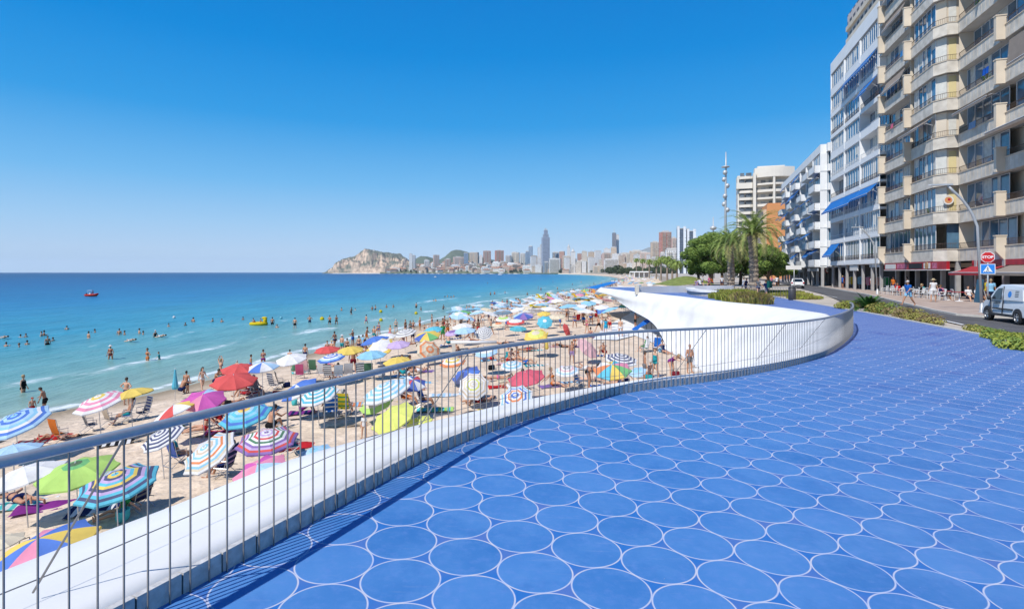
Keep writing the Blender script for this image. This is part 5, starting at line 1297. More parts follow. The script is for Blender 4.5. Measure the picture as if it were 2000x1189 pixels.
# ------------------------------------------------------------------ bathers in the sea
def wade(px, top, wl, pose, rz, cl, lb, skin=0, hair=0, **k):
    x, y = at(px, wl, SEA); vis = (wl - top) * y / F; sc = k.pop('scale', 1)
    group = k.pop('group', 'bathers in the sea')
    return person(x, y, SEA + vis - 1.72 * sc, pose, R(rz), cl, skin, hair, label=lb, scale=sc, group=group, **k)
W = [
 (216, 675, 702, 'belly_f', 0, bk('wine'), 'woman in a white sun hat and red bikini wading knee deep', 1, 4, dict(hat='sun_hat', hatc='white')),
 (288, 681, 705, 'hips_f', -30, bk('orange'), 'woman in an orange bikini wading beside a child', 1, 1, {}),
 (311, 687, 703, 'walk_m', -60, [('shirt', 'teal')], 'child in a pale green shirt bending in the water beside the woman in orange', 0, 1, dict(scale=.75)),
 (45, 733.5, 765, 'belly_f', 100, [('swimsuit', 'black')], 'grey haired woman in a black swimsuit wading at the left edge', 0, 3, {}),
 (93, 657, 673.5, 'stand_m', 60, [('trunks', 'black')], 'man in black trunks standing thigh deep left of the swimmers', 1, 0, {}),
 (173, 648, 660, 'stand_f', 170, [], 'dark haired bather up to the chest in the water between two groups', 0, 0, {}),
 (303, 645, 658.5, 'walk_f', 70, [('swimsuit', 'black')], 'woman in a white cap and black swimsuit right of the swimming pair', 0, 4, dict(hat='cap', hatc='white')),
 (576, 621, 641, 'belly_m', 175, [('trunks', 'black')], 'man in black trunks seen from behind, wading right of the yellow float', 0, 1, {}),
 (605, 616.5, 630, 'hips_m', 10, [('trunks', 'navy')], 'man with hands on hips wading between the yellow float and the yellow buoy', 1, 0, {}),
 (644, 616.5, 634, 'fold_m', 0, [('trunks', 'black')], 'left one of two dark haired waders right of the yellow buoy', 1, 0, {}),
 (657, 616, 633, 'phone_f', 20, bk('black'), 'right one of two dark haired waders right of the yellow buoy', 1, 0, {}),
 (686, 600, 614, 'walk_m', 80, [('trunks', 'black')], 'wader walking to the right far behind the yellow buoy', 5, 0, {}),
 (715, 615, 631, 'walk_f', 160, bk('purple'), 'slim woman stepping over the white foam line', 0, 0, {}),
 (532, 620, 633, 'belly_m', 190, [('trunks', 'black')], 'man in black trunks wading right beside the yellow float', 1, 0, {}),
 (807, 626, 639, 'belly_m', 180, [('trunks', 'wine')], 'man in wine red trunks wading left of the yellow flag', 1, 3, {}),
 (813, 591.5, 601, 'belly_m', 150, [('trunks', 'black')], 'man wading out behind the yellow buoy in the middle distance', 1, 0, {}),
 (866, 595, 604, 'walk_m', 60, [('trunks', 'navy')], 'lone wader in the middle distance right of the yellow buoys', 5, 0, {}),
 (962, 587, 595, 'stand_m', 60, [('trunks', 'black')], 'wader with a pink float in the farther shallows', 1, 0, {}),
 (991, 598, 609, 'walk_m', 60, [('trunks', 'black')], 'wader near the shore above the white parasols', 1, 0, {}),
]
for (px, tp, wl, ps, rz, cl, lb, sk, hr_, kw) in W: wade(px, tp, wl, ps, rz, cl, lb, sk, hr_, **kw)
HEADS = [(40, 654, 658.5, 1), (50.5, 652, 658, 1), (81, 648, 656, 1), (86, 646, 655, 2), (11.5, 669, 675.5, 1), (37.5, 671, 678, 1), (53, 665.5, 673, 1), (103.6, 659.5, 665, 1), (130.6, 637, 643, 1), (186, 643, 648.5, 1), (233, 642.5, 653.5, 1), (243.5, 646.5, 654, 1), (272, 642, 652, 1), (279.5, 647, 653, 1), (329, 632, 637.5, 1), (362, 630.5, 635, 1), (378, 620.5, 629, 1),
 (377, 621, 628.5, 2), (415.6, 622, 628, 2), (433, 623, 628.6, 2), (362, 631.5, 634.5, 2), (474.6, 619, 624, 2), (541, 634, 639.5, 2), (727, 598, 605, 3), (733, 596, 604.5, 3), (667, 601, 606, 3), (694, 602.5, 606, 3), (755, 594.7, 600.5, 3), (768, 594.7, 600.5, 3), (822.5, 599, 606, 3), (851, 583.5, 588, 3), (847, 585, 588, 3), (874, 576, 580, 3), (869, 577.5, 580.5, 3), (886, 576.5, 580, 3), (881, 578, 581, 3), (958, 570, 576.5, 3), (966, 569, 574.5, 3), (986.5, 568.5, 573.5, 3), (1008, 580.5, 585.5, 3), (1056.5, 561, 571, 4), (1051, 559, 566, 4), (1088.6, 560, 566, 4), (1069.6, 571, 578, 4), (952.6, 551, 554.5, 3), (1030, 571, 576, 4), (1041, 577, 583, 4), (1110, 571, 578, 4), (1122, 566, 572, 4), (1140, 563, 569, 4), (1148, 560, 566, 4), (1100, 580, 586, 4), (1090, 583, 589, 4), (1128, 573, 580, 4), (1134, 569, 576, 4), (1152, 568, 574, 4), (1158, 562, 568, 4), (1166, 560, 565, 4), (1010, 602, 608, 4), (957, 613, 620, 4), (990, 592, 598, 4), (1118, 553, 557, 4), (1135, 549, 553, 4), (1160, 551, 555, 4), (1080, 549, 552.5, 4)]
HL = {1: '%s from the left of the half submerged bathers near the left edge', 2: '%s from the left of the half submerged bathers around the yellow float', 3: '%s from the left of the small dark heads in the far middle shallows', 4: '%s from the left of the tiny bathers by the far crowded shore'}
ORD = 'leftmost second third fourth fifth sixth seventh eighth ninth tenth eleventh twelfth thirteenth fourteenth fifteenth sixteenth seventeenth eighteenth nineteenth twentieth twenty-first twenty-second twenty-third twenty-fourth twenty-fifth twenty-sixth twenty-seventh'.split()
for i, (px, tp, wl, k) in enumerate(HEADS):
    nth = sorted(h[0] + h[2] * 1e-4 for h in HEADS if h[3] == k).index(px + wl * 1e-4)
    ps = ['stand_m', 'stand_f', 'belly_m', 'fold_m', 'phone_f'][i % 5]
    x, y = at(px, wl, SEA); vis = max(.3, (wl - tp) * y / F)
    person(x, y, SEA + vis - 1.72, ps, R(rnd.uniform(-180, 180)), [] if vis < .8 else [('trunks', rnd.choice(['navy', 'black', 'red', 'blue']))], i % 6, rnd.choice([0, 0, 0, 1, 2]), label='bather, ' + HL[k].replace('leftmost from the left', 'leftmost') % ORD[nth], group='distant bathers ' + 'abcd'[k - 1])
for px, wl, lb in ((257, 667, 'swimmer doing front crawl between the woman in the hat and the woman in orange'), (316, 658.5, 'swimmer stretched out right of the woman in the white cap'), (10, 661, 'swimmer lying flat at the left edge of the picture')):
    x, y = at(px, wl, SEA); person(x - .7, y, SEA - .14, 'float', R(70), [('trunks', 'white')], 2, 0, label=lb, group='bathers in the sea')

# ------------------------------------------------------------------ chairs
def ch(px, py, rz, lb, cols, **k): x, y, z = beach(px, py, 0); return folding_chair(x, y, z, R(rz), lb, cols, **k)
for a in [(175, 843, 140, 'grey folding chair with a slatted back, leftmost of the empty ones', ('grey',)), (215, 832, 150, 'beige folding chair left of the blue striped one', ('beige',)), (250, 824, -60, 'folding chair with blue and white stripes by the cream parasol pole', ('blue', 'white', 'blue')), (281, 818, -30, 'dark folding chair right of the blue striped one', ('grey', 'navy')), (115, 862, 160, 'orange low beach chair beside a lying man', ('orange',)),
 (345, 907, 150, 'dark blue camping chair with black crossed legs', ('royal',)), (441, 930, -95, 'striped navy deck chair under the pastel parasol', ('navy', 'lilac', 'navy')), (272, 996, -100, 'striped dark lounger chair behind the ledge', ('navy', 'grey')),
 (534, 762, 150, 'white and navy striped folding chair in the open sand', ('white', 'navy')), (547, 758, 120, 'dark folding chair with a bag on it right of the striped one', ('black',)), (500, 774, 60, 'dark chair under the nearer red parasol', ('grey',)), (480, 772, -40, 'folding chair with a patterned seat under the nearer red parasol', ('wine', 'white')), (436, 765, 200, 'teal folding chair behind the magenta parasol', ('teal',)),
 (597, 731, 170, 'pinkish brown folding chair left of the green one', ('pale',)), (612, 730, 180, 'dark green folding chair facing the sea', ('dgrn',)), (630, 738, 170, 'white folding chair right of the green one', ('white',)), (642, 742, 175, 'second white folding chair below the blue ringed parasol', ('white', 'grey')), (586, 740, 190, 'dusty pink low chair beside the green closed parasol', ('pink',)), (661, 743, 200, 'pale blue and white folding chair', ('lblue', 'white')), (680, 740, 200, 'white chair in the shade of the orange yellow parasol', ('white',)),
 (647, 816, 200, 'white beach chair with a blue towel over the back', ('blue', 'blue', 'white')), (673, 811, 175, 'yellow and green beach chair seen from behind', ('yellow', 'green', 'yellow')), (825, 797, 100, 'dark framed beach chair with the man in blue', ('royal',)), (793, 791, 70, 'brown deck chair under the light blue ringed parasol', ('orange', 'grey')), (428, 838, 60, 'red backed chair left of the rainbow parasol', ('red', 'navy')), (1260, 688, -70, 'white chair under the woman in the green wrap', ('white',)), (1283, 686, -30, 'blue folding chair at the foot of the wall', ('blue',)), (1130, 755, 60, 'blue and grey folding chair left of the bending woman', ('blue', 'grey')), (1168, 600, 30, 'red beach chair beyond the handrail right of the red parasol', ('red',)), (1128, 630, 200, 'bright red beach chair in the open sand', ('red',)), (570, 888, 120, 'dark chair with a teal cushion behind the pink parasol', ('grey', 'teal')), (785, 730, 10, 'white lounger chair in the shade', ('white',)),
 (705, 742, 30, 'low dark lounger right of the light blue parasol pole', ('black', 'white')), (720, 740, 190, 'green low chair under the light blue parasol', ('dgrn',))]: ch(*a)
def tw(px, py, rz, lb, cols, **k): x, y, z = beach(px, py, 0); return towel(x, y, z, R(rz), lb, cols, **k)
for a in [(95, 990, 25, 'violet towel under the lying woman', ('purple',)), (45, 985, 25, 'turquoise towel with a white edge beside the violet one', ('turq', 'white')), (200, 995, 20, 'navy and white patterned towel behind the ledge', ('navy', 'white', 'navy')), (600, 806, 10, 'purple towel under the seated man', ('purple', 'navy')), (240, 864, 30, 'dark and white patterned towel on open sand', ('black', 'white')), (870, 772, 5, 'white towel with blue dots on open sand', ('white', 'lblue')), (1049, 714, 10, 'teal towel right of the seated women', ('teal', 'white')), (1000, 744, 10, 'cream towel left of the raspberry red parasol', ('cream',)), (1010, 707, 5, 'beige towel of the seated women', ('beige',)), (1120, 748, 5, 'navy and sky blue towel', ('navy', 'sky')), (1180, 754, 5, 'blue and white striped towel', ('blue', 'white')), (440, 845, 12, 'pink towel below the rainbow parasol', ('pink', 'red')), (340, 836, 20, 'yellow towel under the handrail', ('yellow', 'lime')), (700, 790, 10, 'orange patterned towel right of the yellow and green chair', ('org', 'sky')), (850, 800, 5, 'mint towel near the ledge', ('turq', 'lime')), (75, 864, 15, 'dark red towel under the lying man', ('wine', 'grey'))]: tw(*a)
for px, py, lb, c in ((500, 890, 'straw bag under the violet ringed parasol', 'yellow'), (520, 884, 'brown bag beside the straw one', 'wine'), (1360, 728, 'white and red beach bag carried by the bald man', 'white'), (1268, 742, 'white bag with a teal base at the feet of the couple', 'teal'), (560, 756, 'dark bag beside the striped folding chair', 'navy'), (745, 735, 'white bag under the light blue parasol', 'white'), (1320, 735, 'wine red bag held by the bending woman', 'wine'), (240, 1016, 'blue cool bag behind the ledge', 'turq'), (1225, 750, 'dark blue bag by the parasol pole', 'navy'), (960, 722, 'black bag by the navy panelled parasol', 'black'), (330, 842, 'red and white bag by the magenta parasol', 'red'), (1290, 688, 'sky blue bag in the shade', 'sky')):
    x, y, z = beach(px, py, 0); bag(x, y, z, lb, c)
# blue beach tent in the shade of the wall
x, y, z = beach(1262, 649, 0); t = empty('beach_tent', (x, y, z), R(15), label='royal blue cloth draped over chairs as a shade in front of the white wall', cat='tent')
mb = MB(); n = 10
for i in range(n):
    for j in range(4):
        P_ = lambda i, j: (-1.3 + 2.4 * i / n, -.5 + j * .3, .25 + 1.35 * (i / n) ** .8 * (1 - .55 * max(0, i / n - .8) * 5) + .05 * math.sin(j * 2 + i) if True else 0)
        mb.quad(P_(i, j), P_(i + 1, j), P_(i + 1, j + 1), P_(i, j + 1))
mb.build('cloth', fab(GARC['blue']), t); mb = MB()
for a in ((1.0, -.4), (1.0, .6), (-1.2, -.4), (.1, 0)): mb.tube([(a[0], a[1], 0), (a[0] - .1, a[1], 1.0 if a[0] > 0 else .3)], .02, 5)
mb.build('frame', m_frd, t)
# wooden barrier rail
x, y, z = beach(880, 700, 0); t = empty('barrier', (x, y, z), R(6), label='long pale horizontal beam on a square post just above the handrail', cat='barrier')
mb = MB(); mb.tube([(0, 0, 1.25), (3.6, 0, 1.22)], .12, 10); mb.build('beam', m_alu, t, True); mb = MB(); mb.box(.1, -.12, 0, .38, .12, 1.2); mb.build('post', m_sandstrip, t)

# ------------------------------------------------------------------ pedal boats with slides on the sand
def pedalo(px, py, rz, c1, c2, lb):
    x, y, z = beach(px, py, 0); r = empty('pedal_boat', (x, y, z), R(rz), label=lb, cat='pedal boat', group='pedal boats with slides')
    mb = MB()
    for s in (-.75, .75): mb.prism([(s - .3, -2), (s + .3, -2), (s + .35, 1.6), (s, 2.3), (s - .35, 1.6)], .1, .65)
    mb.box(-.7, -1.6, .45, .7, 1.4, .7); mb.build('hull', fab(c1), r)
    mb = MB(); n = 10
    for i in range(n):
        f = lambda t: (-2.9 + 3.4 * t, .5 + 2.1 * t ** 1.4 if t < .9 else 2.45)
        (ya, za), (yb, zb) = f(i / n), f((i + 1) / n)
        for a, b, h1, h2 in ((-.38, -.3, .28, .0), (-.3, .3, 0, 0), (.3, .38, 0, .28)):
            mb.quad((a, ya, za + h1), (b, ya, za + h2), (b, yb, zb + h2), (a, yb, zb + h1))
    mb.build('slide', fab(c2), r)
    mb = MB()
    for a in (-.35, .35): mb.tube([(a, .5, .6), (a, .5, 2.5)], .04, 5); mb.tube([(a, 1.2, .6), (a, .5, 2.5)], .04, 5)
    mb.build('ladder', m_alu, r)
for a in ((1052, 600, 70, (.62, .5, .02), (.65, .50, .03), 'yellow pedal boat with a yellow slide, leftmost of the row'), (1072, 598, 75, (.6, .45, .02), (.40, .6, .05), 'orange pedal boat with a yellow green slide'), (1092, 601, 80, (.7, .7, .7), (.7, .55, .58), 'white pedal boat with a pinkish white slide'), (1122, 603, 70, (.7, .6, .45), (.68, .42, .03), 'pedal boat with a golden orange slide, nearest the sea wall'), (1140, 590, 30, (.65, .5, .05), (.66, .45, .08), 'yellow pedal boat beyond the golden one'), (1158, 586, 20, (.66, .4, .12), (.6, .3, .1), 'orange pedal boat farthest along the row')): pedalo(*a)

# ------------------------------------------------------------------ floats, buoys and boats
def ball(px, py, rpx, c, name, lb, cat, group=None):
    x, y = at(px, py, SEA); r = rpx * y / F; root = empty(name, (x, y, SEA), 0, label=lb, cat=cat, group=group)
    mb = MB(); mb.ell((0, 0, r * .55), r, 14, 10); mb.build('float', fab(c), root, True); mb = MB(); mb.lathe((0, 0, r * 1.5), [(0, .12), (r * .2, .1), (r * .25, 0)], 8); mb.build('neck', fab(tuple(v * .6 for v in c)), root); return root
for px, py, rp in ((629, 625, 4.2), (743.6, 610, 3.2), (744, 627, 3.6), (812.6, 613.5, 3.2), (917, 617, 4)): ball(px, py, rp, (.62, .52, .03), 'buoy', 'round yellow buoy marking the bathing area', 'buoy', 'yellow buoys')
ball(549, 622, 2.6, (.2, .5, .6), 'ball', 'pale blue beach ball on the water right of the yellow float', 'ball'); ball(340, 621, 2.6, (.7, .7, .7), 'ball', 'white ball floating left of the middle', 'ball')
x, y = at(505, 634.5, SEA); t = empty('inflatable_float', (x, y, SEA), R(10), label='yellow inflatable boat with a high back carrying two children', cat='inflatable')
mb = MB(); n = 16; mb.tube([(.95 * math.cos(2 * math.pi * i / n) * 1.15, .7 * math.sin(2 * math.pi * i / n), .2) for i in range(n + 1)], .26, 8, cap=False); mb.ell((0, 0, .1), (.95, .6, .1)); mb.build('hull', fab((.68, .52, .02)), t, True)
mb = MB(); mb.ell((.95, 0, .65), (.3, .42, .5)); mb.ell((.85, 0, 1.05), (.42, .3, .2)); mb.build('backrest', fab((.68, .52, .02)), t, True)
person(x - .5, y - .1, SEA + .15, 'sit_m', R(-60), [('trunks', 'red')], 1, 0, scale=.8, label='child sitting in the front of the yellow inflatable boat'); person(x + .15, y + .1, SEA + .15, 'sit_f', R(-50), bk('orange'), 1, 0, scale=.8, label='child sitting behind the other one in the yellow inflatable boat')
x, y = at(180, 579, SEA); t = empty('rescue_boat', (x, y, SEA), R(-8), label='small red rescue boat far out on the left', cat='boat')
mb = MB(); pr_ = [(-2.0, .5), (-1.9, .75), (0, .85), (1.3, .6), (2.0, 0)]; 
for s in (-1, 1): mb.tube([(-2.0, s * .75, .45), (0, s * .8, .5), (1.3, s * .55, .6), (2.1, 0, .85)], .26, 8)
mb.box(-1.9, -.7, .1, 1.2, .7, .4); mb.build('hull', fab((.6, .04, .02)), t, True)
mb = MB(); mb.box(-.9, -.3, .4, -.4, .3, 1.2); mb.tube([(-1.2, -.4, .4), (-1.2, -.4, 2.0), (-1.2, .4, 2.0), (-1.2, .4, .4)], .04, 5); mb.box(-1.5, -.5, 1.95, .3, .5, 2.02); mb.build('console', m_alu, t)
mb = MB(); mb.box(-2.3, -.2, .3, -1.95, .2, 1.1); mb.build('outboard_motor', m_frd, t)
person(x + .2, y, SEA + .35, 'stand_m', R(60), [('shirt', 'white'), ('trunks', 'red')], 1, 0, label='crew member standing in the red rescue boat')
def yacht(px, py, L, lb, sail=False):
    x, y = at(px, py, SEA); t = empty('boat', (x, y, SEA), R(20), label=lb, cat='boat'); s = L / 6
    mb = MB(); mb.prism([(-3 * s, -.9 * s), (-3 * s, .9 * s), (1 * s, 1 * s), (3 * s, 0), (1 * s, -1 * s)], 0, 1.2 * s); mb.build('hull', m_wall, t); mb = MB(); mb.prism([(-2 * s, -.7 * s), (-2 * s, .7 * s), (.6 * s, .6 * s), (1.3 * s, 0), (.6 * s, -.6 * s)], 1.2 * s, 2.2 * s); mb.build('cabin', m_alu, t)
    if sail: mb = MB(); mb.tube([(0, 0, 1), (0, 0, 10 * s)], .1, 5); mb.add([(0, .05, 1.8 * s), (-2.6 * s, .05, 1.8 * s), (0, .05, 9.8 * s), (0, -.05, 1.8 * s), (-2.6 * s, -.05, 1.8 * s), (0, -.05, 9.8 * s)], [(0, 1, 2), (5, 4, 3), (0, 3, 4, 1), (1, 4, 5, 2)]); mb.build('sail', m_wall, t)
yacht(978, 537.0, 13, 'long white motor boat just below the far waterfront'); yacht(320, 532.9, 14, 'tiny sailing boat on the open horizon', True); yacht(851, 541.5, 5, 'small white boat in the dark blue water left of the towers')
# ------------------------------------------------------------------ the crowded beach beyond
crnd = random.Random(5)
SCH = [('ring', ('white',)), ('ring', ('white',)), ('ring', ('white', 'lblue')), ('ring', ('sky',)), ('ring', ('blue',)), ('ring', ('red',)), ('ring', ('yel',)), ('ring', ('cream',)), ('gore', ('org', 'white')), ('gore', ('blue', 'white')), ('ring', ('turq',)), ('ring', ('pink',)), ('ring', ('lil',)), ('ring', ('grn',)), ('ring', ('white', 'grey', 'white', 'navy')), ('ring', ('pale',)), ('ring', ('beige',)), ('ring', ('royal',))]
CN = {0: 'white', 1: 'white', 2: 'white and pale blue', 3: 'sky blue', 4: 'bright blue', 5: 'red', 6: 'yellow', 7: 'cream', 8: 'orange and white', 9: 'blue and white', 10: 'turquoise', 11: 'pink', 12: 'lilac', 13: 'green', 14: 'white and navy ringed', 15: 'dusty pink', 16: 'beige', 17: 'dark blue'}
occ = [o.matrix_basis.translation.copy() for o in col.objects if o.name.startswith('parasol')]
def free(x, y, d): return all((x - p.x) ** 2 + (y - p.y) ** 2 > d * d for p in occ)
def far_parasol(x, y, zone):
    k = crnd.choice([0, 1, 2, 3, 7, crnd.randrange(len(SCH)), crnd.randrange(len(SCH))]); kd, cs = SCH[k]; z = sandz(x, y); r = crnd.uniform(.95, 1.25); h = crnd.uniform(1.7, 2.1)
    root = empty('parasol', (x, y, z), crnd.random() * 6, label='small %s parasol %s' % (CN[k], zone), cat='parasol', group='%s parasols %s' % (CN[k], zone))
    inst('canopy', canopy_mesh(kd, cs, .25, True), root, (0, 0, h - .05), (R(crnd.uniform(-18, 18)), R(crnd.uniform(-18, 18)), 0), r); inst('pole', pole_mesh, root, scale=(1.6, 1.6, h))
    occ.append(Vector((x, y, 0)))
Z1_ = 'in the dense crowd left of the cantilevered wall'; Z2_ = 'on the distant beach beyond the cantilevered wall'
n = 0
for _ in range(6000):
    px, py = crnd.uniform(880, 1250), crnd.uniform(570, 640)
    x, y, z = beach(px, py, 0) if False else (*at(px, py, -4.6), 0)
    if y < 62 or y > 150: continue
    d = float(shore_d(x, y))
    if d < 3 or x > (12.0 if y < 84 else 30) or not free(x, y, 2.3): continue
    if 95 < y < 122 and -3 < x < 21 and False: continue
    if px < 1000 and crnd.random() < .4: continue
    far_parasol(x, y, Z1_); n += 1
    if n > 112: break
n = 0
for _ in range(9000):
    y = 120 * (9.0 ** crnd.random()); X0 = float(np.interp(y, [p[1] for p in SH[2:20]], [p[0] for p in SH[2:20]]))
    x = X0 + crnd.uniform(4, 46)
    if x > Lx(y) - 2 or not free(x, y, 2.6 + y * .004): continue
    far_parasol(x, y, Z2_); n += 1
    if n > 150: break
_lite = {}
def lite(mesh):
    if mesh.name not in _lite:
        o = bpy.data.objects.new('tmp', mesh); col.objects.link(o); d = o.modifiers.new('d', 'DECIMATE'); d.ratio = .16
        dg = bpy.context.evaluated_depsgraph_get(); dg.update(); m = o.evaluated_get(dg).to_mesh(); _lite[mesh.name] = ([tuple(v.co) for v in m.vertices], [tuple(p.vertices) for p in m.polygons]); bpy.data.objects.remove(o)
    return _lite[mesh.name]
CROWD = MB(); CCOL = ['navy', 'black', 'red', 'blue', 'teal', 'pink', 'white', 'orange']
def crowd_person(x, y):
    k = crnd.choice(['stand_m', 'stand_f', 'walk_m', 'walk_f', 'belly_m', 'belly_f', 'hips_m']); CROWD.M = Matrix.Translation((x, y, max(sandz(x, y), SEA - .3))) @ Matrix.Rotation(crnd.random() * 6.28, 4, 'Z')
    CROWD.add(*lite(BODY[k]['body']), crnd.randrange(6)); CROWD.add(*lite(BODY[k]['hair']), 14 + crnd.randrange(3)); c = 6 + crnd.randrange(8)
    for g in (('trunks',) if k.endswith('_m') else ('briefs', 'bikini_top')): CROWD.add(*lite(BODY[k][g]), c)
def lone(x, y, lb, gp, rz=None, poses=('stand_m', 'stand_f', 'walk_m', 'walk_f', 'belly_m', 'belly_f', 'hips_m', 'fold_m')):
    f = crnd.choice(poses); fem = f.endswith('_f'); c = crnd.choice(['navy', 'black', 'red', 'blue', 'teal', 'pink', 'white', 'orange'])
    cl = bk(c) if fem else [('trunks', c)]
    verb = dict(stand='standing', walk='walking', belly='standing broad bodied', hips='standing hands on hips', fold='standing arms folded', sit='sitting', lie='lying', crouch='crouching')[f.split('_')[0]] + (' on the back' if f == 'lie_back' else ' face down' if f == 'lie_front' else '')
    return person(x, y, max(sandz(x, y), SEA - .3), f, crnd.random() * 6.28, cl, crnd.randrange(6), crnd.choice([0, 0, 1, 1, 2, 3, 4]), label='person %s in %s %s %s' % (verb, c, 'bikini' if fem else 'trunks', lb), group='%s %s %s' % (gp, verb, c))
n = 0
for _ in range(3000):
    y = 58 * (3.2 ** crnd.random()); X0 = float(np.interp(y, [p[1] for p in SH[2:20]], [p[0] for p in SH[2:20]])); x = X0 + crnd.uniform(-1, 30) ** 1.0
    if (y < 84 and x > 11.5) or x > 30 or not free(x, y, 1.2): continue
    (crowd_person(x, y) if y > 88 else lone(x, y, 'left of the cantilevered wall', 'people in the beach crowd')); n += 1
    if n > 125: break
n = 0
for _ in range(3000):
    y = 150 * (4.0 ** crnd.random()); X0 = float(np.interp(y, [p[1] for p in SH[2:20]], [p[0] for p in SH[2:20]])); x = X0 + crnd.uniform(-3, 12)
    crowd_person(x, y); n += 1
    if n > 110: break
CROWD.M = None; tag(CROWD.build('crowd', SKIN + [fab(GARC[c]) for c in CCOL] + HAIR[:3], smooth=True), kind='stuff')
TN = dict(blue='blue and white', red='plain red', turq='turquoise and white', yel='plain yellow', pale='dusty pink', white='plain white', pur='dark violet', sky='sky blue')
for i in range(34):     # sitters and towels in the middle part of the beach
    for _ in range(40):
        y = crnd.uniform(30, 62); x = crnd.uniform(-16, 9)
        if float(shore_d(x, y)) > 4 and free(x, y, 1.6) and x < 9: break
    occ.append(Vector((x, y, 0))); z = sandz(x, y)
    lone(x, y, 'in the middle of the beach', 'sunbathers in the middle stretch', poses=('sit_m', 'sit_f', 'lie_back', 'lie_front', 'sit_f', 'crouch'))
    c = crnd.choice([('blue', 'white'), ('red',), ('turq', 'white'), ('yel',), ('pale',), ('white',), ('pur',), ('sky',)])
    towel(x, y, z, crnd.uniform(-.6, .6), '%s towel spread on the middle stretch of the beach' % TN[c[0]], c, group='%s towels in the middle stretch' % TN[c[0]])
for i in range(18):   # loose things on the near sand
    for _ in range(40):
        y = crnd.uniform(13, 34); x = crnd.uniform(-22, -1)
        if float(shore_d(x, y)) > 4 and free(x, y, 1.5) and x < float(np.interp(y, [p[7] if False else p[6] for p in HP[:400:20]], [p[5] for p in HP[:400:20]])) - 1: break
    occ.append(Vector((x, y, 0))); z = sandz(x, y); c = crnd.choice([('blue', 'white'), ('red',), ('turq', 'white'), ('yel',), ('pale',), ('white',), ('pur',), ('sky',)])
    if i % 3: towel(x, y, z, crnd.uniform(-.6, .6), '%s towel on the near sand below the railing' % TN[c[0]], c, group='%s towels on the near sand' % TN[c[0]])
    else: bag(x, y, z, '%s bag on the near sand below the railing' % TN[c[0]].replace(' and white', ''), c[0])
for i in range(9):   # row of blue sunshades
    x = 21 + i * 3.1; y = 150 + i * 13.5; z = max(sandz(x, y), -6.0)
    root = empty('sunshade', (x, y, z), R(-15), label='blue sunshade in the long row behind the tip of the cantilevered wall', cat='sunshade', group='row of blue sunshades')
    mb = MB(); n = 6
    for k in range(n): f = lambda t: 2.5 + .35 * math.sin(math.pi * t); mb.quad((-2 + 4 * k / n, -7, f(k / n)), (-2 + 4 * (k + 1) / n, -7, f((k + 1) / n)), (-2 + 4 * (k + 1) / n, 7, f((k + 1) / n)), (-2 + 4 * k / n, 7, f(k / n)))
    mb.build('cloth', fab((.02, .22, .62)), root); mb = MB()
    for a in (-1.9, 1.9):
        for b in (-6.8, 0, 6.8): mb.tube([(a, b, 0), (a, b, 2.5)], .06, 5)
    mb.build('frame', m_alu, root)

# ------------------------------------------------------------------ vegetation
def leafm(c, c2): 
    m = mat('leaf', c, .6, .2, 1.6, c2=c2, tr=.3, spec=.25); return m
m_leafd = leafm((.055, .115, .025), (.13, .22, .045)); m_leafl = leafm((.17, .27, .05), (.31, .42, .10)); m_palm = leafm((.16, .25, .055), (.36, .44, .12)); m_palmy = leafm((.30, .30, .09), (.52, .47, .19))
m_hedge = leafm((.24, .24, .05), (.44, .40, .12)); m_hedger = leafm((.24, .16, .08), (.40, .31, .15)); m_bushy = leafm((.22, .28, .04), (.44, .47, .09)); m_aga = leafm((.05, .13, .03), (.12, .26, .06))
m_bark = mat('bark', (.13, .095, .07), .9, .3, 6, bump=.6, bscale=18); m_pbark = mat('palm_bark', (.20, .15, .11), .95, .35, 9, c2=(.38, .31, .24), bump=.8, bscale=22)
def leaves(mb, c, rad, n, size, r_, mi=0, up=.35):
    for _ in range(n):
        while True:
            p = Vector((r_.uniform(-1, 1), r_.uniform(-1, 1), r_.uniform(-1, 1)))
            if .25 < p.length < 1: break
        p = p.normalized() * p.length ** .4
        q = Vector((c[0] + p.x * rad[0], c[1] + p.y * rad[1], c[2] + p.z * rad[2])); s = size * r_.uniform(.6, 1.4)
        nn = (p + Vector((r_.uniform(-1, 1), r_.uniform(-1, 1), r_.uniform(-1, 1) + up)) * .8).normalized(); a = nn.orthogonal().normalized(); b = nn.cross(a); th = r_.random() * 6.28
        u = a * math.cos(th) + b * math.sin(th); v = -a * math.sin(th) + b * math.cos(th)
        mb.add([q - u * s * .55, q - v * s * .28 + nn * s * .1, q + u * s * .55, q + v * s * .28 + nn * s * .1], [(0, 1, 2, 3)], mi)
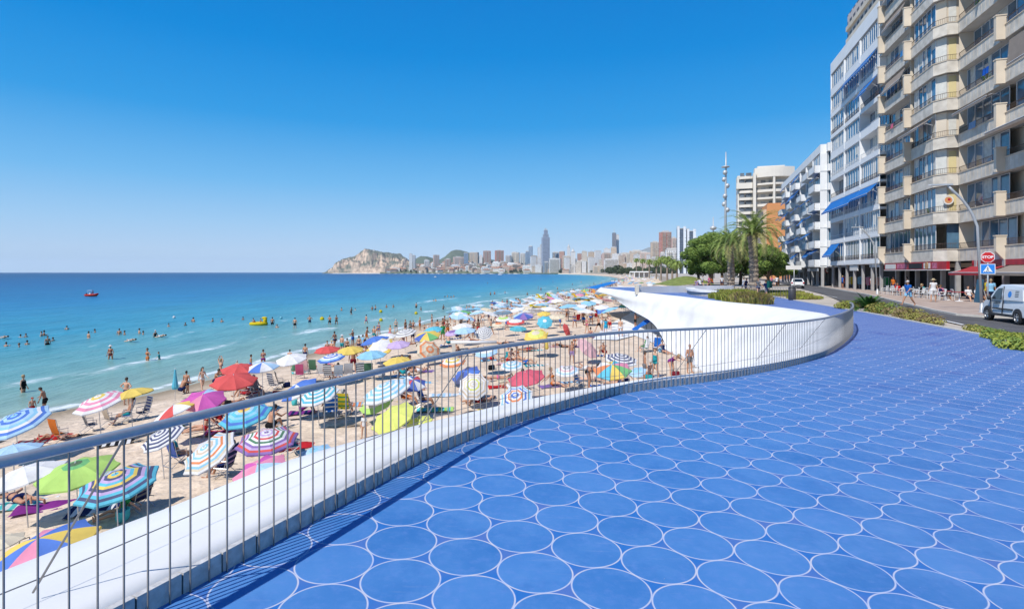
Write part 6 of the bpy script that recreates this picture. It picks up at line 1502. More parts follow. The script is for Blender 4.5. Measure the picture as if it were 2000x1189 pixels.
def tree(x, y, z, H, cr, label, seed=1, dark=True, group='trees behind the palms'):
    H *= 1.28; cr *= 1.12; r_ = random.Random(seed); t = empty('tree', (x, y, z), 0, label=label, cat='tree', group=group)
    th = H * .26; mb = MB(); mb.tube([(0, 0, -.2), (.08, .05, th * .5), (0, 0, th), (.1, -.1, H * .6)], [.34, .27, .24, .1], 9); tr_ = mb.build('trunk', m_bark, t, True)
    lobes = []
    for k in range(22):
        a = k * 2.4 + r_.random(); rr = cr * r_.uniform(.2, .86); hz = H * r_.uniform(.34, .9) * (1 - .25 * (rr / cr) ** 2); lobes.append((rr * math.cos(a), rr * math.sin(a), hz, cr * r_.uniform(.17, .36)))
    lobes.append((0, 0, H * .8, cr * .42))
    for lx, ly, lz, lr in lobes[:6]:
        mb = MB(); mb.tube([(0, 0, th * .8), (lx * .4, ly * .4, (th + lz) * .52), (lx, ly, lz)], [.16, .09, .03], 6); mb.build('limb', m_bark, t, True)
    mb = MB()
    for lx, ly, lz, lr in lobes:
        leaves(mb, (lx, ly, lz), (lr, lr, lr * .72), int(230 * lr), .36, r_, 0); leaves(mb, (lx - .3, ly - .3, lz + .35), (lr * .9, lr * .9, lr * .5), int(210 * lr), .32, r_, 1)
    mb.build('crown', [m_leafd, m_leafl], t)
    return t
def frond(mb, base, az, elev, L, droop, r_, mi=0, w_=.42):
    n = 9; p = Vector(base); pts = [p.copy()]; e = elev
    for i in range(n):
        e -= droop / n * (1 + i * .25); d = Vector((math.cos(az) * math.cos(e), math.sin(az) * math.cos(e), math.sin(e))); p = p + d * (L / n); pts.append(p.copy())
    mb.tube([tuple(q) for q in pts[::3]], [.035, .022, .012, .005][:len(pts[::3])], 4, mi)
    side = Vector((-math.sin(az), math.cos(az), 0))
    m = 26
    for i in range(2, m):
        t = i / m * n; k = min(int(t), n - 1); q = pts[k].lerp(pts[k + 1], t - k); d = (pts[k + 1] - pts[k]).normalized(); up = side.cross(d)
        ll = w_ * math.sin(math.pi * min(1, (i / m) * .86 + .12)) * r_.uniform(.85, 1.15)
        for s in (-1, 1):
            tip = q + (side * s * .86 + d * .75 + up * .12 * r_.uniform(-1, 1.8)).normalized() * ll - Vector((0, 0, .12 * ll)); w2 = d * .07
            mb.add([q - w2, q + w2, tip], [(0, 1, 2)], mi)
def palm(px, base_y, H, cr, label, seed, lean=0):
    X, Y = at(px, base_y, G); r_ = random.Random(seed); t = empty('palm_tree', (X, Y, G), 0, label=label, cat='palm tree', group='palms on the far terrace')
    mb = MB(); n = 26; pts = []; rs = []
    for i in range(n + 1):
        k = i / n; pts.append((lean * k * k + .05 * math.sin(k * 5), 0, H * k - .2)); rs.append((.46 - .10 * k + (.10 if i % 2 else 0) + (.14 if k > .9 else 0) + .12 * max(0, .1 - k) * 10))
    mb.tube(pts, rs, 14)
    for i in range(170):
        k = r_.random(); a = r_.random() * 6.28; rr = .44 - .1 * k; c = Vector((lean * k * k + rr * math.cos(a), rr * math.sin(a), H * k)); o = Vector((math.cos(a), math.sin(a), 0)); s = Vector((-math.sin(a), math.cos(a), 0))
        mb.add([c - s * .13, c + s * .13, c + o * .13 + Vector((0, 0, .2)) + s * .05, c + o * .13 + Vector((0, 0, .2)) - s * .05], [(0, 1, 2, 3)])
    mb.build('trunk', m_pbark, t)
    top = (lean, 0, H - .15)
    mb = MB(); 
    for i in range(64):
        az = i * 2.39996 + r_.uniform(-.2, .2); k = i / 64; frond(mb, top, az, R(86 - 84 * k), cr * r_.uniform(.85, 1.05) * (1 - .15 * (1 - k)), R(46 + 34 * k), r_, 0 if k < .72 else 1, .5)
    mb.build('crown', [m_palm, m_palmy], t)
    mb = MB()
    for i in range(40): a = r_.random() * 6.28; mb.tube([(lean + .3 * math.cos(a), .3 * math.sin(a), H - 1.0 + r_.random() * .5), (lean + .62 * math.cos(a), .62 * math.sin(a), H - .35 + r_.random() * .3)], [.07, .03], 4)
    mb.build('leaf_stub', m_palmy, t)
palm(1472, 575, 6.6, 5.2, 'tallest palm with a thick scaly trunk beside the planted bed', 3, -.1)
palm(1427, 566, 6.2, 4.6, 'shorter palm just left of the tallest one', 8, .1)
for i, (px, by, H, cr) in enumerate(((1364, 556, 5.6, 3.2), (1386, 557, 7.0, 4.0), (1410, 557, 7.8, 4.2), (1446, 556, 7.6, 4.4), (1390, 553, 9.4, 4.8), (1500, 558, 5.4, 3.4), (1478, 556, 6.4, 4.0), (1519, 556, 5.0, 2.9))):
    X, Y = at(px, by, G); Y = Y * 1.0; tree(X, Y, G, H, cr, ['bushy green tree at the left end of the tree row', 'broad green tree left of the shorter palm', 'tall green tree right behind the shorter palm', 'dark tree between the two palms', 'tallest rounded tree at the back of the row', 'low tree right of the tallest palm', 'tree directly behind the tallest palm', 'lowest tree near the street at the right end of the row'][i], 20 + i)
def bush(x, y, z, rx, ry, h, m, label, name='bush', seed=1, size=.12, n=1500, cat='bush', group=None, rz=0):
    r_ = random.Random(seed); mb = MB()
    for k in range(int(6 + rx * 3)):
        cx = r_.uniform(-rx, rx) * .8; cy = r_.uniform(-ry, ry) * .6; hh = h * r_.uniform(.6, 1)
        leaves(mb, (cx, cy, hh * .5), (min(rx, .55), min(ry, .5), hh * .55), int(n / 8), size, r_, r_.choice([0, 0, 1]), .9)
    c = MB(); c.ell((0, 0, h * .3), (rx * .8, ry * .75, h * .42), 12, 8)
    root = empty(name, (x, y, z), rz, label=label, cat=cat, group=group); mb.build('foliage', m, root)
    c = MB(); 
    for k in range(9): a = k * .7; c.tube([(0, 0, 0), (rx * .6 * math.cos(a), ry * .6 * math.sin(a), h * .6)], .02, 4)
    c.build('stem', m_bark, root)
    return root
def tussock(x, y, z, rx, ry, h, m, label, name, seed, size, n, cat, group):
    r_ = random.Random(seed); mb = MB()
    for _ in range(n):
        a = r_.random() * 6.283; rr = r_.random() ** .5; bx, by = rx * rr * math.cos(a), ry * rr * math.sin(a); L = h * r_.uniform(.55, 1.1) * (1 - .35 * rr ** 2); o = r_.uniform(-.5, .5), r_.uniform(-.5, .5); s = r_.random() * 3.14; w2 = size * .3
        dx, dy = math.cos(s) * w2, math.sin(s) * w2; tx2, ty2 = bx + o[0] * L, by + o[1] * L
        mb.add([(bx - dx, by - dy, 0), (bx + dx, by + dy, 0), (bx + o[0] * L * .4 + dx, by + o[1] * L * .4 + dy, L * .62), (tx2, ty2, L), (bx + o[0] * L * .4 - dx, by + o[1] * L * .4 - dy, L * .62)], [(0, 1, 2, 3, 4)], 0 if r_.random() < .6 else 1)
    root = empty(name, (x, y, z), 0, label=label, cat=cat, group=group); mb.build('foliage', m, root); c = MB()
    for k in range(12): a = k * 2.4; c.tube([(rx * .5 * math.cos(a), ry * .5 * math.sin(a), 0), (rx * .7 * math.cos(a), ry * .7 * math.sin(a), h * .5)], .02, 4)
    c.build('stem', m_bark, root); return root
def onfloor(px, py): x, y = at(px, py, G); return x, y
for i, (px, py, rx, ry, h, ms, lb) in enumerate((
 (1980, 682, 1.0, .6, .48, [m_bushy, m_leafl], 'bright yellow green bush at the right edge in front of the van'), (1945, 664, .9, .45, .4, [m_bushy, m_leafl], 'yellow green bush left of the one at the right edge'), (1893, 647, .9, .35, .28, [m_hedge, m_leafl], 'flat grey green ground plant along the edging'),
 (1790, 628, 1.5, .5, .5, [m_hedge, m_hedger], 'long reddish green bush along the tiled edge'), (1752, 619, 1.3, .6, .6, [m_hedger, m_hedge], 'reddish bush in the middle of the planted strip'), (1712, 610, 1.2, .7, .75, [m_hedge, m_leafl], 'olive green bush right of the spiky plant'), (1648, 603, 1.0, .6, .65, [m_hedge, m_bushy], 'pale bush seen behind the end of the railing'))):
    X, Y = onfloor(px, py); bush(X + .35, Y, G - .05, rx, ry, h, ms, lb, seed=40 + i, size=.11, group='bushes in the planted strip', rz=R(78))
# spiky plant
X, Y = onfloor(1681, 607); t = empty('cycad_plant', (X + .5, Y, G), 0, label='dark green spiky fan plant right of the end of the railing', cat='plant'); r_ = random.Random(4)
mb = MB()
for i in range(60): az = i * 2.4; frond(mb, (0, 0, .1), az, R(r_.uniform(15, 80)), r_.uniform(.9, 1.35), R(r_.uniform(15, 45)), r_, 0, .22)
mb.build('frond', m_aga, t); mb = MB(); mb.lathe((0, 0, -.05), [(.16, 0), (.2, .12), (.12, .28), (0, .3)], 10); mb.build('stem', m_bark, t)
# planted bed on the far terrace with its curved bench
bed = [(1400, 590), (1440, 594), (1475, 596.5), (1499, 595)]
m_soil = mat('soil', (.12, .085, .06), .95, .2, 4)
for i, (px, py, rx, ry, h) in enumerate(((1405, 583, .9, 1.2, .7), (1420, 586, .9, 1.2, .85), (1437, 589, 1.0, 1.2, .95), (1455, 591, 1.0, 1.1, 1.0), (1473, 593, .9, 1.0, 1.0), (1488, 593.5, .7, .9, .95), (1412, 578, 1.3, 1.6, .8), (1445, 582, 1.6, 1.8, 1.0))):
    X, Y = onfloor(px, py); tussock(X, Y, G, rx, ry, h * .9, [m_hedge, m_hedger] if i in (3, 4, 5) else [m_bushy, m_hedge], ['yellowish hedge plant at the left end of the terrace bed', 'yellow green hedge plant second from the left in the bed', 'ochre hedge plant in the middle of the terrace bed', 'brownish hedge plant before the tallest palm', 'brownish hedge plant right of the tallest palm trunk', 'hedge plant at the right tip of the terrace bed', 'back left hedge plant behind the curved bench', 'back hedge plant between the palm trunks'][i], 'hedge_plant', 60 + i, .26, 1500, 'hedge', 'plants in the terrace bed')
bp = smooth_path([onfloor(1347, 571.5), onfloor(1354, 575.5), onfloor(1374, 578.5), onfloor(1402, 579.5)], .5)
t = empty('bench', (0, 0, 0), 0, label='long white curved bench with slatted front around the terrace bed', cat='bench'); 
for nm, w_, z0, z1, m in (('seat', .95, .42, .62, m_white), ('base', .6, 0, .42, m_pier)):
    mb = MB(); vs = []
    for i, p in enumerate(bp):
        a, b = bp[max(i - 1, 0)], bp[min(i + 1, len(bp) - 1)]; d = Vector((b[0] - a[0], b[1] - a[1])).normalized(); n_ = Vector((-d.y, d.x)) * w_ / 2
        vs += [(p[0] - n_.x, p[1] - n_.y, G + z0), (p[0] - n_.x, p[1] - n_.y, G + z1), (p[0] + n_.x, p[1] + n_.y, G + z1), (p[0] + n_.x, p[1] + n_.y, G + z0)]
    k = len(bp); mb.add(vs, [(i * 4 + j, i * 4 + (j + 1) % 4, (i + 1) * 4 + (j + 1) % 4, (i + 1) * 4 + j) for i in range(k - 1) for j in range(4)] + [(0, 1, 2, 3), (4 * k - 1, 4 * k - 2, 4 * k - 3, 4 * k - 4)])
    mb.build(nm, m, t)
# grass slope and verge
m_grass = mat('lawn', (.13, .16, .035), .95, .25, 1.2, c2=(.21, .25, .06), bump=.5, bscale=30)
X, Y = at(1338, 557, G); t = MB(); n = 10; vs = []
for i in range(n + 1):
    for j in range(n + 1):
        u, v = i / n, j / n; vs.append((X - 3 + 7 * u, Y - 4 + 18 * v, G - .05 + (1.7 * math.sin(math.pi * min(1, u * .75)) ** 1.2) * math.sin(math.pi * min(1, v * .9 + .08))))
t.add(vs, [(i * (n + 1) + j, (i + 1) * (n + 1) + j, (i + 1) * (n + 1) + j + 1, i * (n + 1) + j + 1) for i in range(n) for j in range(n)]); tag(t.build('lawn_mound', m_grass, smooth=True), kind='structure')
for i, (px, py, rx) in enumerate(((1520, 572, 3.0), (1545, 577, 2.2), (1572, 583, 1.6))):
    X, Y = onfloor(px, py); tussock(X, Y, G, rx, 1.0, .4, [m_hedge, m_bushy], ['low verge plant behind the man with the backpack', 'low verge plant by the street right of the black litter bin', 'last low verge plant before the open tiles'][i], 'hedge_plant', 90 + i, .24, 700, 'hedge', 'verge plants by the street')
# far palms along the promenade
for i, (px, by, H) in enumerate(((1303, 549, 6), (1313, 550, 5), (1291, 547, 6.5), (1282, 545, 6), (1268, 543, 7), (1255, 541.5, 8), (1243, 540.5, 9), (1322, 551, 4.5))):
    X, Y = at(px, by, G); r_ = random.Random(i); t = empty('palm_tree', (X, Y, G), 0, label='small far palm, %s from the left in the distant promenade row' % ['sixth', 'seventh', 'fifth', 'fourth', 'third', 'second', 'first', 'eighth'][i], cat='palm tree', group='distant promenade palms')
    mb = MB(); mb.tube([(0, 0, 0), (0, 0, H)], [.3, .2], 6); mb.build('trunk', m_pbark, t); mb = MB()
    for k in range(22): frond(mb, (0, 0, H), k * 2.4, R(70 - 80 * k / 22), 2.6, R(80), r_, 0, .7)
    mb.build('crown', m_palm, t)

# ------------------------------------------------------------------ street furniture, vehicles, people by the street
m_lamp = mat('grey_lamp_paint', (.46, .47, .47), .45, .05, 6, metal=.3)
def street_lamp(bx, by, H, out, az, label, sc=1):
    t = empty('street_lamp', (bx, by, G + .11), az, label=label, cat='street lamp', group='street lamps'); mb = MB()
    pts = [(0, 0, 0), (0, 0, H * .42), (-.02 * out, 0, H * .55), (-.13 * out, 0, H * .72), (-.33 * out, 0, H * .86), (-.6 * out, 0, H * .97), (-.66 * out, 0, H)]
    mb.tube(smooth_path(pts, .25), .07, 10); mb.lathe((0, 0, 0), [(.16, 0), (.16, .04), (.11, .06), (.1, .5), (.07, .55)], 12); mb.build('pole', m_lamp, t, True)
    mb = MB(); mb.prism([(-.58 * out, -.12), (-.58 * out, .12), (-1.0 * out, .1), (-1.04 * out, 0), (-1.0 * out, -.1)], H - .02, H + .07); mb.build('lamp_head', m_lamp, t); return t
street_lamp(26.9, 32.0, 7.3, 2.7, R(-8), 'grey curved street lamp nearest us beside the stop sign')
street_lamp(38.3, 58.6, 7.0, 2.4, R(-10), 'curved street lamp in front of the row of white chairs')
street_lamp(54.5, 97, 6.9, 2.3, R(-10), 'farther curved street lamp with the round speed sign')
X, Y = 88, 150; street_lamp(66, 135, 6.9, 2.3, R(-10), 'small distant street lamp near the white car')
def sign_text(txt, size, m, parent, loc, rot, ext=.003):
    c = bpy.data.curves.new('t', 'FONT'); c.body = txt; c.size = size; c.align_x = 'CENTER'; c.align_y = 'CENTER'; c.extrude = ext; c.offset = .006
    o = bpy.data.objects.new('t', c); col.objects.link(o); dg = bpy.context.evaluated_depsgraph_get(); dg.update(); me = bpy.data.meshes.new_from_object(o.evaluated_get(dg)); bpy.data.objects.remove(o); bpy.data.curves.remove(c)
    me.materials.clear(); me.materials.append(m); me.name = 'lettering'; return inst('lettering', me, parent, loc, rot)
m_sred = mat('sign_red', (.50, .015, .015), .4, .05, 2); m_swh = mat('sign_white', (.75, .75, .75), .4, .03, 2); m_sbl = mat('sign_blue', (.02, .20, .60), .4, .05, 2); m_sbk = mat('sign_black', (.02, .02, .02), .5)
X, Y = 25.7, 30.2; t = empty('traffic_sign', (X, Y, G + .11), R(-40), label='red STOP sign above a blue pedestrian crossing sign beside the van', cat='road sign'); 
mb = MB(); mb.tube([(0, .03, 0), (0, .03, 3.35)], .035, 8); mb.build('pole', m_lamp, t, True)
oct_ = lambda r: [(r * math.cos(R(22.5 + 45 * k)), r * math.sin(R(22.5 + 45 * k))) for k in range(8)]
def plate(name, poly, z, y, th, m, par=None):
    mb = MB(); mb.M = Matrix.Translation((0, y, z)) @ Matrix.Rotation(R(90), 4, 'X'); mb.prism(poly, 0, th); return mb.build(name, m, par or t)
sp_ = plate('stop_plate', oct_(.31), 3.10, -.02, .02, m_swh); plate('stop_face', oct_(.285), 3.10, -.041, .004, m_sred, sp_); sign_text('STOP', .195, m_swh, sp_, (0, -.05, 3.10), (R(90), 0, 0))
bp2 = plate('crossing_plate', [(-.31, -.27), (.31, -.27), (.31, .27), (-.31, .27)], 2.46, -.02, .02, m_swh); plate('crossing_face', [(-.285, -.245), (.285, -.245), (.285, .245), (-.285, .245)], 2.46, -.041, .004, m_sbl, bp2); plate('triangle', [(-.2, -.16), (.2, -.16), (0, .2)], 2.46, -.046, .003, m_swh, bp2)
mb = MB(); mb.M = Matrix.Translation((0, -.052, 2.46)) @ Matrix.Scale(.8, 4); mb.ell((.0, 0, .115), (.025, .004, .025)); 
for a, b in (((0, 0, .09), (0, 0, -.03)), ((0, 0, -.03), (-.07, 0, -.15)), ((0, 0, -.03), (.06, 0, -.15)), ((0, 0, .07), (-.06, 0, -.0)), ((0, 0, .07), (.055, 0, .01))): mb.tube([a, b], .014, 5)
mb.build('walking_figure', m_sbk, bp2)
for k in range(5): mb = MB(); mb.box(-.15 + k * .065, -.055, 2.305, -.117 + k * .065, -.05, 2.335); mb.build('crossing_stripe', m_sbk, bp2)
X, Y = 54.0, 95.5; t = empty('traffic_sign', (X, Y, G + .11), R(-30), label='round speed limit sign with a red ring on the farther street lamp', cat='road sign')
circ = lambda r: [(r * math.cos(R(15 * k)), r * math.sin(R(15 * k))) for k in range(24)]
mb = MB(); mb.tube([(0, .03, 0), (0, .03, 3.1)], .05, 8); mb.build('pole', m_lamp, t, True); a_ = plate('ring', circ(.48), 2.6, -.02, .02, m_sred); plate('face', circ(.36), 2.6, -.041, .004, m_swh, a_); sign_text('30', .42, m_sbk, a_, (0, -.05, 2.6), (R(90), 0, 0))
X, Y = at(1551, 556, G); Y = 76; X = (1551 - CX) / F * Y; t = empty('direction_sign', (X, Y, G), R(-25), label='white direction board on a pole left of the white car', cat='road sign'); mb = MB(); mb.tube([(0, 0, 0), (0, 0, 3.3)], .05, 8); mb.build('pole', m_lamp, t, True); mb = MB(); mb.box(-1.0, -.06, 2.75, .9, -.02, 3.3); mb.build('board', m_signw, t)

# litter bins, tables, chairs of the terrace
x, y = at(1547, 586, G); t = empty('litter_bin', (x, y, G), 0, label='black cylindrical litter bin at the edge of the far tiles', cat='bin'); mb = MB(); mb.lathe((0, 0, 0), [(.26, 0), (.3, .03), (.3, 1.0), (.24, 1.06), (.2, 1.06), (.2, .9)], 18); mb.build('drum', m_frd, t, True); mb = MB(); mb.lathe((0, 0, 1.06), [(.31, 0), (.31, .06), (.1, .16), (0, .17)], 18); mb.build('lid', m_frd, t, True)
m_plast = mat('white_plastic', (.66, .66, .66), .45, .05, 6)
def cafe_chair_meshes():
    s = MB(); s.box(-.22, -.21, .43, .22, .21, .46); a = s.mesh('seat', m_plast)
    b = MB(); 
    for i in range(5): x = -.2 + .1 * i; b.tube([(x, .2, .45), (x * 1.05, .27, .85)], .014, 4)
    b.tube([(-.22, .28, .86), (0, .31, .88), (.22, .28, .86)], .028, 6); 
    for q in (-.23, .23): b.tube([(q, .24, .66), (q, 0, .66), (q, -.2, .64), (q, -.2, .45)], .016, 5)
    l = MB(); l.tube([(0, 0, 0), (0, 0, .44)], .016, 5); return a, b.mesh('backrest', m_plast), l.mesh('leg', m_alu)
cs_, cb_, cl_ = cafe_chair_meshes()
Mb = Matrix.Translation((C0, 0, 0)) @ Matrix.Rotation(RZ, 4, 'Z')
def onfac(tx_, s): v = Mb @ Vector((tx_, s, 0)); return v.x, v.y
def cafe_chair(x, y, rz, label, group):
    r = empty('cafe_chair', (x, y, G + .11), rz, label=label, cat='chair', group=group); inst('seat', cs_, r); inst('backrest', cb_, r)
    for a in (-.19, .19):
        for b in (-.18, .18): inst('leg', cl_, r, (a, b, 0))
k = 0
for i in range(11):
    s = 47.0 + i * 1.25
    for j, tx_ in enumerate((-2.2, -1.2)):
        if i in (5,) and j == 0: continue
        x, y = onfac(tx_ + crnd.uniform(-.1, .1), s + crnd.uniform(-.15, .15)); cafe_chair(x, y, RZ + (R(-90) if j == 0 else R(90)) + crnd.uniform(-.3, .3), 'white plastic cafe chair, number %s from the right in the %s row' % (ORD[i].replace('leftmost', 'first'), 'street side' if j == 0 else 'wall side'), 'white cafe chairs')
for i, s in enumerate((45.3, 47.4, 50.0, 52.6, 55.2, 57.8)):
    x, y = onfac(-1.7, s); t = empty('cafe_table', (x, y, G + .11), RZ, label=['cafe table with a red top nearest the blue board', 'second cafe table with a red top from the blue board', 'white cafe table behind the woman in white', 'white cafe table between the two walkers', 'white cafe table right of the lamp post', 'last white cafe table by the lamp post'][i], cat='table', group='cafe tables')
    mb = MB(); mb.box(-.4, -.4, .7, .4, .4, .74); mb.build('table_top', m_awnr if i < 2 else m_plast, t); mb = MB(); mb.tube([(0, 0, 0), (0, 0, .7)], .04, 6); mb.lathe((0, 0, 0), [(.28, 0), (.26, .03), (.04, .06)], 10); mb.build('leg', m_alu, t)
x, y = onfac(-1.2, 43.6); t = empty('menu_board', (x, y, G + .11), RZ, label='tall dark blue folding board by the end column of the cafe', cat='board'); mb = MB(); mb.add([(-.1, -.45, 0), (-.1, .45, 0), (.12, .45, 1.75), (.12, -.45, 1.75), (-.06, -.45, 0), (-.06, .45, 0), (.16, .45, 1.75), (.16, -.45, 1.75)], [(0, 3, 2, 1), (4, 5, 6, 7), (0, 1, 5, 4), (2, 3, 7, 6), (1, 2, 6, 5), (0, 4, 7, 3)]); mb.build('panel', mat('board_blue', (.03, .10, .16), .6, .1, 4), t); mb = MB(); mb.tube([(.14, 0, 1.7), (.6, 0, 0)], .02, 5); mb.build('strut', m_alu, t)
# people by the street
def ps(px, foot, pose, rz, cl, lb, skin=0, hair=0, z=G + .11, **k): x, y = at(px, foot, z); return person(x, y, z, pose, R(rz), cl, skin, hair, label=lb, **k)
ps(1774, 597, 'walk_m', -75, [('shirt', 'blue'), ('trunks', 'sky')], 'man in a white cap, bright blue shirt and pale shorts walking past the cafe', 1, 3, hat='cap', hatc='white')
ps(1823, 589.5, 'belly_f', 160, [('dress', 'white')], 'woman in a straw hat and white dress standing by the cafe', 0, 2, hat='sun_hat', hatc='straw')
ps(1932 - 20, 590, 'chair_m', 30, [('shirt', 'white'), ('trunks', 'blue')], 'person sitting in the shade under the red awning', 1, 1)
ps(1645, 558.5, 'stand_m', 170, [('shirt', 'green'), ('trunks', 'navy')], 'person in a green shirt at the shopfront of the tall white block', 1, 0); ps(1627, 558, 'walk_m', -60, [('shirt', 'yellow'), ('trunks', 'red')], 'person in a yellow top and red shorts walking by the white block', 1, 0)
for i, (px, f, c) in enumerate(((1615, 557, 'grey'), (1600, 556, 'navy'), (1588, 555, 'black'), (1576, 554, 'white'), (1566, 553, 'blue'), (1668, 562, 'navy'), (1680, 563, 'white'))): ps(px, f, ['stand_m', 'walk_f', 'stand_f', 'walk_m'][i % 4], 60 * i, [('shirt', c), ('trunks', 'navy')], 'passer-by in a %s top under the shopfronts %s' % (c, ['left of the person in yellow', 'farther along', 'near the white car', 'right beside the white car', 'behind the white car', 'right of the person in green', 'in the dark doorway'][i]), i % 6, i % 3)
for i in range(12):
    s_ = (45.6, 47.6, 50.4, 52.2, 54.8, 57.2, 44.2, 42.3, 62, 64.5, 72, 84)[i]; tx_ = (-.9, -1.9, -.9, -1.9, -.8, -1.8, -.4, -1.0, .6, .2, .4, .3)[i]; x, y = onfac(tx_, s_); sit = i < 6
    c = ('white', 'navy', 'pink', 'black', 'teal', 'red', 'yellow', 'sky', 'navy', 'orange', 'white', 'blue')[i]
    person(x, y, G + .11 + (.03 if sit else 0), 'chair_m' if sit and i % 2 else 'chair_f' if sit else 'stand_m', RZ + i * 1.3, [('shirt', c), ('trunks', 'navy')], i % 6, i % 4, label='guest in a %s top %s' % (c, 'sitting at the cafe tables' if sit else 'standing before the shops of the %s block' % ('cream' if s_ < 68 else 'white')))
for i, (s_, tx_, c) in enumerate(((70.3, 1.4, 'green'), (73.0, 1.5, 'orange'), (76, 1.3, 'pink'), (80, 1.5, 'cyan'), (83.5, 1.3, 'yellow'), (86.8, 1.2, 'red'))):
    x, y = onfac(tx_, s_); t = empty('clothes_rack', (x, y, G + .11), RZ, label='rack of %s beach clothes outside the shops of the white block' % c, cat='clothes rack', group='racks outside the shops'); mb = MB(); mb.tube([(0, -.7, 0), (0, -.7, 1.7), (0, .7, 1.7), (0, .7, 0)], .025, 5); mb.build('frame', m_alu, t); mb = MB()
    for k in range(9): q = -.6 + k * .15; mb.add([(-.25, q, 1.62), (.25, q, 1.62), (.28, q + .03, .6 + .1 * (k % 3)), (-.28, q - .02, .6 + .1 * (k % 3))], [(0, 1, 2, 3)], k % 2)
    mb.build('garments', [fab(GARC[c]), fab(GARC['white'])], t)
x, y = at(1497, 584, G); t = person(x, y, G, 'walk_m', R(-150), [('shirt', 'navy'), ('trunks', 'grey')], 1, 1, label='man with a large dark green backpack walking on the far terrace')
b_ = empty('backpack', (x + .22, y - .12, G + 1.0), R(30), label='large dark green square pack on the back of the walking man', cat='backpack'); mb = MB(); mb.prism([(-.2, -.12), (.2, -.12), (.24, .1), (-.24, .1)], 0, .62); mb.build('pack_body', fab((.01, .10, .09)), b_); mb = MB(); mb.box(-.12, -.16, .1, .12, -.12, .35); mb.build('pocket', fab((.01, .06, .06)), b_)
for i, (px, f, pose, c, lb) in enumerate(((1481, 576, 'walk_f', 'grey', 'walker in grey just right of the tallest palm trunk'), (1457, 572, 'walk_m', 'navy', 'walker in navy between the palm trunks'), (1452, 571, 'walk_f', 'white', 'walker in white between the palm trunks'), (1361, 567, 'sit_f', 'lilac', 'woman in lilac sitting near the curved bench'), (1368, 568, 'sit_m', 'white', 'man in white sitting near the curved bench'), (1392, 563, 'sit_m', 'orange', 'person in orange sitting behind the bed plants'), (1385, 561, 'walk_f', 'pink', 'person in pink walking behind the bed'), (1410, 561, 'stand_m', 'white', 'person in white under the trees'), (1372, 559, 'walk_m', 'white', 'person in white far left under the trees'), (1507, 560, 'walk_f', 'pink', 'person in pink on the far pavement'), (1517, 559, 'walk_m', 'white', 'person in white on the far pavement'))):
    x, y = at(px, f, G); z = G + (.5 if pose.startswith('sit') else 0); person(x, y, z, pose, R(50 * i), [('shirt', c), ('trunks', 'navy')], i % 6, i % 4, label=lb)
# thin railing on the far terrace
rp = smooth_path([onfloor(1430, 577), onfloor(1480, 580.5), onfloor(1552, 584)], .5); t = empty('railing', (0, 0, 0), 0, label='short thin steel railing behind the terrace bed', cat='railing'); mb = MB(); mb.tube([(p[0], p[1], G + 1.0) for p in rp], .035, 6); mb.build('handrail', m_steel, t, True)
Lr = plen(rp); nn_ = int(Lr / .28)
mb = MB(); mb.box(-.01, -.01, 0, .01, .01, 1.0); bm_ = mb.mesh('bar', m_bar)
for i in range(min(nn_, 95)): p = interp(rp, Lr * i / min(nn_, 95)); inst('bar', bm_, t, (p[0], p[1], G))

# ------------------------------------------------------------------ vehicles
m_vanw = mat('van_paint', (.62, .66, .70), .25, .03, 1, spec=.6); m_carw = mat('car_paint', (.68, .69, .70), .22, .03, 1, spec=.6); m_tyre = mat('tyre', (.02, .02, .022), .8, .2, 10); m_rim = mat('alloy', (.42, .43, .45), .3, .1, 6, metal=.8); m_trim = mat('black_trim', (.03, .03, .035), .5, .1, 6); m_tail = mat('tail_light', (.35, .01, .01), .2); m_head = mat('head_light', (.5, .52, .55), .1)
def car_body(prof, wid, m, parent, name='body', glass=None):
    """side profile (y forward, z up) swept across with tumblehome; (y, z, halfwidth)"""
    mb = MB(); vs = []; n = len(prof)
    for s in (-1, 1):
        for y, z, h in prof: vs.append((s * h * wid, y, z))
    mb.add(vs, [(i, (i + 1) % n, n + (i + 1) % n, n + i) for i in range(n)])
    bm = bmesh.new(); me = mb.mesh(name, m); bm.from_mesh(me); bm.verts.ensure_lookup_table()
    for s in (0, 1):
        try: bm.faces.new([bm.verts[s * n + i] for i in range(n)])
        except ValueError: pass
    bmesh.ops.recalc_face_normals(bm, faces=bm.faces)
    bmesh.ops.bevel(bm, geom=[e for e in bm.edges if abs(e.verts[0].co.x - e.verts[1].co.x) < .2], offset=.07, segments=3, affect='EDGES', profile=.6)
    bm.to_mesh(me); bm.free(); me.polygons.foreach_set('use_smooth', [False] * len(me.polygons)); return inst(name, me, parent)
def wheel(parent, x, y, r=.31, w_=.2):
    s = 1 if x > 0 else -1; mb = MB(); mb.M = Matrix.Translation((x, y, r)) @ Matrix.Rotation(R(90) * s, 4, 'Y'); mb.lathe((0, 0, 0), [(r * .62, -w_ / 2), (r * .95, -w_ / 2), (r, -w_ * .3), (r, w_ * .3), (r * .95, w_ / 2), (r * .64, w_ / 2), (r * .6, w_ * .3), (0, w_ * .3)], 22); ty = mb.build('wheel', m_tyre, parent, True)
    mb = MB(); mb.M = Matrix.Translation((x, y, r)) @ Matrix.Rotation(R(90) * s, 4, 'Y'); mb.lathe((0, 0, w_ * .32), [(r * .62, .05), (r * .58, .0), (r * .2, .0), (r * .16, .05), (0, .05)], 22)
    for k in range(5): a = k * 1.2566; mb.tube([(r * .15 * math.cos(a), r * .15 * math.sin(a), w_ * .42), (r * .58 * math.cos(a), r * .58 * math.sin(a), w_ * .42)], .03, 5)
    mb.build('rim', m_rim, ty)
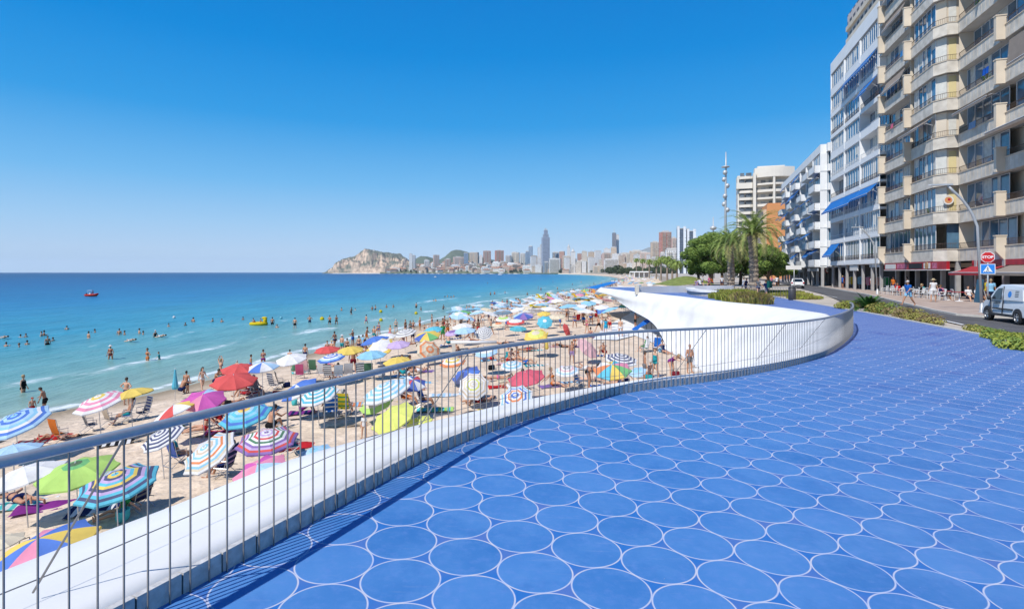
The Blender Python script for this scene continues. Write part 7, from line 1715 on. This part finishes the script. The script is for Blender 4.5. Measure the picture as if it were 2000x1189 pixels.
# parked van, nose away from us: local +y is forward
vx, vy, va = 24.29, 26.53, R(-17)
v = empty('parked_van', (vx, vy, G), va, label='pale silver blue delivery van parked at the right edge by the stop sign', cat='van')
car_body([(-2.05, .32, 1), (-2.1, .9, 1), (-2.02, 1.5, .93), (-1.9, 1.76, .86), (-.6, 1.83, .84), (.35, 1.80, .84), (.75, 1.62, .86), (1.25, 1.12, .93), (1.75, .98, .92), (2.02, .8, .88), (2.08, .5, .9), (2.02, .28, .92)], .88, m_vanw, v)
W_ = .872
def side(name, poly, m, off=.0, both=True, par=None):
    for s in ((-1, 1) if both else (-1,)):
        mb = MB(); n = len(poly); hw = lambda z: W_ * (1 - max(0, z - .95) * .145); vs = [(s * (hw(z) + .012 + off), y, z) for y, z in poly] + [(s * (hw(z) - .03), y, z) for y, z in poly]
        f = [tuple(range(n)) if s < 0 else tuple(range(n - 1, -1, -1))] + [(i, (i + 1) % n, n + (i + 1) % n, n + i) for i in range(n)]
        mb.add(vs, f); mb.build(name, m, par or v)
side('window', [(.12, 1.10), (.95, 1.10), (.62, 1.48), (.42, 1.62), (.12, 1.64)], m_glassd); side('panel_recess', [(-1.75, 1.08), (-.15, 1.08), (-.15, 1.62), (-1.6, 1.60)], mat('van_panel', (.56, .58, .60), .35, .03, 1)); side('side_trim', [(-.9, .62), (.85, .62), (.85, .68), (-.9, .68)], m_trim)
side('door_line', [(-.02, .42), (.0, .42), (.0, 1.72), (-.02, 1.72)], m_trim, .002); side('sill', [(-1.2, .3), (1.2, .3), (1.2, .42), (-1.2, .42)], m_trim); side('front_door_line', [(1.0, .45), (1.02, .45), (1.05, 1.08), (1.03, 1.08)], m_trim, .002)
side('round_emblem', [(-.62 + .15 * math.cos(R(30 * k)), 1.36 + .15 * math.sin(R(30 * k))) for k in range(12)], m_sbl, .006)
for z in (1.5, 1.42, 1.34, 1.26): side('text_line', [(-1.35, z), (-1.05, z), (-1.05, z + .03), (-1.35, z + .03)], m_trim, .006)
for z in (.98, .9): side('text_line', [(.25, z), (.8, z), (.8, z + .025), (.25, z + .025)], m_trim, .004)
for y in (-1.32, 1.30):
    side('wheel_arch', [(y + .40 * math.cos(R(a)), max(.28, .33 + .40 * math.sin(R(a)))) for a in range(0, 181, 15)], m_trim, .004)
    for x in (-.80, .80): wheel(v, x, y, .32)
mb = MB(); mb.box(-.6, -2.13, .95, .6, -2.08, 1.5); mb.build('rear_window', m_glassd, v); mb = MB(); mb.box(-.85, -2.16, .35, .85, -2.05, .58); mb.build('bumper', m_trim, v)
for x in (-.8, .74): mb = MB(); mb.box(x, -2.12, .7, x + .07, -2.06, 1.2); mb.build('tail_light', m_tail, v)
for x in (-.95, .95): mb = MB(); mb.ell((x, .98, 1.14), (.1, .07, .12)); mb.build('wing_mirror', m_trim, v, True)
mb = MB(); mb.add([(-.70, 1.24, 1.13), (.70, 1.24, 1.13), (.64, .82, 1.56), (-.64, .82, 1.56)], [(0, 1, 2, 3)]); mb.M = None; ws = mb.build('windscreen', m_glassd, v, loc=(0, .03, .03))
# white hatchback on the road
cx_, cy_ = at(1564, 563, G); c = empty('parked_car', (cx_ + .2, cy_ + 1.5, G), R(-24), label='white hatchback driving away on the street', cat='car')
car_body([(-1.95, .35, .96), (-2.0, .8, 1), (-1.85, 1.0, 1), (-1.5, 1.38, .78), (-.4, 1.47, .76), (.2, 1.42, .76), (.95, .98, .92), (1.7, .85, .9), (2.0, .6, .85), (1.95, .3, .9)], .88, m_carw, c)
mb = MB(); mb.add([(-.66, -1.90, 1.0), (.66, -1.90, 1.0), (.58, -1.56, 1.36), (-.58, -1.56, 1.36)], [(3, 2, 1, 0), (0, 1, 2, 3)]); mb.build('rear_window', m_glassd, c, loc=(0, -.05, .02))
for x in (-.86, .66): mb = MB(); mb.box(x, -2.03, .72, x + .2, -1.95, .93); mb.build('tail_light', m_tail, c)
mb = MB(); mb.box(-.75, -2.03, .3, .75, -1.97, .45); mb.build('bumper', m_trim, c); mb = MB(); mb.box(-.26, -2.03, .56, .26, -2.0, .67); mb.build('number_plate', m_swh, c)
v = c; W_ = .80; side('side_window', [(-1.4, 1.0), (.75, 1.0), (.2, 1.32), (-1.2, 1.32)], m_glassd)
for y in (-1.25, 1.25):
    for x in (-.78, .78): wheel(c, x, y, .3)
# second small car under the lamp, farther
# telecom mast
t = empty('light_mast', (*at(1417, 551, G), G), 0, label='tall slim mast with stacked clusters of round lamps behind the trees', cat='mast'); Yt = t.location.y; Hm = (551 - 297) / F * Yt
mb = MB(); mb.tube([(0, 0, 0), (0, 0, Hm * .62), (.1, 0, Hm * .86), (.1, 0, Hm)], [.34, .28, .2, .1], 12); mb.build('pole', m_lamp, t, True)
for i, k in enumerate((.555, .60, .66, .74, .79, .84, .885)):
    a = i * 2.1; mb = MB(); mb.ell((.45 * math.cos(a) * (i != 6), .3 * math.sin(a), Hm * k), (.55, .55, .6) if i != 6 else (1.0, 1.0, .25), 12, 8); mb.tube([(0, 0, Hm * k - .4), (.6 * math.cos(a), .5 * math.sin(a), Hm * k)], .15, 6); mb.build('lamp_cluster', m_lamp, t, True)
t = empty('light_mast', (*at(1393, 543, G), G), 0, label='smaller distant mast left of the tall lamp mast', cat='mast'); H2 = (543 - 424) / F * t.location.y; mb = MB(); mb.tube([(0, 0, 0), (0, 0, H2)], [.6, .15], 8); mb.build('pole', m_lamp, t, True); mb = MB(); mb.ell((0, 0, H2 * .82), (1.4, 1.4, .9)); mb.build('lamp_cluster', m_lamp, t, True)
def rock_material(rock, scrub, scale, thr):
    m = bpy.data.materials.new('rocky_hill'); m.use_nodes = True; t = m.node_tree; n = t.nodes; b = n['Principled BSDF']; b.inputs['Roughness'].default_value = .95
    tc = n.new('ShaderNodeTexCoord'); nz = n.new('ShaderNodeTexNoise'); nz.inputs['Scale'].default_value = scale; nz.inputs['Detail'].default_value = 9; nz.inputs['Roughness'].default_value = .7; t.links.new(tc.outputs['Object'], nz.inputs['Vector'])
    ge = n.new('ShaderNodeNewGeometry'); s = n.new('ShaderNodeSeparateXYZ'); t.links.new(ge.outputs['Normal'], s.inputs[0])
    f = mnode(t, 'ADD', mnode(t, 'MULTIPLY', s.outputs[2], .55), nz.outputs['Fac']); mr = n.new('ShaderNodeMapRange'); mr.inputs[1].default_value = thr; mr.inputs[2].default_value = thr + .14; t.links.new(f, mr.inputs[0])
    n2 = n.new('ShaderNodeTexNoise'); n2.inputs['Scale'].default_value = scale * 4; n2.inputs['Detail'].default_value = 6; t.links.new(tc.outputs['Object'], n2.inputs['Vector']); rp = n.new('ShaderNodeValToRGB'); rp.color_ramp.elements[0].color = (*[v * .38 for v in rock], 1); rp.color_ramp.elements[1].color = (*rock, 1); rp.color_ramp.elements[0].position = .3; rp.color_ramp.elements[1].position = .65; t.links.new(n2.outputs['Fac'], rp.inputs[0])
    mx = n.new('ShaderNodeMix'); mx.data_type = 'RGBA'; t.links.new(mr.outputs[0], mx.inputs[0]); t.links.new(rp.outputs[0], mx.inputs[6]); mx.inputs[7].default_value = (*scrub, 1); t.links.new(mx.outputs[2], b.inputs['Base Color']); return m
# ------------------------------------------------------------------ skyline
def W(c, g=(.10, .12, .15), fh=3.1, bw_=3.4, ww=.6, wh=.5, hz=False): return windowed(c, g, fh, bw_, ww, wh, hz)
WHT, CRM, BRK, PNK, GRY, BLU, TAN, RED = (.74, .72, .69), (.70, .60, .47), (.48, .25, .17), (.64, .44, .35), (.42, .43, .45), (.20, .29, .40), (.60, .45, .31), (.52, .19, .12)
grnd = random.Random(9)
# (px left, px right, y top, base y, distance, colour, description)
SK = [
 (799, 805, 496, 526, 3000, WHT, 'slim white tower at the foot of the rocky headland'), (806, 811, 499, 526, 3010, GRY, 'slim grey tower right beside the slim white one'), (828, 838, 508, 524, 2950, WHT, 'white domed block on the low hillside'), (846, 857, 498, 520, 2900, PNK, 'pinkish tower left of the second hill'),
 (868, 880, 506, 520, 2950, BRK, 'brown block on the slope of the second hill'), (885, 905, 502, 518, 2900, PNK, 'wide pale pink block below the second hill'), (906, 914, 494, 517, 2920, BLU, 'blue grey tower below the top of the second hill'), (918, 934, 493, 512, 2850, TAN, 'tan block right of the second hill'), (936, 942, 499, 512, 2840, WHT, 'narrow white block between tan and red brick'), (944, 958, 490, 511, 2800, BRK, 'red brick tower, first of two'), (967, 983, 489, 511, 2780, RED, 'red brick tower, second of two'), (988, 998, 499, 512, 2760, GRY, 'grey block right of the brick towers'), (1000, 1014, 493, 509, 2740, CRM, 'cream block with a dark stripe right of the brick towers'), (1016, 1026, 495, 508, 2720, WHT, 'pale block left of the blue grey double tower'), (1027, 1033, 491, 508, 2680, BLU, 'left half of the blue grey double tower'), (1033, 1040, 481, 508, 2700, BLU, 'right half of the blue grey double tower'),
 (1050, 1054, 484, 527, 2500, WHT, 'very thin white tower left of the tallest tower'), (1055, 1061, 479, 529, 2380, WHT, 'thin white slab in front of the tallest tower'), (1079, 1092, 493, 512, 2500, BLU, 'dark blue glass block right of the tallest tower'), (1093, 1103, 491, 512, 2450, BRK, 'brown block right of the dark blue glass one'), (1108, 1114, 483, 511, 2450, WHT, 'white pointed tower in the middle of the skyline'), (1115, 1124, 492, 519, 2350, WHT, 'white block right of the pointed tower'), (1128, 1137, 495, 511, 2400, BRK, 'dark brown slab in the middle skyline'), (1137, 1147, 491, 520, 2300, CRM, 'cream block right of the dark brown slab'), (1150, 1162, 492, 523, 2250, TAN, 'tan block with dark balconies right of the slab'), (1162, 1174, 490, 514, 2230, WHT, 'tall white block right of the tan one'),
 (1178, 1194, 494, 512, 2100, PNK, 'brownish stepped block left of the antenna tower'), (1180, 1192, 486, 496, 2150, WHT, 'white crown of buildings above the stepped block'), (1194, 1205, 483, 506, 2050, TAN, 'tan block at the foot of the antenna tower'), (1204, 1209, 459, 506, 2080, WHT, 'thin pale tower right behind the antenna tower'), (1213, 1222, 497, 508, 2000, BRK, 'small brown block right of the antenna tower'), (1216, 1232, 494, 509, 1990, CRM, 'cream block right of the antenna tower'), (1232, 1256, 490, 510, 1900, TAN, 'wide tan block with a stepped roof'), (1252, 1272, 493, 521, 1800, PNK, 'pink block with white trim'), (1273, 1291, 473, 506, 1500, TAN, 'tan tower left of the tall brick red one'), (1291, 1311, 453, 491, 1350, RED, 'tall brick red tower left of the white pair'), (1313, 1322, 465, 488, 1400, PNK, 'slim pinkish tower between the red one and the white pair'),
 (1274, 1292, 505, 530, 1300, CRM, 'pale block below the tan tower'), (1291, 1304, 495, 531, 1250, GRY, 'grey white block below the brick red tower'), (1303, 1330, 488, 530, 1100, WHT, 'broad white block below the white pair'), (1356, 1366, 466, 500, 1200, PNK, 'pinkish block right of the white pair'),
 (1062, 1074, 512, 530, 2250, BLU, 'low blue glass block at the waterfront'), (1074, 1096, 505, 530, 2240, WHT, 'white waterfront block with long balconies'), (1100, 1118, 500, 521, 2300, TAN, 'reddish tan block in the middle skyline'), (1112, 1130, 519, 531, 2200, WHT, 'low white waterfront hotel'), (1128, 1150, 509, 531, 2150, CRM, 'pale waterfront block in the middle'), (1150, 1162, 503, 531, 2100, WHT, 'narrow pale waterfront block'), (1160, 1180, 519, 531, 2050, TAN, 'low reddish waterfront block'), (1182, 1212, 507, 530, 1900, WHT, 'wide white waterfront hotel with horizontal balconies'), (1212, 1238, 510, 530, 1850, CRM, 'cream waterfront hotel with horizontal balconies'), (1252, 1274, 512, 531, 1600, PNK, 'pink waterfront block right of the cream hotel'),
]
def slope_z(x, y):     # ground rising behind the far waterfront
    d = float(shore_d(x, y)); px = CX + F * x / y; g = float(np.interp(px, [740, 790, 860, 1010, 1080, 1180], [.35, .6, 1, 1, .5, .12]))
    return min(max(0, d - 30) * .155, 50) * g
def onslope(px, off):
    D = 2000.0
    while float(shore_d((px - CX) / F * D, D)) < off or D < 2300 and px < 1150: 
        D += 15
        if D > 3900: break
    return D
mb = MB(); vs = []; PX = list(range(742, 1200, 6)); OF = [-4, 10, 30, 60, 100, 150, 200, 260, 330, 420]
for px in PX:
    D0 = onslope(px, 1)
    for o_ in OF: D = D0 + o_ * 1.1; x = (px - CX) / F * D; vs.append((x, D, -4.5 if o_ < 0 else -2 + slope_z(x, D)))
k_ = len(OF); mb.add(vs, [(i * k_ + j, (i + 1) * k_ + j, (i + 1) * k_ + j + 1, i * k_ + j + 1) for i in range(len(PX) - 1) for j in range(k_ - 1)])
tag(mb.build('hillside', rock_material((.50, .44, .36), (.11, .14, .08), .02, .62)), kind='structure')
m_roofb = mat('roof_plant', (.5, .48, .45), .8, .1, .2)
for (a, b, yt, yb, D, c, lb) in SK:
    pm = (a + b) / 2
    if pm < 1250: D = max(D if pm > 1130 else 0, onslope(pm, 60 + max(0, 531 - yb) * 11 if pm < 1060 else 25 + max(0, 531 - yb) * 5))
    zb_ = slope_z((pm - CX) / F * D, D) - 4
    X0, X1 = (a - CX) / F * D, (b - CX) / F * D; H = (CZ - (yt - HY) / F * D); w_ = X1 - X0; dp = max(14, w_ * .7)
    t = empty('tower_block', ((X0 + X1) / 2, D + dp / 2, zb_), math.atan2(-(X0 + X1) / 2, D) * .4 + grnd.uniform(-.25, .25), label=lb, cat='tower block', group='buildings of the skyline')
    H -= zb_; g = (.17, .18, .20); hz = 'horizontal' in lb or 'long' in lb
    if H < 22 and not hz: g = (.14, .15, .17)
    mb = MB(); mb.box(-w_ / 2, -dp / 2, 0, w_ / 2, dp / 2, H); mb.build('wall', W(c, g, 3.2, grnd.choice([3.4, 4.2, 5.0]), .6, .5, hz), t)
    mb = MB(); q = grnd.uniform(.2, .45); mb.box(-w_ * q, -dp * .3, H, w_ * grnd.uniform(.1, .4), dp * .3, H + grnd.uniform(2, 5)); mb.box(-w_ / 2 - .2, -dp / 2 - .2, H - 1, w_ / 2 + .2, dp / 2 + .2, H + .8); mb.build('roof', m_roofb, t)
    if w_ > 26 or D < 1600:
        mb = MB(); n = int(H / 3.2)
        for k in range(1, n): 
            if k < 60: mb.box(-w_ * .42, -dp / 2 - 1.3, k * 3.2, w_ * (.42 if hz else -.05), -dp / 2, k * 3.2 + 1.0)
            if not hz: mb.box(w_ * .08, -dp / 2 - 1.3, k * 3.2, w_ * .42, -dp / 2, k * 3.2 + 1.0)
        mb.build('balcony', m_ht if c != RED else m_cream, t)
    if 'pointed' in lb: mb = MB(); mb.lathe((0, 0, H + 2), [(w_ * .4, 0), (w_ * .1, 10), (0, 16)], 8); mb.build('spire', m_roofb, t)
for i in range(120):   # the dense belt of lower blocks between the towers
    px = grnd.uniform(1040, 1345); D = grnd.uniform(1.0, 1.25) * float(np.interp(px, [1040, 1180, 1260, 1345], [2420, 2100, 1650, 1150])); D = max(D, onslope(px, 20) if px < 1190 else 0); yt = float(np.interp(px, [1040, 1200, 1345], [506, 503, 492])) + grnd.uniform(-7, 14); wpx = grnd.uniform(6, 15)
    X = (px - CX) / F * D; H = CZ + 1 - (yt - HY) / F * D; w_ = wpx / F * D; k = grnd.choice([0, 0, 0, 1, 1, 2, 3, 4]); c = (WHT, CRM, PNK, TAN, RED)[k]; cn = ('white', 'cream', 'pink', 'tan', 'brick red')[k]
    zn = 'around the tallest tower' if px < 1110 else 'in the middle skyline' if px < 1200 else 'around the antenna tower' if px < 1250 else 'below the tall brick red tower'
    t = empty('apartment_block', (X, D, -1), grnd.uniform(-.3, .3), label='small %s block in the belt of buildings %s' % (cn, zn), cat='apartment building', group='small %s blocks %s' % (cn, zn))
    mb = MB(); mb.box(-w_ / 2, -7, 0, w_ / 2, 7, H); mb.build('wall', W(c, (.20, .21, .23), 3.2, grnd.choice([3.4, 4.6]), .6, .46, grnd.random() < .4), t)
    mb = MB(); mb.box(-w_ / 2 - .3, -7.3, H, w_ / 2 + .3, 7.3, H + .7); mb.box(-w_ * .2, -3, H + .7, w_ * .15, 3, H + 3.2); mb.build('roof', m_roofb, t)
# tallest tower with a stepped top
D = 2480; t = empty('skyscraper', ((1066 - CX) / F * D, D + 20, -1), R(20), label='tallest grey blue skyscraper of the bay with a stepped and pointed top', cat='skyscraper'); hh = lambda y: CZ + 1 - (y - HY) / F * D
mb = MB(); mb.prism([(-17, -10), (15, -13), (18, 8), (-15, 11)], 0, hh(463)); mb.prism([(-11, -8), (11, -10), (13, 7), (-10, 8)], hh(463), hh(457)); mb.prism([(-7, -6), (8, -7), (8, 5), (-6, 6)], hh(457), hh(449)); mb.build('wall', W((.34, .36, .42), (.12, .15, .20), 3.4, 4, .7, .55), t)
mb = MB(); mb.box(-6, -5, hh(449), -3, -2, hh(446)); mb.box(4, -4, hh(449), 6, 0, hh(446)); mb.tube([(0, 0, hh(449)), (0, 0, hh(444))], .7, 5); mb.build('roof', m_roofb, t)
D = 2060; t = empty('antenna_tower', ((1199.5 - CX) / F * D, D, -1), 0, label='dark lattice clad tower with an antenna spike left of the thin pale one', cat='tower'); hh = lambda y: CZ + 1 - (y - HY) / F * D
mb = MB(); mb.box(-6.5, -6, 0, 6.5, 6, hh(455)); mb.build('wall', W((.30, .30, .33), (.04, .05, .07), 4, 3, .8, .6), t); mb = MB(); mb.tube([(0, 0, hh(455)), (0, 0, hh(446))], [1.2, .3], 6); mb.build('antenna', m_roofb, t)
# white and dark twin towers
for (a, b, yt, lb) in ((1322.5, 1339, 443, 'left one of the white and dark glass twin towers'), (1341, 1358, 448, 'right one of the white and dark glass twin towers')):
    D = 1000; X0, X1 = (a - CX) / F * D, (b - CX) / F * D; w_ = X1 - X0; H = CZ + 1 - (yt - HY) / F * D
    t = empty('skyscraper', ((X0 + X1) / 2, D, -1), R(-12), label=lb, cat='skyscraper', group='twin towers')
    mb = MB(); mb.box(-w_ / 2, -6, 0, w_ / 2, 8, H - 4); mb.build('wall', W((.10, .13, .18), (.03, .05, .08), 3.1, 2.4, .8, .6), t)
    for (u0, u1) in ((-.5, -.22), (.2, .5)): mb = MB(); mb.box(w_ * u0, -7.5, 0, w_ * u1, -6, H); mb.build('white_stack', W((.66, .68, .70), (.3, .36, .42), 3.1, 5, .5, .3), t)
    mb = MB(); mb.box(-w_ / 2 - .3, -7, H - 4, w_ / 2 + .3, 8, H - 3); mb.box(-w_ * .5, -5, H - 3, -w_ * .2, 5, H + 1); mb.build('roof', m_roofb, t)
# low houses on the hillside round the headland: every one a house
m_hou = [W((.70, .67, .62), (.12, .13, .14), 3, 4), W((.76, .76, .74), (.12, .14, .16), 3, 4), W((.48, .36, .27), (.1, .1, .1), 3, 4), W((.55, .42, .34), (.1, .1, .1), 3, 4)]
m_tile_r = mat('clay_roof', (.36, .19, .12), .9, .2, .2)
hm = []
for k in range(4):
    for j in range(2):
        mb = MB(); w_, d_, h_ = (22, 16, 9) if j else (34, 14, 14); mb.box(-w_ / 2, -d_ / 2, -6, w_ / 2, d_ / 2, h_, 0); mb.add([(-w_ / 2 - 1, -d_ / 2 - 1, h_), (w_ / 2 + 1, -d_ / 2 - 1, h_), (w_ / 2 + 1, d_ / 2 + 1, h_), (-w_ / 2 - 1, d_ / 2 + 1, h_), (-w_ / 4, 0, h_ + 4), (w_ / 4, 0, h_ + 4)], [(0, 1, 5, 4), (1, 2, 5), (2, 3, 4, 5), (3, 0, 4)], 1) if j else mb.box(-w_ / 2 + 3, -4, h_, 4, 4, h_ + 3, 0); hm.append(mb.mesh('house', [m_hou[k], m_tile_r]))
for i in range(230):
    px = grnd.uniform(745, 1130) if i < 160 else grnd.uniform(800, 1010)
    D = onslope(px, grnd.uniform(20, 330)); X = (px - CX) / F * D
    z = slope_z(X, D)
    o = inst('house', hm[grnd.randrange(len(hm))], None, (X, D, z), (0, 0, grnd.uniform(-.6, .6)), grnd.uniform(.8, 1.5)); kk = hm.index(o.data) // 2; zn = 'below the rocky headland' if px < 830 else 'under the second hill' if px < 935 else 'below the brick towers' if px < 1030 else 'near the tallest tower'; cn = ['off white', 'bright white', 'tan', 'pinkish'][kk]; tag(o, 'small %s house on the far slope %s' % (cn, zn), 'house', '%s houses on the far slope %s' % (cn, zn))
m_wood = leafm((.045, .075, .03), (.10, .13, .06))
fm = []
for s in range(3):
    r_ = random.Random(s); mb = MB(); leaves(mb, (0, 0, 5), (9, 6, 6), 220, 3.0, r_); fm.append(mb.mesh('far_tree', m_wood))
for i in range(170):
    px = grnd.uniform(770, 1330); D = onslope(px, grnd.uniform(15, 330)) if px < 1190 else grnd.uniform(900, 1400)
    z = slope_z((px - CX) / F * D, D) if px < 1190 else 0
    o = inst('tree', fm[i % 3], None, ((px - CX) / F * D, D, z), (0, 0, grnd.random() * 6), grnd.uniform(.6, 1.2)); zn = 'below the rocky headland' if px < 830 else 'under the second hill' if px < 935 else 'below the brick towers' if px < 1030 else 'near the tallest tower' if px < 1190 else 'at the far right waterfront'; tag(o, 'dark green tree on the far slope ' + zn, 'tree', 'trees on the far slope ' + zn)

# hills: rocky headland, second hill, low ridges, far mountains
from mathutils import noise as mn
def hill(name, sil, D, depth, m, base=-8, seed=0, rough=1.0, nx=160, ny=40):
    """sil: (px, y) skyline points at distance D; a real ridge with front and back slopes"""
    pxs = [p[0] for p in sil]; zs = [CZ - (p[1] - HY) / F * D for p in sil]; vs = []
    for i in range(nx + 1):
        px = pxs[0] + (pxs[-1] - pxs[0]) * i / nx; X = (px - CX) / F * D; zt = float(np.interp(px, pxs, zs))
        for j in range(ny + 1):
            v = j / ny * 2 - 1; pr = (1 - abs(v) ** 1.5); y = D + v * depth
            q = mn.fractal(Vector((X * .012 + seed, y * .012, seed)), 1.0, 2.0, 6) + .55 * mn.fractal(Vector((X * .045 + seed, y * .03, seed)), .8, 2.0, 4); q2 = mn.ridged_multi_fractal(Vector((X * .006, y * .004, seed + 3.0)), 1.0, 2.0, 5, 1.0, 2.0) - 1
            z = base + (zt - base) * pr + rough * (q * 9 + q2 * 7) * min(1, pr * 2) * min(1, max(.12, abs(v) * 3.2 - .1)) * min(1, (zt - base) / 60) ; vs.append((X, y, max(z, base)))
    mb = MB(); mb.add(vs, [(i * (ny + 1) + j, (i + 1) * (ny + 1) + j, (i + 1) * (ny + 1) + j + 1, i * (ny + 1) + j + 1) for i in range(nx) for j in range(ny)]); return tag(mb.build(name, m, smooth=True), kind='structure')
m_rock = rock_material((.66, .50, .37), (.13, .14, .11), .014, .76)
hill('headland', [(642, 532), (648, 526), (655, 519), (664, 512), (674, 505), (684, 501), (692, 500), (700, 495), (708, 489), (716, 486.5), (724, 488), (731, 489), (738, 490), (748, 493), (758, 493), (770, 496), (782, 499), (792, 505), (801, 511), (812, 516), (826, 520), (850, 527), (880, 533)], 3250, 150, m_rock, seed=2, rough=3.4, nx=260, ny=60)
mb = MB(); mb.box(-3, -3, 0, 3, 3, 11); mb.box(-5, -4, 0, 5, 4, 4); o = mb.build('hilltop_building', m_hou[0], None, loc=((731 - CX) / F * 3250, 3240, 122)); tag(o, 'tiny building on top of the rocky headland', 'building')
m_green = rock_material((.26, .25, .21), (.10, .125, .09), .012, .55)
hill('hills', [(800, 520), (812, 505), (822, 500), (835, 501), (848, 505), (860, 507), (872, 499), (882, 490), (890, 488), (900, 488.5), (910, 491), (922, 496), (940, 502), (960, 507), (985, 510), (1020, 512), (1060, 514), (1110, 514), (1170, 515), (1230, 518), (1300, 525)], 3700, 320, m_green, seed=5, rough=1.2)
m_slope = rock_material((.45, .40, .32), (.12, .135, .08), .02, .62)
hill('hills', [(752, 531), (775, 524), (800, 519), (830, 517), (870, 516), (920, 512), (960, 511), (1010, 512), (1060, 517), (1110, 522), (1180, 527), (1250, 531)], 3130, 250, m_slope, seed=8, rough=.7) if False else None
m_far = mat('far_mountain', (.20, .22, .22), .95, .2, .001)
hill('hills', [(1200, 512), (1225, 500), (1240, 494), (1255, 488), (1268, 483), (1276, 486), (1290, 492), (1320, 498), (1350, 505), (1420, 515)], 5600, 900, m_far, seed=11, rough=3, nx=80, ny=20)
# waterfront: white beach huts and low white kiosks beyond the lawn
for i, (px, by, w_, h_, lb) in enumerate(((1252, 541.5, 9, 2.8, 'low white beach kiosk among the far parasols'),)):
    X, Y = at(px, by, G); t = empty('beach_kiosk', (X, Y, G), R(-30), label=lb, cat='kiosk', group='white kiosks'); mb = MB(); mb.box(-w_ / 2, -3, h_ - .5, w_ / 2, 3, h_); mb.build('roof', m_wall, t)
    for k in range(5): mb = MB(); x_ = -w_ / 2 + w_ * k / 4; mb.box(x_ - .15, -2.8, 0, x_ + .15, -2.5, h_ - .5); mb.build('post', m_wall, t)
    mb = MB(); mb.box(-w_ * .3, -.5, 0, w_ * .3, 2.5, h_ - .5); mb.build('counter', m_pier, t)
# ------------------------------------------------------------------ summer haze over the bay
mh = bpy.data.materials.new('haze'); mh.use_nodes = True; n = mh.node_tree.nodes; n.remove(n['Principled BSDF'])
pv = n.new('ShaderNodeVolumePrincipled'); pv.inputs['Color'].default_value = (.80, .90, 1, 1); pv.inputs['Density'].default_value = .00003; pv.inputs['Anisotropy'].default_value = -.1
mh.node_tree.links.new(pv.outputs[0], n['Material Output'].inputs['Volume'])
mb = MB(); mb.box(-14500, -500, -9, 14500, 14500, 290); hz = mb.build('haze', mh); tag(hz, kind='stuff')
scn.cycles.volume_bounces = 1
